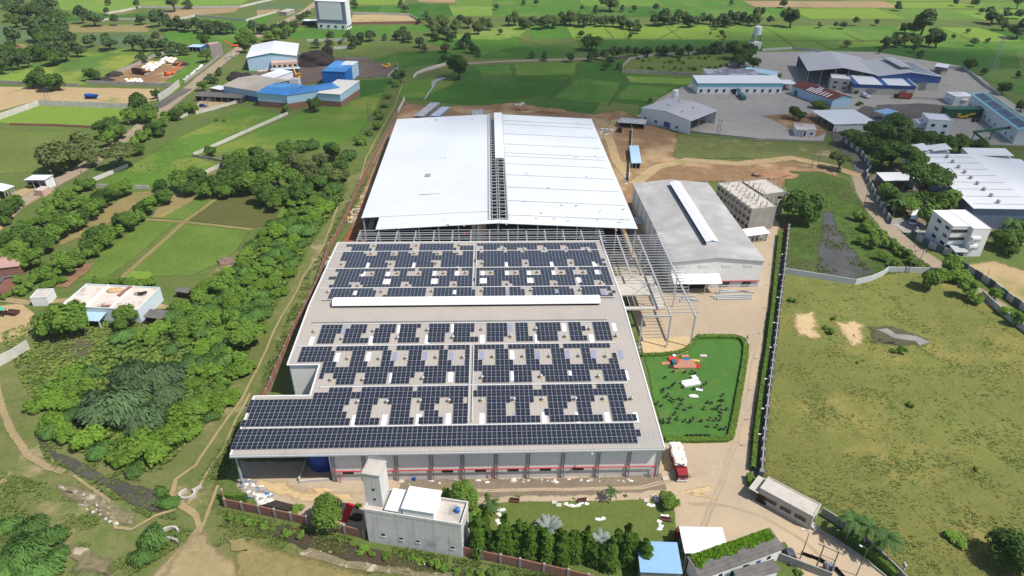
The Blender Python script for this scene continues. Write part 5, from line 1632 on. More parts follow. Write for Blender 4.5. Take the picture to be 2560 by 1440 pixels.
t = shed('open_hall', 'grey roofed hall whose right half is an open canopy on posts', 'hall', (1604, 270), (1727, 302), (1796, 277), 7.5, 'y', 1.8, M_WHITE, M_GREYR2, open_=('r',), cols=4, over=.5,
         win=(('f', 2, 1.5, 2.8, 1.6, .1, .32), ('f', 1, 1.5, 2.8, 1.4, .75, .75)), door=(('f', .55, 4, 3.6, M_NAVY),))
W, D = t['_w'], t['_d']
for k in range(4):
    MB().lathe((W * (.3 if k % 2 else .7), D * (.25 + .2 * k), 8.6), [(.4, 0), (.4, .4), (.6, .6), (.3, 1.1)], 8).build('turbine_vent', M_ALU, t)
t = MB().lathe((0, 0, 0), [(1.6, 0), (1.6, 3), (.3, 3.4)], 12)
p = P(1690, 246, 8)
p2 = P(1686, 262)
wt = solo(MB().lathe((0, 0, 9.0), [(1.7, 0), (1.7, 3), (.4, 3.4)], 12).box(-1.4, -1.4, 0, 1.4, 1.4, 8.98), 'water_tank', M_WHITE, 'white round water tank behind the open grey hall', 'water tank', loc=(p.x, p.y + 3, 0))
shed('corner_canopy', 'white wedge canopy beside the yard road with tank on its wall', 'canopy', (2030, 277), (2086, 311), (2135, 275), 4.2, None, 0, M_WHITE, M_WMET, open_=('f', 'l'), cols=5)
t = shed('porch_house', 'little white house with pillared porch at the yard corner', 'house', (1990, 322), (2041, 326), (2042, 313), 3.8, None, 0, M_WHITE, M_CONCW, flat=True, par=.3, win=(('f', 1, 1.2, 2.4, 1.2, .8, .8),), door=(('f', .5, 1.2, 2.3, M_DARK),))
for k in range(4):
    wbox(t, 'pillar', M_WHITE, t['_w'] * (.02 + .16 * k), -1.6, 0, t['_w'] * (.02 + .16 * k) + .35, -1.25, 3.7)
wbox(t, 'porch_roof', M_CONCW, -.2, -1.9, 3.82, t['_w'] * .6, -.06, 4.0)
shed('guard_booth', 'blue weighbridge booth under a pale blue canopy', 'booth', (2186, 278), (2212, 286), (2227, 274), 5, None, 0, M_TEAL, M_SKYBL, open_=('f', 'r', 'l'), cols=2)
t = shed('square_house', 'plain white three storey square building with small windows', 'building', (2322, 300), (2382, 304), (2372, 288), 11.5, None, 0, M_WHITE, M_WMET, flat=True, par=.5,
         win=(('f', 2, 8.2, 9.6, 1.8), ('f', 2, 4.6, 6, 1.8), ('l', 2, 8.2, 9.4, 1.2), ('l', 2, 4.6, 6, 1.2)))
W, D = t['_w'], t['_d']
wbox(t, 'stair_block', M_WHITE, -3, D * .3, 0, -.03, D * .9, 8.5)
shed('yard_annex', 'low white annex roof at the foot of the square white building', 'annex', (2310, 348), (2380, 352), (2380, 340), 3.2, None, 0, M_WHITE, M_WMET)
t = shed('teal_hall', 'teal roofed hall with dark solar strips at the right edge', 'hall', (2547, 323), (2429, 235), (2470, 229), 8, 'x', 1.6, M_WHITE, M_TEAL, over=.6,
         win=(('k', 9, 1.5, 3, 1.2), ('f', 9, 1.5, 3, 1.2)))
W, D = t['_w'], t['_d']
for k in range(2):
    for c in range(4):
        for s in (0, 1):
            ya, yb = (D * (.07 + .2 * k), D * (.24 + .2 * k)) if s == 0 else (D * (.56 + .2 * k), D * (.73 + .2 * k))
            za, zb_ = (8.3 + 1.6 * (1 - abs(yy - D / 2) / (D / 2)) for yy in (ya, yb))
            MB().slab([(W * (.03 + .24 * c), ya, za), (W * (.25 + .24 * c), ya, za), (W * (.25 + .24 * c), yb, zb_), (W * (.03 + .24 * c), yb, zb_)], .1).build('solar_panel', mat('dark_solar', (84, 90, 104), k=.6, rough=.2, spec=.5, stripe=('X', 1.1, .4)), t)
# water tower
p = P(1886, 121)
t = thing('water_tower', 'white water tank raised on a blue frame over a small pump house', 'water tower', p)
MB().box(-4, -3, 0, 4, 3, 5).build('pump_house', M_WHITE, t)
for x in (-2.6, 2.6):
    for y in (-2, 2):
        MB().box(x - .25, y - .25, 5.01, x + .25, y + .25, 11.2).build('leg', M_TEALP, t)
MB().lathe((0, 0, 11.2), [(3.4, 0), (3.4, .3), (3.1, .31), (3.1, 5.4), (1, 6)], 14).build('tank', M_WHITE, t)
# construction site shelters
M_TARPW = mat('shelter_sheet', (204, 202, 204), k=.75, c2=(150, 150, 156), scale=.5, rough=.8)
for lab, A, B, C, h, m_ in [('long grey sheet shelter behind the new hall, by the path wall', (1036, 290), (1058, 292), (1070, 256), 2.6, M_TARPW), ('blue and white tarp shelter behind the new hall', (1076, 290), (1096, 292), (1110, 268), 2.4, mat('blue_tarp_roof', (150, 170, 206), k=.75, c2=(212, 214, 220), scale=.5)),
                           ('white sheet workers shelter right behind the new hall', (1546, 306), (1612, 312), (1612, 300), 2.8, M_TARPW), ('grey site hut along the wall right of the new hall', (1580, 408), (1602, 409), (1606, 366), 2.8, M_LBLUE),
                           ('low grey sheet shelter in the soil behind the new hall', (1180, 288), (1206, 288), (1205, 276), 2, M_TARPW)]:
    shed('site_shelter', lab, 'shelter', A, B, C, h, 'mx', .3, M_PVC, m_, open_=('f',), cols=3, over=.3)
shed('roof_pile', 'low white roof beside the flat house, half hidden in shrubs', 'hut', (440, 728), (468, 732), (470, 722), 2.4, None, 0, M_DARK, M_ASB)
# ================================================================== walls, fences, hedges
M_WALLW = mat('white_wall', (222, 218, 208), k=.72, rough=.95, c2=(196, 190, 178), scale=.3, streak=.2)
M_WALLG = mat('grey_wall_render', (188, 182, 172), k=.7, rough=.95, c2=(164, 158, 150), scale=.3, streak=.3)
M_TEALG = mat('dark_panel', (96, 112, 114), k=.75, rough=.9, var=.1)


def wall(label, px, h, m, th=.25, name='boundary_wall', cat='wall', posts=None, alt=None, pl=3.2, group=None, world=False, slit=0):
    pts = [Vector(p) if world else P(*p) for p in px]
    if alt or slit:
        o = []
        for a, b in zip(pts, pts[1:]):
            n = max(1, round((b - a).length / pl))
            o += [a.lerp(b, k / n) for k in range(n)]
        pts = o + [pts[-1]]
    b = MB()
    n = len(pts)
    for i, p in enumerate(pts):
        t = ((pts[min(i + 1, n - 1)] - p).normalized() + (p - pts[max(i - 1, 0)]).normalized())
        t.z = 0
        t.normalize()
        s = Vector((-t.y, t.x, 0)) * th / 2
        b.v += [(p.x + s.x, p.y + s.y, -.1), (p.x - s.x, p.y - s.y, -.1), (p.x - s.x, p.y - s.y, h), (p.x + s.x, p.y + s.y, h)]
        if i:
            for a_, c_ in ((0, 3), (3, 2), (2, 1)):
                b.f.append(((i - 1) * 4 + a_, (i - 1) * 4 + c_, i * 4 + c_, i * 4 + a_))
                b.m.append((i % 2) if alt else 0)
    b.f += [(0, 1, 2, 3), ((n - 1) * 4 + 3, (n - 1) * 4 + 2, (n - 1) * 4 + 1, (n - 1) * 4)]
    b.m += [0, 0]
    ms = [m, alt] if alt else [m]
    if not posts:
        return solo(b, name, ms, label, cat, group, smooth=False)
    c = sum(pts, Vector()) / n
    c.z = 0
    t = thing(name, label, cat, c, 0, group)
    b.build('wall_panel', ms, t, c)
    pm_, sp, w_, eh = posts
    proto = MB().box(-w_ / 2, -w_ / 2, -.1, w_ / 2, w_ / 2, h + eh).build('pillar', pm_, t)
    first = True
    cnt = 0
    for a, q in zip(pts, pts[1:]):
        k_ = max(1, round((q - a).length / sp))
        for k in range(k_ + (q is pts[-1])):
            p = a.lerp(q, k / k_)
            o = proto if first else proto.copy()
            if not first:
                COL.objects.link(o)
                o.parent = t
            first = False
            o.location = p - c
            o.rotation_euler = (0, 0, math.atan2(q.y - a.y, q.x - a.x))
            cnt += 1
            if cnt >= 98:
                return t
    return t


wall('brick boundary wall with pillars along the left side of both halls', [(1010, 252), (952, 365), (929, 410), (893, 482), (863, 553), (839, 600), (823, 628), (790, 722), (766, 772), (736, 828), (713, 882), (668, 990), (630, 1062), (590, 1140)], 2.5, M_BRICK, posts=(M_CONCR, 5, .4, .15))
wall('brick front wall with grey pillars left of the grey store', [(560, 1245), (566, 1268), (650, 1285), (770, 1312), (911, 1346)], 2.6, M_BRICK, posts=(M_CONCR, 4, .45, .25))
wall('brick front wall with grey pillars below the cypress row', [(1157, 1388), (1300, 1418), (1420, 1445), (1520, 1470)], 2.6, M_BRICK, posts=(M_CONCR, 4, .45, .25))
wall('long boundary wall with wire posts beside the dark lane right of the factory', [(1970, 575), (1958, 690), (1948, 760), (1934, 880), (1920, 980), (1908, 1090), (1900, 1195)], 2.4, M_WALLG, posts=(M_PVC, 4.2, 1.0, .12))
ribbon('lane', G_ASPH, [(1952, 640), (1943, 740), (1928, 880), (1912, 1000), (1898, 1110), (1890, 1200)], 3.2, .3)  # dark asphalt tone also paints the shadow between hedge and wall
wall('white panel fence between the pond and the rough field', [(1957, 683), (2000, 690), (2050, 698), (2137, 712), (2175, 703), (2205, 690), (2218, 680), (2260, 681), (2345, 684)], 2.2, mat('panel_fence', (206, 208, 208), k=.75, rough=.8, var=.1), posts=(M_GSTEEL, 3, .1, .28))
wall('road wall of alternating white and dark panels beside the bus yard', [(2105, 352), (2152, 388), (2176, 425), (2162, 440), (2190, 500), (2226, 562), (2250, 560)], 2.6, M_WALLW, alt=M_TEALG)
wall('road wall of alternating white and dark panels before the white modern building', [(2275, 588), (2320, 618), (2375, 642), (2395, 660)], 2.6, M_WALLW, alt=M_TEALG)
wall('road wall of alternating white and dark panels along the sandy plot at the right edge', [(2400, 668), (2470, 712), (2530, 758), (2620, 820)], 2.6, M_WALLW, alt=M_TEALG)
wall('white roadside wall at the right edge of the rough field', [(2452, 740), (2500, 784), (2560, 830), (2640, 885)], 2.2, M_WALLW, posts=(M_WALLG, 3.2, .05, .3))
wall('pale wall behind the palms at lower right', [(2052, 1286), (2100, 1316), (2170, 1370), (2235, 1432), (2290, 1490)], 2.2, M_WALLG)
wall('low kerb wall along the entrance road by the palms', [(2035, 1325), (2080, 1345), (2150, 1392), (2210, 1440), (2240, 1470)], .5, M_WALLG)
wall('stained grey wall under the electric poles at the bottom edge', [(1945, 1400), (2010, 1425), (2075, 1450)], 2.2, M_WALLG)
wall('tall white plaster wall at the left edge below the tractor', [(-40, 935), (40, 895), (75, 872)], 3.2, M_WALLW)
wall('long pale wall round the lime green field on the left', [(-60, 320), (98, 264), (326, 272)], 3.2, M_WALLW)
wall('low brown wall at the near side of the lime green field', [(25, 313), (130, 315), (236, 320)], 1.2, M_BRICK)
wall('long white field wall crossing the top left corner', [(268, 35), (300, 31), (350, 20), (470, 21), (602, 19), (640, 10), (700, -4)], 2, M_WALLW)
wall('low white wall under the dark trees at top left', [(252, 54), (272, 49), (370, 50)], 1.6, M_WALLW)
wall('short white wall beside the brown tilled field', [(445, 51), (488, 41), (615, 53), (690, 32)], 1.8, M_WALLW)
wall('front wall of the sack yard beside the village road', [(217, 209), (330, 213), (437, 217)], 2.2, M_WALLG)
wall('left wall of the sack yard with white sacks', [(293, 184), (350, 160), (395, 138), (450, 128)], 2, M_WALLG)
wall('right wall of the sack yard along the village road', [(462, 208), (520, 165), (555, 136)], 1.6, M_WALLG)
wall('tall precast panel wall beside the wet patch of the village road', [(398, 253), (425, 236), (450, 215)], 4, M_WALLW, posts=(M_WALLG, 3, .1, .3))
wall('pale wall along the sandy plot at the left edge', [(-40, 206), (90, 213), (195, 216)], 2, M_WALLG)
wall('white wall in front of the cattle shed', [(490, 286), (555, 269), (608, 254)], 1.8, M_WALLW)
wall('short white wall stub beside the village road', [(442, 300), (470, 288)], 1.6, M_WALLW)
wall('long white wall between the two left meadows', [(484, 390), (560, 357), (640, 321), (720, 286)], 1.6, M_WALLW)
wall('low grey wall at the near end of the long meadow wall', [(483, 392), (520, 398), (557, 406)], 1.4, M_WALLG)
wall('white wall stub among the trees of the left meadow', [(500, 441), (530, 427), (560, 413)], 1.6, M_WALLW)
wall('white wall beside the village road under the umbrella tree', [(230, 456), (275, 437), (321, 418)], 1.8, M_WALLW)
wall('low panel wall at the near side of the left meadow', [(233, 468), (300, 470), (373, 472)], 1.6, M_WALLW)
wall('curved white wall beside the path behind the new hall', [(1033, 196), (1042, 186), (1065, 176), (1115, 162)], 1.8, M_WALLW)
wall('long pale wall left of the new hall', [(1012, 250), (995, 285)], 2.2, M_WALLW)
wall('thin wall dividing the dug soil right of the new hall', [(1580, 328), (1577, 380), (1571, 455)], 2.2, M_WALLW)
wall('post fence round the orchard of young trees', [(1742, 190), (1640, 183), (1555, 181), (1558, 166), (1576, 149), (1640, 139), (1805, 132)], 1.8, M_WALLG, posts=(M_WALLW, 8, .3, .4))
wall('pale wall at the far edge of the concrete yard', [(1905, 128), (1980, 123), (2052, 131)], 2, M_WALLW)
wall('pale wall round the right end of the concrete yard', [(2340, 170), (2405, 174), (2422, 183), (2462, 217), (2500, 240)], 2, M_WALLW, posts=(M_WALLG, 5, .1, .4))
wall('low yard wall between the two grey halls and the black machines', [(2268, 246), (2340, 250), (2420, 256), (2440, 258)], 1.4, M_WALLW)
wall('curved yard edge wall beside the paddies', [(1645, 252), (1690, 228), (1735, 212)], 1.2, M_WALLG)
wall('low wall at the near edge of the concrete yard', [(1605, 312), (1760, 335), (1900, 350), (2055, 356)], .9, M_WALLG)
wall('white wall beside the lane of the wedge canopy', [(2088, 330), (2110, 306), (2140, 280)], 2.4, M_WALLW)
wall('brick wall before the tall warehouse at the top', [(735, 63), (900, 61), (1058, 59)], 2, M_BRICK)
wall('white panel fence right of the tall warehouse', [(880, 35), (960, 37), (1025, 40), (1056, 58)], 2, M_WALLW, posts=(M_WALLG, 6, .1, .4))
wall('white wall behind the white warehouse', [(768, 104), (820, 103), (868, 103)], 2, M_WALLW)
wall('short white fence right of the coal heap', [(835, 123), (880, 121), (882, 117)], 2, M_WALLW)
wall('dark retaining wall of the coal yard bay', [(935, 192), (970, 194), (995, 175), (993, 163)], 2.4, M_CONCR)
wall('coal yard edge wall beside the blue shed', [(858, 150), (920, 150)], 2, M_CONCR)
wall('low white tank wall under the open factory bay', [(748, 1205), (770, 1150)], 1.2, M_WALLW)
wall('low white trench wall in front of the blue tank', [(750, 1209), (824, 1203)], 1.0, M_WALLW)

# hedges of clipped green round the event lawn and along the lane
M_HEDGE = mat('hedge_leaf', (128, 162, 58), k=.66, rough=.9, c2=(106, 140, 50), scale=1.5, bump=1.0, bscale=5, tint=True, transl=.2)


def hedge(label, px, wd_, h, m=None, dens=26, seed=1):
    rg = random.Random(seed)
    pts = densify([P(*p) for p in px], False, 0)
    b = MB()
    n = len(pts)
    pv = 0
    for i, p in enumerate(pts):
        t = (pts[min(i + 1, n - 1)] - pts[max(i - 1, 0)])
        t.z = 0
        t.normalize()
        s = Vector((-t.y, t.x, 0)) * (wd_ / 2 - .08)
        bv = len(b.v)
        z = h - .08
        b.v += [(p.x + s.x, p.y + s.y, 0), (p.x - s.x, p.y - s.y, 0), (p.x - s.x * .9, p.y - s.y * .9, z), (p.x + s.x * .9, p.y + s.y * .9, z)]
        if i:
            for a_, c_ in ((0, 3), (3, 2), (2, 1)):
                b.f.append((pv + a_, pv + c_, bv + c_, bv + a_))
                b.m.append(0)
            L = (p - pts[i - 1]).length
            for _ in range(int(L * dens)):
                q = pts[i - 1].lerp(p, rg.random())
                k = rg.random()
                o_ = rg.uniform(-1, 1) if k < .5 else rg.choice((-1, 1))
                z_ = h if k < .5 else rg.uniform(.1, h)
                c = Vector((q.x + s.x * o_ * 1.05, q.y + s.y * o_ * 1.05, z_))
                e = Vector((rg.gauss(0, 1), rg.gauss(0, 1), rg.gauss(0, 1))).normalized() * .12
                g = e.cross(Vector((rg.gauss(0, 1), rg.gauss(0, 1), 1))).normalized() * .1
                b.face([c - e - g, c + e - g, c + e + g, c - e + g])
        pv = bv
    ob = solo(b, 'hedge', m or M_HEDGE, label, 'hedge')
    at = ob.data.attributes.new('tint', 'FLOAT', 'FACE')
    at.data.foreach_set('value', [rg.random() ** 1.3 for _ in b.f])
    return ob


hedge('clipped green hedge framing the event lawn on three sides', [(1742, 846), (1790, 845), (1840, 846), (1856, 852), (1864, 868), (1862, 900), (1850, 970), (1836, 1050), (1826, 1096), (1815, 1102), (1740, 1104), (1662, 1103)], 1.7, 1.1)
hedge('curved clipped hedge between the sand court and the event lawn', [(1604, 891), (1650, 890), (1690, 886), (1715, 877), (1732, 862), (1740, 848)], 1.2, 1.0, seed=2)
hedge('tall dark hedge along the lane right of the factory road', [(1948, 590), (1942, 650), (1932, 760), (1917, 880), (1900, 990), (1888, 1090), (1880, 1180)], 1.2, 1.9, seed=3, dens=30)
hedge('rounded hedge end by the gatehouse', [(1872, 1195), (1876, 1215), (1890, 1225), (1905, 1230)], 1.8, 1.8, seed=4)
hedge('dark hedge behind the palms at lower right', [(2105, 1335), (2150, 1368), (2200, 1408), (2240, 1445)], 1.6, 1.8, seed=5)
hedge('creeper trailing over the front wall corner by the rubbish', [(556, 1250), (580, 1254), (620, 1252)], 1.0, 2.4, seed=6)

# ================================================================== heaps
M_COAL = mat('coal', (48, 42, 42), k=.55, rough=.95, c2=(72, 62, 58), scale=.5, bump=1.0)
M_EARTH = mat('earth_heap', (176, 138, 102), k=.72, rough=1, c2=(148, 112, 82), scale=.6, bump=.8)
M_SACK = mat('sack', (238, 236, 230), k=.78, rough=.9, c2=(206, 202, 192), scale=2.0)
M_SACKY = mat('yellow_sack', (226, 190, 116), k=.75, rough=.9, var=.15)


def heap(label, u, v, wpx, dpx, h, m, seed=0, name='heap', cat='heap', kind=None):
    p = P(u, v)
    d = depth(p)
    rx = wpx / 2 * d / F
    q = P(u, v - dpx / 2)
    ry = max((q - p).length, rx * .3)
    o = solo(MB().lump((0, 0, -.1), rx, ry, h, seed=seed, amp=.35, sub=4, flat=True), name, m, label, cat, loc=p, smooth=True)
    return tag(o, kind=kind)


heap('great black coal heap behind the blue shed', 790, 157, 110, 22, 8, M_COAL, 1, 'coal_heap', 'coal heap')
heap('peak of black coal on top of the great heap', 820, 148, 30, 8, 10, M_COAL, 2, 'coal_heap', 'coal heap')
heap('dark coal heap left of the tan hall', 600, 196, 70, 14, 4, M_COAL, 3, 'coal_heap', 'coal heap')
heap('small coal heap in front of the pink ruin', 725, 172, 42, 8, 2.5, M_COAL, 4, 'coal_heap', 'coal heap')
heap('brown ash heap inside the sack yard', 452, 162, 42, 7, 1.6, M_TARP, 5, 'ash_heap', 'ash heap')
heap('dark brown heap at the yard corner by the lime field', 258, 202, 50, 8, 2, M_TARP, 6, 'ash_heap', 'ash heap')
heap('dark brown heap behind the brown truck', 287, 188, 36, 9, 2.4, M_TARP, 7, 'ash_heap', 'ash heap')
heap('earth bank along the paddies behind the new hall, left part', 1310, 272, 60, 9, 2, M_EARTH, 8, 'earth_bank', 'earth bank')
heap('earth bank along the paddies behind the new hall, right part', 1380, 280, 70, 9, 2, M_EARTH, 9, 'earth_bank', 'earth bank')
heap('long earth bank behind the unfinished concrete block', 1930, 440, 120, 18, 2.2, M_EARTH, 10, 'earth_bank', 'earth bank')
heap('pale sand heap at the foot of the front factory wall', 800, 1228, 60, 14, 1.0, mat('pale_sand', (214, 184, 138), k=.72, rough=1, var=.1), 11, 'sand_heap', 'sand heap')
heap('grey stone heap beside the open factory bay', 625, 1228, 40, 16, .8, M_CONCR, 12, 'stone_heap', 'stone heap')
heap('dark earth heap between red mat and grey store', 892, 1296, 36, 18, 1.4, M_TARP, 13, 'earth_heap', 'earth heap')
heap('heap of dry brushwood at the corner of the farm plots', 565, 655, 44, 16, 1.6, mat('brushwood', (172, 144, 124), k=.7, c2=(120, 98, 84), scale=3, bump=1), 14, 'brush_heap', 'brush heap')
heap('black ash patch in the rough field beside the puddle', 2225, 858, 44, 7, .4, M_COAL, 15, 'ash_heap', 'ash heap')


def scatter(label, name, pxpoly, n, sz, m, seed, flat=False, zf=None):
    """loose rubbish nobody could count: one mesh"""
    rg = random.Random(seed)
    b = MB()
    us = [p[0] for p in pxpoly]
    vs = [p[1] for p in pxpoly]
    k = 0
    while k < n:
        u, v = rg.uniform(min(us), max(us)), rg.uniform(min(vs), max(vs))
        ins = False
        for (x1, y1), (x2, y2) in zip(pxpoly, pxpoly[1:] + pxpoly[:1]):
            if (y1 > v) != (y2 > v) and u < (x2 - x1) * (v - y1) / (y2 - y1) + x1:
                ins = not ins
        if not ins:
            continue
        p = P(u, v)
        s = rg.uniform(*sz)
        b.lump((p.x, p.y, s * .3), s * rg.uniform(.6, 1.4), s * rg.uniform(.5, 1), s * rg.uniform(.35, .7), rg.randrange(len(m)), k, .4, 1)
        k += 1
    o = solo(b, name, m, label, 'debris')
    return tag(o, kind='stuff')


scatter('white and grey rubbish heap at the corner by the open factory bay', 'rubbish', [(600, 1190), (630, 1195), (680, 1240), (660, 1262), (610, 1240)], 90, (.3, .9), [M_SACK, M_CONCR, M_PVC, M_BLUEW], 1)
scatter('pale rubble along the wall left of the factory roof', 'rubbish', [(845, 615), (858, 612), (828, 665), (800, 725), (788, 722), (815, 660)], 110, (.3, .9), [M_WALLW, M_CONCR, M_PVC], 2)
scatter('rubble and dust bags along the wall left of the new hall', 'rubbish', [(905, 480), (915, 482), (890, 550), (870, 570), (868, 550)], 60, (.3, .8), [M_WALLW, M_SACKY, M_CONCR], 3)
scatter('white rubble on the roof side of the pink ruin', 'rubbish', [(640, 165), (680, 160), (685, 178), (645, 182)], 60, (.8, 2.2), [M_WALLW, M_CONCR, M_PINK], 4)
scatter('rubble and broken bricks beside the village road', 'rubbish', [(560, 140), (590, 128), (600, 138), (570, 150)], 40, (.6, 1.6), [M_PINK, M_CONCR], 5)
scatter('loose sheets and scraps on soil right of the new hall', 'rubbish', [(1490, 320), (1530, 325), (1535, 345), (1500, 335)], 24, (.4, 1.4), [M_WMET, M_CONCR], 6)
scatter('white litter heap beside the path behind the new hall', 'rubbish', [(1285, 262), (1312, 258), (1310, 268), (1288, 268)], 40, (.4, 1.1), [M_SACK, M_CONCR], 7)
scatter('litter along the dry bank of the front drain', 'rubbish', [(770, 1380), (900, 1405), (1100, 1440), (1150, 1420), (1050, 1410), (800, 1360)], 70, (.12, .4), [M_SACK, M_WALLW, M_CONCR], 8)
scatter('litter of stones on the bank of the left drain', 'rubbish', [(150, 1215), (240, 1240), (330, 1310), (300, 1320), (200, 1265)], 80, (.15, .5), [M_WALLW, M_CONCR], 9)
scatter('rubbish by the wall right of the steel canopy site', 'rubbish', [(1560, 430), (1575, 432), (1570, 465), (1558, 460)], 30, (.3, .7), [M_SACK, M_NAVY, M_CONCR], 10)
scatter('small pale stones along the front factory wall', 'rubbish', [(1000, 1204), (1620, 1197), (1620, 1204), (1000, 1212)], 46, (.2, .6), [M_CONCW, M_SACK], 11)
scatter('paper litter over the event lawn', 'rubbish', [(1640, 900), (1850, 880), (1810, 1090), (1680, 1090)], 60, (.06, .16), [M_SACK], 12)

# sacks
sk_ = MB().lump((0, 0, .3), .75, .5, .34, 0, 3, .18, 2)
SKM = {}
for m_, key in ((M_SACK, 'w'), (M_SACKY, 'y')):
    o = sk_.build('sack', m_, smooth=True)
    SKM[key] = o.data
    bpy.data.objects.remove(o)


def sacks(label, group, pts, yel=.1, sc=1.0, seed=0):
    rg = random.Random(seed)
    for p in pts:
        y = rg.random() < yel
        o = bpy.data.objects.new('sack', SKM['y' if y else 'w'])
        COL.objects.link(o)
        o.location = p
        o.rotation_euler = (rg.uniform(-.15, .15), rg.uniform(-.15, .15), rg.uniform(0, 3.1))
        s = sc * rg.uniform(.85, 1.15)
        o.scale = (s, s, s)
        tag(o, ('yellow ' if y else 'white ') + label, 'sack', group)


def pile_pts(px, nlev, sp, seed):
    rg = random.Random(seed)
    a, b, c = (P(*q) for q in px)
    ex, ey = b - a, c - b
    out = []
    for lv in range(nlev):
        ins = .5 * lv / max(nlev, 1)
        nx, ny = max(1, int(ex.length * (1 - ins) / sp)), max(1, int(ey.length * (1 - ins) / sp))
        for i in range(nx):
            for j in range(ny):
                out.append(a + ex * (ins / 2 + (1 - ins) * (i + .5) / nx) + ey * (ins / 2 + (1 - ins) * (j + .5) / ny) + Vector((rg.uniform(-.4, .4), rg.uniform(-.4, .4), lv * sp * .42)))
    return out


sacks('bulk sack in the long white pile of the walled yard', 'sacks piled in the walled yard', pile_pts([(345, 180), (385, 180), (412, 160)], 2, 3.0, 1), .05, 3.0, 1)
sacks('bulk sack at the far end of the yard pile', 'sacks at the far end of the yard pile', pile_pts([(395, 160), (430, 160), (445, 150)], 2, 3.0, 2), .35, 3.0, 2)
sacks('bulk sack scattered before the yard front wall', 'sacks before the yard front wall', pile_pts([(318, 208), (360, 208), (352, 200)], 1, 2.6, 3), .1, 2.4, 3)
sacks('bulk sack along the grass beside the yard road wall', 'sacks along the yard road wall', pile_pts([(452, 202), (470, 202), (515, 165)], 1, 3.4, 4), 0, 2.0, 4)

# ================================================================== vehicles
M_TYRE = mat('tyre', (36, 36, 38), k=.5, rough=.9, var=.2)
M_REDT = mat('truck_red', (156, 40, 44), k=.75, rough=.5, var=.12)
M_ORNG = mat('orange_paint', (230, 92, 36), k=.85, rough=.45, var=.08)
M_YELL = mat('yellow_paint', (222, 170, 44), k=.8, rough=.5, var=.1)
M_BROWN = mat('brown_body', (92, 56, 48), k=.75, rough=.7, var=.2)
M_CARW = mat('car_white', (236, 236, 238), k=.8, rough=.3, var=.03)
M_CARG = mat('car_grey', (92, 98, 104), k=.7, rough=.3, var=.05)
M_DKBL = mat('tank_blue', (28, 74, 168), k=.8, rough=.45, var=.1)


def wheel(t, x, y, r=.5, w_=.3):
    b = MB().tube([(x, y - w_ / 2, r), (x, y + w_ / 2, r)], r, 12)
    o = b.build('wheel', M_TYRE, t)
    MB().tube([(x, y - w_ / 2 - .02, r), (x, y + w_ / 2 + .02, r)], r * .5, 8).build('rim', M_PVC, o)


def truck(label, u, v, rot, L, cab, body, bh=2.2, cat='truck', name='truck', tank=False, w_=2.4):
    p = P(u, v)
    t = thing(name, label, cat, p, rot)
    MB().box(-L / 2, -w_ / 2 + .5, .55, L / 2 - .1, w_ / 2 - .5, .9).build('chassis', M_TYRE, t)
    b = MB().prism([(L / 2 - 2.0, -w_ / 2), (L / 2, -w_ / 2 + .1), (L / 2, w_ / 2 - .1), (L / 2 - 2.0, w_ / 2)], .92, [2.75, 2.5, 2.5, 2.75]).build('cab', cab, t)
    MB().box(L / 2 + .005, -w_ / 2 + .2, 1.65, L / 2 + .05, w_ / 2 - .2, 2.35).build('windscreen', M_GLASS, b)
    for s in (-1, 1):
        y0, y1 = sorted((s * (w_ / 2 - .02), s * (w_ / 2 + .03)))
        MB().box(L / 2 - 1.6, y0, 1.7, L / 2 - .5, y1, 2.35).build('side_window', M_GLASS, b)
        MB().box(L / 2 + .005, s * .8 - .18, 1.1, L / 2 + .06, s * .8 + .18, 1.35).build('headlight', M_WMET, b)
        y0, y1 = sorted((s * (w_ / 2 + .05), s * (w_ / 2 + .3)))
        MB().box(L / 2 - .1, y0, 1.7, L / 2, y1, 2.2).build('mirror', M_TYRE, b)
    MB().box(L / 2 - .05, -w_ / 2, .5, L / 2 + .12, w_ / 2, .88).build('bumper', M_WMET, t)
    xb = L / 2 - 2.3
    if tank:
        MB().tube([(-L / 2, 0, 2.0), (-L / 2 + .3, 0, 2.0), (xb - .3, 0, 2.0), (xb, 0, 2.0)], [.6, 1.15, 1.15, .6], 14).build('tank', body, t)
    else:
        bb = MB()
        bb.box(-L / 2, -w_ / 2, .93, xb, w_ / 2, 1.15)
        o = bb.build('cargo_bed', body, t)
        for nm, q in (('side_board', (-L / 2, -w_ / 2, 1.152, xb, -w_ / 2 + .1, 1.15 + bh)), ('side_board', (-L / 2, w_ / 2 - .1, 1.152, xb, w_ / 2, 1.15 + bh)), ('tail_board', (-L / 2, -w_ / 2 + .103, 1.152, -L / 2 + .1, w_ / 2 - .103, 1.15 + bh)), ('head_board', (xb - .1, -w_ / 2 + .103, 1.152, xb, w_ / 2 - .103, 1.3 + bh))):
            MB().box(*q).build(nm, body, o)
    for x in (L / 2 - 1.0, -L / 2 + 1.2, -L / 2 + 2.5):
        for s in (-1, 1):
            wheel(t, x, s * (w_ / 2 - .18))
    return t


def face(u0, v0, u1, v1):
    a, b = P(u0, v0), P(u1, v1)
    return math.atan2(b.y - a.y, b.x - a.x)


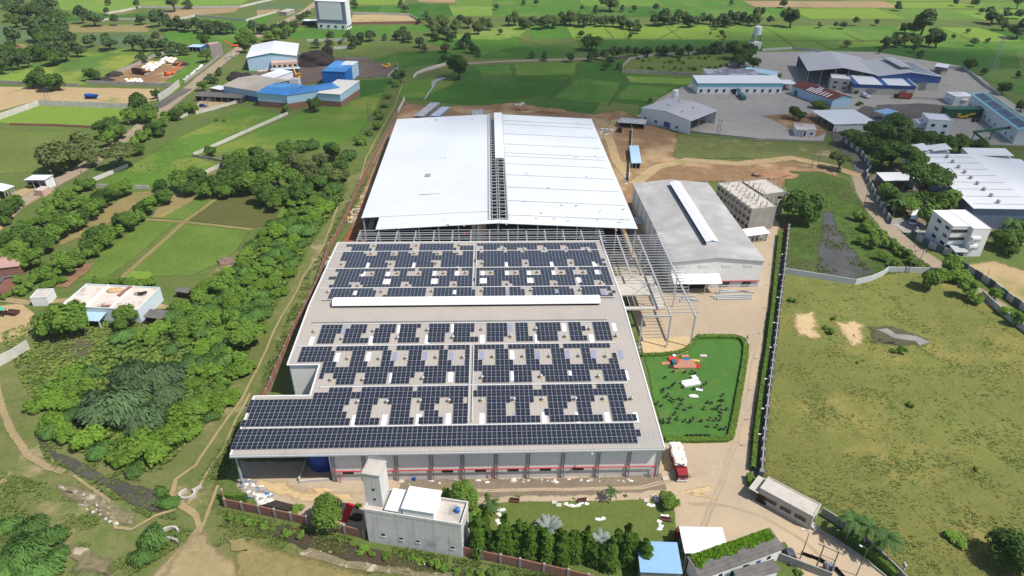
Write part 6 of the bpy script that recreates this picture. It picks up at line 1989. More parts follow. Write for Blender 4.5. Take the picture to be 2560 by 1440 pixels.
rt = face(1682, 1130, 1702, 1200)
t = truck('red lorry stacked high with white sacks in the factory yard', 1694, 1168, rt, 9.6, M_REDT, M_REDT, 1.5, name='lorry', cat='lorry', w_=2.5)
mt = Matrix.Translation(t.location) @ Matrix.Rotation(rt, 4, 'Z')
sacks('sack stacked on the red lorry', 'sacks loaded on the red lorry', [mt @ Vector((-4.4 + i * .86, -.95 + j * .63, 1.2 + .6 * k + (.1 if (i + j) % 2 else 0))) for k in (2, 3) for i in range(8) for j in range(4)], .08, 1.0, 9)
truck('brown open lorry parked against the white sack pile', 350, 186, face(335, 184, 366, 188), 11, M_BROWN, M_BROWN, 2.6)
truck('blue tanker on the sandy plot at the left', 230, 247, face(222, 247, 240, 247), 7.5, M_DKBL, M_DKBL, tank=True, cat='tanker', name='tanker')
truck('orange open lorry parked behind the blue and white shed', 2255, 247, face(2272, 249, 2236, 247), 10, M_TYRE, mat('rust_orange', (180, 92, 60), k=.75, var=.2), 2.4)
truck('white lorry cab parked beside the rusty shed', 2162, 244, face(2180, 250, 2150, 238), 6, M_CARW, M_CARW, 1.2)


def crane(label, u, v, rot, m, boom=9, name='crane', cat='crane', L=6, boomup=.5):
    t = thing(name, label, cat, P(u, v), rot)
    MB().box(-L / 2, -1.1, .7, L / 2, 1.1, 1.5).build('chassis', m, t)
    b = MB().box(L / 2 - 1.8, -1.05, 1.503, L / 2 - .2, 1.05, 2.9).build('cab', m, t)
    MB().box(L / 2 - .19, -.85, 1.9, L / 2 - .14, .85, 2.7).build('windscreen', M_GLASS, b)
    MB().bar((-L / 2 + 1, 0, 1.7), (-L / 2 + 1 - boom * math.cos(boomup), 0, 1.7 + boom * math.sin(boomup)), .7, .7).build('boom', m, t)
    for x in (-L / 2 + 1, L / 2 - 1):
        for s in (-1, 1):
            wheel(t, x, s * 1.0, .65, .4)
    return t


crane('orange mobile crane with its boom raised in the sack yard', 424, 188, face(440, 184, 418, 189), M_ORNG, 10)
crane('yellow excavator working beside the coal heap', 745, 194, face(735, 190, 760, 198), M_YELL, 6, 'excavator', 'excavator', 5, .9)
crane('yellow loader on the dark bay right of the blue shed', 968, 170, face(960, 172, 976, 168), M_YELL, 4, 'loader', 'loader', 5, .4)
crane('yellow harvester parked before the long green bin', 2402, 296, face(2420, 297, 2385, 295), M_YELL, 5, 'harvester', 'harvester', 6, .3)
crane('rust brown road roller on soil right of the new hall', 1549, 330, face(1549, 322, 1549, 338), M_BROWN, 2.4, 'roller', 'roller', 4, .2)
crane('orange machine behind the grey two storey house', 592, 117, face(585, 117, 602, 116), M_ORNG, 7, 'crane', 'crane', 7, .5)


def car(label, u, v, rot, m, L=4.2, h=1.5, name='car', cat='car'):
    t = thing(name, label, cat, P(u, v), rot)
    w_ = 1.75
    pr = [(-L / 2, .35), (L / 2, .35), (L / 2, .75), (L / 2 - .9, .92), (L / 2 - 1.5, h), (-L / 2 + .7, h), (-L / 2 + .1, .95)]
    b = MB()
    n = len(pr)
    b.v = [(x, -w_ / 2 + (.15 if z > 1 else 0), z) for x, z in pr] + [(x, w_ / 2 - (.15 if z > 1 else 0), z) for x, z in pr]
    b.f = [tuple(range(n)), tuple(range(2 * n - 1, n - 1, -1))] + [(i, n + i, n + (i + 1) % n, (i + 1) % n) for i in range(n)]
    b.m = [0] * len(b.f)
    o = b.build('body', m, t)
    MB().slab([(L / 2 - .98, -.68, .98), (L / 2 - .98, .68, .98), (L / 2 - 1.46, .62, h - .05), (L / 2 - 1.46, -.62, h - .05)], -.04).build('windscreen', M_GLASS, o)
    MB().slab([(-L / 2 + .12, .66, 1.0), (-L / 2 + .12, -.66, 1.0), (-L / 2 + .62, -.6, h - .05), (-L / 2 + .62, .6, h - .05)], -.04).build('rear_window', M_GLASS, o)
    for s in (-1, 1):
        y0, y1 = sorted((s * (w_ / 2 - .2), s * (w_ / 2 - .03)))
        MB().box(-L / 2 + .9, y0, 1.02, L / 2 - 1.6, y1, h - .12).build('side_window', M_GLASS, o)
        for x in (-L / 2 + .8, L / 2 - .8):
            wheel(t, x, s * (w_ / 2 - .1), .33, .2)
    return t


car('white car on the village road by the umbrella tree', 256, 388, face(240, 398, 262, 380), M_CARW)
car('white off-road car parked under trees at the left edge', 30, 521, face(20, 523, 42, 520), M_CARW, 4.4, 1.75)
car('grey hatchback parked by the white gable of the creeper outhouse', 1975, 1396, face(1968, 1378, 1980, 1404), M_CARG, 3.9, 1.5)
car('white car parked in the coal yard beside the cattle shed', 525, 252, face(518, 253, 534, 250), M_CARW)
car('dark blue van parked near the cattle shed', 508, 268, face(500, 268, 516, 268), M_DKBL, 4.4, 1.9)
# bus under the trees
p = P(2282, 552)
t = thing('bus', 'white bus parked under the trees by the yard gate', 'bus', p, face(2285, 530, 2278, 555))
b = MB().box(-5, -1.25, .5, 5, 1.25, 3.1).build('body', M_CARW, t)
MB().box(5.003, -1.1, 1.4, 5.06, 1.1, 2.7).build('windscreen', M_GLASS, b)
for s in (-1, 1):
    y0, y1 = sorted((s * 1.255, s * 1.3))
    MB().box(-4.6, y0, 1.6, 4.6, y1, 2.5).build('side_window', M_GLASS, b)
    for x in (-3.3, 3.3):
        wheel(t, x, s * 1.1)
# tractor and trailer
t = thing('tractor', 'old tractor with a teal canopy at the left edge', 'tractor', P(8, 788), face(10, 788, -20, 783))
MB().box(-.6, -.45, .7, 1.7, .45, 1.4).build('body', M_BROWN, t)
MB().box(-1, -.9, 2.3, .8, .9, 2.4).build('canopy', mat('teal_cloth', (72, 190, 160), k=.8), t)
for x in (-.9, .7):
    for y in (-.8, .8):
        MB().box(x - .04, y - .04, 1.1, x + .04, y + .04, 2.298).build('canopy_post', M_TYRE, t)
for s in (-1, 1):
    wheel(t, -.6, s * .75, .7, .35)
    wheel(t, 1.4, s * .6, .4, .25)
t = thing('trailer', 'flat brown trailer standing behind the old tractor', 'trailer', P(33, 786), face(48, 788, 18, 785))
MB().box(-2, -1, .75, 2, 1, .95).build('bed', M_BROWN, t)
MB().box(-2, -1, .953, 2, -.9, 1.25).build('side_board', M_BROWN, t)
MB().box(-2, .9, .953, 2, 1, 1.25).build('side_board', M_BROWN, t)
for s in (-1, 1):
    wheel(t, -.4, s * 1.1, .4, .22)
# conveyor trailers of the rice mill
t = thing('conveyor', 'teal loading conveyor sloping from the long white shed', 'conveyor', P(1850, 243), face(1848, 240, 1866, 258))
MB().box(-2, -1.3, .9, 8, 1.3, 2.6).build('hopper', M_TEALP, t)
MB().bar((-2, 0, 2), (-14, 0, 6), 1.2, .8).build('belt', M_TEALP, t)
for x in (0, 6):
    for s in (-1, 1):
        wheel(t, x, s * 1.2, .6, .3)
t = thing('grain_bin', 'long dark green steel bin in the right yard', 'bin', P(2415, 292))
MB().box(-14, -3, .3, 14, 3, 5).build('body', M_GREEN, t)
MB().box(-14.2, -3.2, 5.003, 14.2, 3.2, 5.4).build('rim', M_GREEN, t)
t = thing('conveyor', 'thin dark green conveyor bridge before the teal hall', 'conveyor', P(2470, 325), 0)
a = P(2435, 330, 6) - t.location
b_ = P(2530, 318, 6) - t.location
MB().bar(a, b_, 1.2, 1).build('belt', M_GREEN, t)
c_ = P(2470, 358, 1) - t.location
MB().bar(a, c_, 1.2, 1).build('belt', M_GREEN, t)
for q in (0.02, .5, .98):
    x = a.lerp(b_, q)
    MB().box(x.x - .2, x.y - .2, 0, x.x + .2, x.y + .2, x.z - .55).build('leg', M_GREEN, t)
t = thing('tractor', 'small dark tractor standing in the right yard', 'tractor', P(2436, 305), 0)
MB().box(-1, -.6, .8, 2, .6, 1.8).build('body', M_BROWN, t)
for s in (-1, 1):
    wheel(t, -.6, s * .9, .9, .4)
    wheel(t, 1.7, s * .7, .5, .3)
# white wrapped block in yard
p = P(2393, 258)
solo(MB().lump((0, 0, 3.2), 7, 5.5, 3.4, 0, 5, .08, 3).box(-6, -5, 0, 6, 5, 5.6), 'wrapped_load', M_WMET, 'large white sheeted block standing alone in the right yard', 'load', loc=p)

# ================================================================== yard objects
p = P(765, 972)
t = thing('generator', 'pale green cooling unit with black fan box in the factory notch', 'generator', p)
yb_ = yn0 - p.y
gx0_, gx1_ = P(742, 970).x - p.x, P(792, 970).x - p.x
MB().box(gx0_, .3, 0, gx1_, 5.5, 4).build('body', mat('pale_green_paint', (166, 216, 196), k=.8, rough=.5, var=.08), t)
MB().box(gx0_ + (gx1_ - gx0_) * .45, .8, 4.003, gx1_ - .3, 4.8, 5).build('fan_box', M_TYRE, t)
for k in range(2):
    MB().lathe((gx0_ + (gx1_ - gx0_) * (.58 + .24 * k), 2.8, 5.003), [(.9, 0), (.9, .12), (.3, .2)], 12).build('fan', M_PVC, t)
MB().lathe((gx0_ + 1, 2.8, 4.003), [(.5, 0), (.5, .7), (.2, 1)], 10).build('exhaust', M_ALU, t)
p = P(800, 1196)
solo(MB().lathe((0, 5, 0), [(3.4, 0), (3.4, 5), (2.2, 6.2), (.4, 6.5)], 18), 'water_tank', M_DKBL, 'big dark blue tank standing in the open factory bay', 'tank', loc=p, smooth=True)
p = P(1036, 1201)
solo(MB().lathe((0, 0, 0), [(.35, 0), (.4, .5), (.35, 1), (.1, 1.1)], 10), 'drum', M_DKBL, 'blue drum with white sack against the front factory wall', 'drum', loc=p)
o = solo(MB().slab([P(850, 1302, .25), P(868, 1306, .25), P(886, 1260, .25), P(868, 1256, .25)], .08), 'red_mat', mat('red_cloth', (206, 30, 40), k=.8, var=.1), 'bright red mat beside the tree inside the front wall', 'mat')
o = solo(MB().slab([P(655, 1262, .5), P(730, 1278, .5), P(735, 1262, .5), P(690, 1250, .5)], .3), 'dark_mat', M_TARP, 'long dark tarpaulin inside the front brick wall', 'tarpaulin')
scatter('white torn sacks piled inside the front brick wall', 'rubbish', [(640, 1240), (676, 1236), (678, 1262), (648, 1262)], 34, (.3, .8), [M_SACK], 21)
for i, (u0, v0, u1, v1) in enumerate([(1778, 741, 1880, 737), (1785, 745, 1878, 742), (1790, 731, 1872, 729), (1800, 726, 1885, 731), (1792, 748, 1880, 747), (1700, 752, 1745, 746), (1705, 744, 1740, 740), (1710, 748, 1748, 752)]):
    solo(MB().bar(P(u0, v0, .4), P(u1, v1, .4), .55, .6), 'steel_beam', M_GSTEEL, '%s of the pale steel beams laid out before the grey factory' % nth(i), 'beam', 'steel beams laid out before the grey factory')
# ring of the well and curb
for lab, u, v, a0, a1, r in (('broken round concrete well ring beside the left drain', 470, 1240, 1.9, 7.4, 1.75), ('broken curling concrete well ring among shrubs at bottom left', 425, 1337, .4, 5.2, 1.9)):
    p = P(u, v)
    b = MB()
    n = 22
    for k in range(n + 1):
        a = a0 + (a1 - a0) * k / n
        c, s = math.cos(a), math.sin(a)
        b.v += [(c * (r - .4), s * (r - .4) * .8, 0), (c * (r + .1), s * (r + .1) * .8, 0), (c * (r + .1), s * (r + .1) * .8, 1.0), (c * (r - .4), s * (r - .4) * .8, 1.0)]
        if k:
            for q in range(4):
                b.f.append(((k - 1) * 4 + q, (k - 1) * 4 + (q + 1) % 4, k * 4 + (q + 1) % 4, k * 4 + q))
                b.m.append(0)
    b.f += [(3, 2, 1, 0), (n * 4, n * 4 + 1, n * 4 + 2, n * 4 + 3)]
    b.m += [0, 0]
    t = thing('well_ring', lab, 'well', p)
    b.build('ring', M_CONCW, t)
    e = Vector((math.cos(a1) * r, math.sin(a1) * r * .8, .7))
    MB().bar(e + Vector((.3, -.3, 0)), e + Vector((1.7, -.9 if v > 1300 else .8, .1)), .4, .8).build('chute', M_CONCW, t)
# event lawn
CH = [(1280 + a / 4, 720 + b / 4) for a, b in [(1612, 845), (1725, 850), (1790, 858), (1825, 862), (1528, 903), (1618, 965), (1578, 1005), (1600, 985), (1505, 1020), (1505, 1045), (1715, 1003), (1820, 1017), (1895, 1010), (1928, 970), (1530, 1100), (1560, 1085), (1585, 1128), (1610, 1145), (1665, 1115), (1700, 1125), (1695, 1165), (1455, 1165), (1490, 1187), (1660, 1210), (1735, 1225), (1790, 1203), (1920, 1218), (1950, 1155), (1992, 1160), (2098, 1085), (2078, 1132), (2105, 1135), (2072, 1187), (2010, 1217), (2048, 1218), (2148, 1222), (2085, 1245), (2085, 1280), (1620, 1270), (1500, 1328), (1520, 1352), (1582, 1312), (1572, 1352), (1652, 1322), (1718, 1340), (1775, 1350), (1798, 1325), (1890, 1340), (1972, 1325), (2025, 1330), (2080, 1328), (1962, 1393), (2040, 1398), (2082, 1422), (2130, 1420)]]
M_CHB = mat('chair_black', (38, 36, 36), k=.6, rough=.7, var=.2)
M_CHC = mat('chair_cover', (112, 104, 84), k=.6, rough=.9, var=.1)
cb = MB().box(-.3, -.3, .44, .3, .3, .54, 1).box(-.3, .26, .54, .3, .34, 1.0)
for x in (-.26, .26):
    for y in (-.26, .26):
        cb.box(x - .04, y - .04, 0, x + .04, y + .04, .44)
cb.box(-.34, -.28, .66, -.29, .3, .7).box(.29, -.28, .66, .34, .3, .7)
o = cb.build('chair', [M_CHB, M_CHC])
CM = o.data
bpy.data.objects.remove(o)
rg = random.Random(11)


def chair(u, v, rz, lab, grp):
    o = bpy.data.objects.new('chair', CM)
    COL.objects.link(o)
    p = P(u, v + 2)
    o.location = (p.x, p.y, .3)
    o.scale = (.95, .95, 1)
    o.rotation_euler = (0, 0, rz)
    tag(o, lab, 'chair', grp)


for u, v in CH:
    chair(u, v, rg.uniform(0, 6.3), 'black chair with pale seat scattered on the event lawn', 'chairs scattered on the event lawn')
for k in range(6):
    chair(1716 + k * 10.6, 1091, 3.14, 'black chair in the straight row by the near hedge', 'row of chairs by the near hedge')
p = P(1727, 962)
t = thing('sofa', 'white corner sofa in the middle of the event lawn', 'sofa', p, .25)
MB().box(-2.6, -.9, .2, 2.6, .9, .75).build('seat', M_WMET, t)
MB().box(-2.6, .55, .753, 2.6, .9, 1.3).build('backrest', M_WMET, t)
MB().box(1.2, .903, .2, 2.6, 2.4, 1.1).build('side_seat', M_WMET, t)
p = P(1710, 915)
t = thing('stage', 'flat brown board stage at the top of the event lawn', 'stage', p, -.02)
MB().box(-3.2, -1.5, .15, 3.2, 2.4, .55).build('deck', mat('board', (196, 138, 112), k=.72, var=.15), t)
MB().box(-3.9, 1.0, .56, -1.2, 3.4, .72).build('red_cover', mat('red_cloth2', (214, 60, 50), k=.8, var=.1), t)
p = P(1739, 917)
b = MB()
for a in (.5, 2.2):
    b.bar((-1.4 * math.cos(a), -1.4 * math.sin(a), .4 + a * .02), (1.4 * math.cos(a), 1.4 * math.sin(a), .4 + a * .02), .7, .12)
solo(b, 'red_cloth', MATS['red_cloth'], 'red cloth lying like a cross right of the board stage', 'cloth', loc=p)
for i, (u, v, w_, d_, m_, lab) in enumerate([(1758, 892, 2, 1, M_CONCW, 'pale board lying near the top right of the event lawn'), (1738, 904, 2.4, .9, M_SACKY, 'tan board lying right above the red cloth'), (1712, 893, 2.2, 1.2, MATS['board'], 'brown board lying behind the stage'), (1664, 911, 2.6, 1.2, MATS['board'], 'brown board lying left of the stage'),
                                             (1683, 920, 2.6, 1.2, M_TARP, 'dark board at the left corner of the stage'), (1748, 977, 1.8, .9, M_WMET, 'white oval tabletop lying right of the sofa'), (1733, 993, 2.8, 1.4, M_SACK, 'crumpled white cloth below the sofa'), (1684, 891, 1.2, 1.2, M_WMET, 'white basin at the top edge of the event lawn'),
                                             (1684, 911, 1.2, 1.8, M_TEALP, 'teal crate at the left end of the stage'), (1716, 902, 2.4, 1.2, M_BLUEW, 'blue and red bundle behind the stage')]):
    p = P(u, v)
    solo(MB().lump((0, 0, .2), w_ / 2, d_ / 2, .35, 0, i, .2, 2) if i in (6, 7, 9) else MB().box(-w_ / 2, -d_ / 2, .1, w_ / 2, d_ / 2, .28 if i != 8 else 1.1), 'cloth' if i == 6 else 'basin' if i == 7 else 'bundle' if i == 9 else 'crate' if i == 8 else 'board', m_, lab, 'cloth' if i == 6 else 'basin' if i == 7 else 'bundle' if i == 9 else 'crate' if i == 8 else 'board', loc=p + Vector((0, 0, .2)), rotz=rg.uniform(-.3, .3))
# garden lawn oddments
for i, (pts, lab) in enumerate([([(1248, 1276), (1258, 1276)], 'small white cloth at the left end of the garden lawn'), ([(1246, 1287), (1260, 1294)], 'white cloth second from the left on the garden lawn'), ([(1243, 1303), (1248, 1312)], 'white cloth third from the left on the garden lawn'),
                                ([(1414, 1261), (1428, 1266), (1445, 1265), (1452, 1259)], 'long white cloth strip along the top of the garden lawn'), ([(1494, 1300), (1508, 1298)], 'white heap in the middle of the garden lawn'), ([(1648, 1305), (1652, 1318), (1648, 1325)], 'crumpled white cloth at the right end of the garden lawn'),
                                ([(1622, 1264), (1632, 1266)], 'white cloth beside the slabs at the garden path'), ([(1655, 1292), (1666, 1292)], 'white cloth on the bench under the garden tree'), ([(1464, 1252), (1466, 1262)], 'white cloth hung over the bench by the path')]):
    b = MB()
    for k, q in enumerate(pts):
        p = P(*q)
        b.lump((p.x, p.y, .3), .6, .42, .22, 0, i * 5 + k, .5, 2)
        if k:
            b.bar(P(*pts[k - 1], .3), P(*q, .3), .55, .16)
    solo(b, 'cloth', M_SACK, lab, 'cloth')
for u, v, lab in [(1386, 1258, 'first pale slab from the left along the garden path'), (1397, 1265, 'second pale slab from the left along the garden path'), (1616, 1254, 'third pale slab from the left along the garden path'), (1634, 1243, 'fourth pale slab from the left along the garden path'), (1640, 1254, 'tilted pale slab beside the garden tree'), (1663, 1199, 'pale slab at the foot of the factory ladder'), (1004, 1206, 'square slab against the front factory wall')]:
    p = P(u, v)
    solo(MB().box(-.6, -.5, .2, .6, .5, .42), 'slab', M_CONCW, lab, 'slab', loc=p, rotz=rg.uniform(-.2, .2))
for u, v, lab in [(1286, 1256, 'wooden bench at the left end of the garden path'), (1455, 1256, 'wooden bench at the middle of the garden path'), (1663, 1303, 'wooden bench under the garden tree')]:
    t = thing('garden_bench', lab, 'bench', P(u, v), rg.uniform(-.3, .3))
    MB().box(-1.1, -.35, .45, 1.1, .35, .55).build('seat', M_BROWN, t)
    MB().box(-1.1, .3, .553, 1.1, .4, 1.05).build('backrest', M_BROWN, t)
    for x in (-.9, .9):
        MB().box(x - .08, -.3, 0, x + .08, .3, .447).build('leg', M_BROWN, t)

# ================================================================== poles and lamps
M_POLE = mat('pole', (132, 128, 120), k=.7, rough=.8, var=.1)


def pole_pair(label, ua, va, ub, vb, vt):
    a, b = P(ua, va), P(ub, vb)
    h = min(hat(ua, va, vt), 12)
    t = thing('electric_pole', label, 'electric pole', a)
    d = b - a
    MB().tube([(0, 0, 0), (0, 0, h)], [.16, .11], 6).build('post', M_POLE, t)
    MB().tube([d, d + Vector((0, 0, h))], [.16, .11], 6).build('post', M_POLE, t)
    MB().bar(d * -.4 + Vector((0, 0, h - .4)), d * 1.4 + Vector((0, 0, h - .4)), .14).build('crossarm', M_POLE, t)
    MB().bar(Vector((0, 0, h * .62)), d + Vector((0, 0, h * .62)), .1).build('tie', M_POLE, t)


pole_pair('pair of thin electric poles in the left meadow', 921, 297, 927, 298, 258)
pole_pair('pair of electric poles by the pale wall at upper left', 114, 246, 123, 248, 222)
pole_pair('pair of electric poles before the cattle shed', 513, 271, 521, 270, 240)
pole_pair('pair of electric poles in the concrete yard', 1792, 337, 1798, 340, 297)
pole_pair('pair of electric poles beside the dirt track and the big tree', 2028, 421, 2042, 422, 379)
pole_pair('pair of electric poles with transformer by the white panel fence', 2270, 683, 2290, 680, 625)
pole_pair('pair of electric poles by the entrance road at the bottom edge', 2038, 1424, 2073, 1440, 1362)


def lamp_post(label, u, v, h, rot, group=None, arm=1.6):
    t = thing('street_lamp', label, 'street lamp', P(u, v), rot, group)
    MB().tube([(0, 0, 0), (0, 0, h)], [.11, .07], 6).build('post', M_POLE, t)
    MB().tube([(0, 0, h), (arm * .5, 0, h + .4), (arm, 0, h + .3)], .05, 6).build('arm', M_POLE, t)
    MB().box(arm - .1, -.15, h + .2, arm + .5, .15, h + .34).build('lamp_head', M_WMET, t)


for i, (u, v) in enumerate([(1960, 668), (1954, 720), (1949, 778), (1941, 842), (1932, 905), (1921, 985), (1914, 1060), (1906, 1125)]):
    lamp_post('street lamp on the dark lane wall, %s from the far end' % nth(i), u, v, 5, 3.14, 'street lamps on the dark lane wall')
for u, v, h, lab in [(2000, 1398, 8, 'street lamp beside the grey hatchback'), (2140, 1440, 8, 'street lamp on the entrance road near the bottom edge'), (2135, 1360, 5, 'thin lamp between two lower right palms'), (335, 345, 8, 'thin pole beside the village road bend'), (250, 412, 9, 'thin pole beside the village road and umbrella tree'), (145, 473, 8, 'thin pole beside the roadside shed'), (20, 540, 8, 'thin pole at the left edge of the village road'), (2160, 510, 8, 'street lamp beside the pond road'), (2285, 620, 8, 'street lamp beside the panel wall gate'), (2455, 720, 7, 'street lamp at the road wall near the right edge')]:
    lamp_post(lab, u, v, h, 2.5, None, 1.0)
for i, (u, v, vt) in enumerate([(1448, 214, 190), (1562, 96, 78), (1524, 128, 108), (1408, 155, 145)]):
    solo(MB().tube([(0, 0, 0), (0, 0, min(hat(u, v, vt), 10))], .18, 6), 'field_pole', M_POLE, 'thin wooden pole standing in the far paddies, %s of four from the left' % nth([1, 3, 2, 0][i]), 'pole', 'poles in the far paddies', loc=P(u, v))
# lattice pylon, far right
p = P(2476, 186)
t = thing('pylon', 'thin lattice power pylon in the far right paddies', 'pylon', p)
hp = 26
b = MB()
for k in range(7):
    z0_, z1_ = hp * k / 7, hp * (k + 1) / 7
    r0, r1 = 2.4 * (1 - z0_ / hp) + .3, 2.4 * (1 - z1_ / hp) + .3
    for sx, sy in ((1, 1), (1, -1), (-1, -1), (-1, 1)):
        b.bar((sx * r0, sy * r0, z0_), (sx * r1, sy * r1, z1_), .12)
        b.bar((sx * r0, sy * r0, z0_), (-sy * r1, sx * r1, z1_), .08)
b.build('lattice_mast', M_GSTEEL, t)
for z in (18, 21.5, 25):
    MB().bar((-4, 0, z), (4, 0, z), .14).build('crossarm', M_GSTEEL, t)
# transformer yard at the bottom edge
t = thing('transformer', 'grey transformer on a frame behind the stained wall', 'transformer', P(2066, 1432))
MB().box(-.9, -.6, 1.2, .9, .6, 2.8).build('tank', M_PVC, t)
for x in (-.8, .8):
    MB().box(x - .08, -.08, 0, x + .08, .08, 1.198).build('leg', M_POLE, t)
for x in (-.5, 0, .5):
    MB().lathe((x, 0, 2.803), [(.1, 0), (.14, .2), (.08, .5)], 8).build('insulator', M_WMET, t)
wall('thin wire fence round the roadside transformer', [(2002, 1388), (2050, 1405), (2090, 1428), (2110, 1450)], 1.2, M_TYRE, th=.04, name='wire_fence', cat='fence', posts=(M_TYRE, 1.5, .2, .08))
t = thing('flag_sign', 'small red and white sign on a post by the palms', 'sign', P(2253, 1432))
MB().tube([(0, 0, 0), (0, 0, 3)], .05, 6).build('post', M_POLE, t)
MB().box(-.1, -.4, 1.4, .1, .4, 2.9).build('board', M_WMET, t)
MB().box(-.115, -.405, 2.0, .115, .405, 2.3).build('red_band', MATS['red_cloth'], t)

# ================================================================== people


def person(label, u, v, rot, shirt, trousers, z=0, cat='person', arms=.5, stride=.25):
    bm = bmesh.new()
    J = {'hip': (0, 0, .92), 'chest': (0, 0, 1.32), 'neck': (0, 0, 1.5), 'head': (0, .02, 1.66)}
    E = [('hip', 'chest'), ('chest', 'neck'), ('neck', 'head')]
    Rr = {'hip': .15, 'chest': .17, 'neck': .07, 'head': .12}
    for s, nm in ((-1, 'l'), (1, 'r')):
        J.update({nm + 'k': (s * .11, s * stride * .5, .5), nm + 'a': (s * .11, s * stride - .05, .07), nm + 't': (s * .12, s * stride + .12, .04), nm + 's': (s * .2, 0, 1.4), nm + 'e': (s * .26, -s * .05, 1.12), nm + 'h': (s * .27, arms * .3 - s * .08, .9)})
        E += [('hip', nm + 'k'), (nm + 'k', nm + 'a'), (nm + 'a', nm + 't'), ('chest', nm + 's'), (nm + 's', nm + 'e'), (nm + 'e', nm + 'h')]
        Rr.update({nm + 'k': .085, nm + 'a': .06, nm + 't': .05, nm + 's': .085, nm + 'e': .06, nm + 'h': .05})
    ids = {k: bm.verts.new(c) for k, c in J.items()}
    for a, b in E:
        bm.edges.new((ids[a], ids[b]))
    names = list(J)
    me = bpy.data.meshes.new('person')
    bm.to_mesh(me)
    bm.free()
    ob = bpy.data.objects.new('person', me)
    COL.objects.link(ob)
    md = ob.modifiers.new('skin', 'SKIN')
    sv = me.skin_vertices[0].data
    for i, k in enumerate(names):
        sv[i].radius = (Rr[k], Rr[k])
    sv[0].use_root = True
    ob.modifiers.new('sub', 'SUBSURF').levels = 1
    dg = bpy.context.evaluated_depsgraph_get()
    m2 = bpy.data.meshes.new_from_object(ob.evaluated_get(dg))
    ob.modifiers.clear()
    ob.data = m2
    for m_ in (mat('skin', (132, 92, 70), k=.8, var=.05), shirt, trousers, M_CHB):
        m2.materials.append(m_)
    for f in m2.polygons:
        c = f.center
        f.material_index = 3 if c.z > 1.7 or c.z < .1 else 0 if c.z > 1.5 or (abs(c.x) > .2 and c.z < 1.15) else 1 if c.z > .9 else 2
    p = P(u, v, z)
    ob.location = p + Vector((0, 0, .2 if not z else .0))
    ob.rotation_euler = (0, 0, rot)
    tag(ob, label, cat)
    return ob


M_SW = mat('white_cloth', (220, 222, 226), k=.75, var=.05)
M_SB = mat('blue_cloth', (60, 84, 140), k=.75, var=.1)
M_SG = mat('grey_cloth', (96, 98, 104), k=.7, var=.1)
person('person in white shirt standing at the sand court by the factory side', 1605, 878, .5, M_SW, M_SG)
person('person in pale clothes just left of the other on the sand court', 1598, 888, 2.0, M_SW, M_SB)
person('person walking past the far corner of the event lawn hedge', 1867, 850, 1.6, M_SG, M_CHB, stride=.35)
person('person in red standing on the dark lane', 1944, 694, 1.0, MATS['red_cloth'], M_SG)
person('person in dark clothes walking on the village road', 204, 435, 1.0, M_SG, M_CHB, stride=.35)
person('person in red shirt walking on the road by the white modern building', 2315, 634, 2.2, MATS['red_cloth'], M_SB, stride=.3)
person('person in orange working on the bare roof frame', 1161, 592, .3, M_ORNG, M_SB, z=10.7)
# ================================================================== plants
def leafmat(name, c, c2, k=.56, tr=.36, rnd=.2):
    return mat(name, c, k=k, c2=c2, scale=.25, rough=.75, spec=.2, tint=True, rnd=rnd, transl=tr)


L_DARK = leafmat('leaf_dark', (74, 110, 48), (114, 148, 64))
L_MID = leafmat('leaf_mid', (98, 142, 54), (146, 182, 74))
L_OLIVE = leafmat('leaf_olive', (100, 122, 60), (142, 156, 90))
L_PROS = leafmat('leaf_feathery', (92, 142, 66), (138, 180, 92))
L_PROS2 = leafmat('leaf_feathery_blue', (92, 126, 80), (136, 166, 112))
L_LIME = leafmat('leaf_lime', (112, 158, 50), (152, 190, 72))
L_CYP = leafmat('leaf_cypress', (54, 90, 28), (112, 150, 46))
L_FAR = leafmat('leaf_far', (80, 108, 62), (112, 138, 82))
L_PALM = leafmat('leaf_palm', (66, 100, 46), (100, 132, 66), tr=.15)
L_SILV = leafmat('leaf_silver', (176, 192, 182), (206, 216, 208), k=.6)
L_RED = leafmat('leaf_red_flower', (96, 110, 56), (170, 70, 54))
M_BARK = mat('bark', (118, 100, 82), k=.7, rough=.95, c2=(88, 74, 60), scale=2)


def rv(rg):
    return Vector((rg.gauss(0, 1), rg.gauss(0, 1), rg.gauss(0, 1))).normalized()


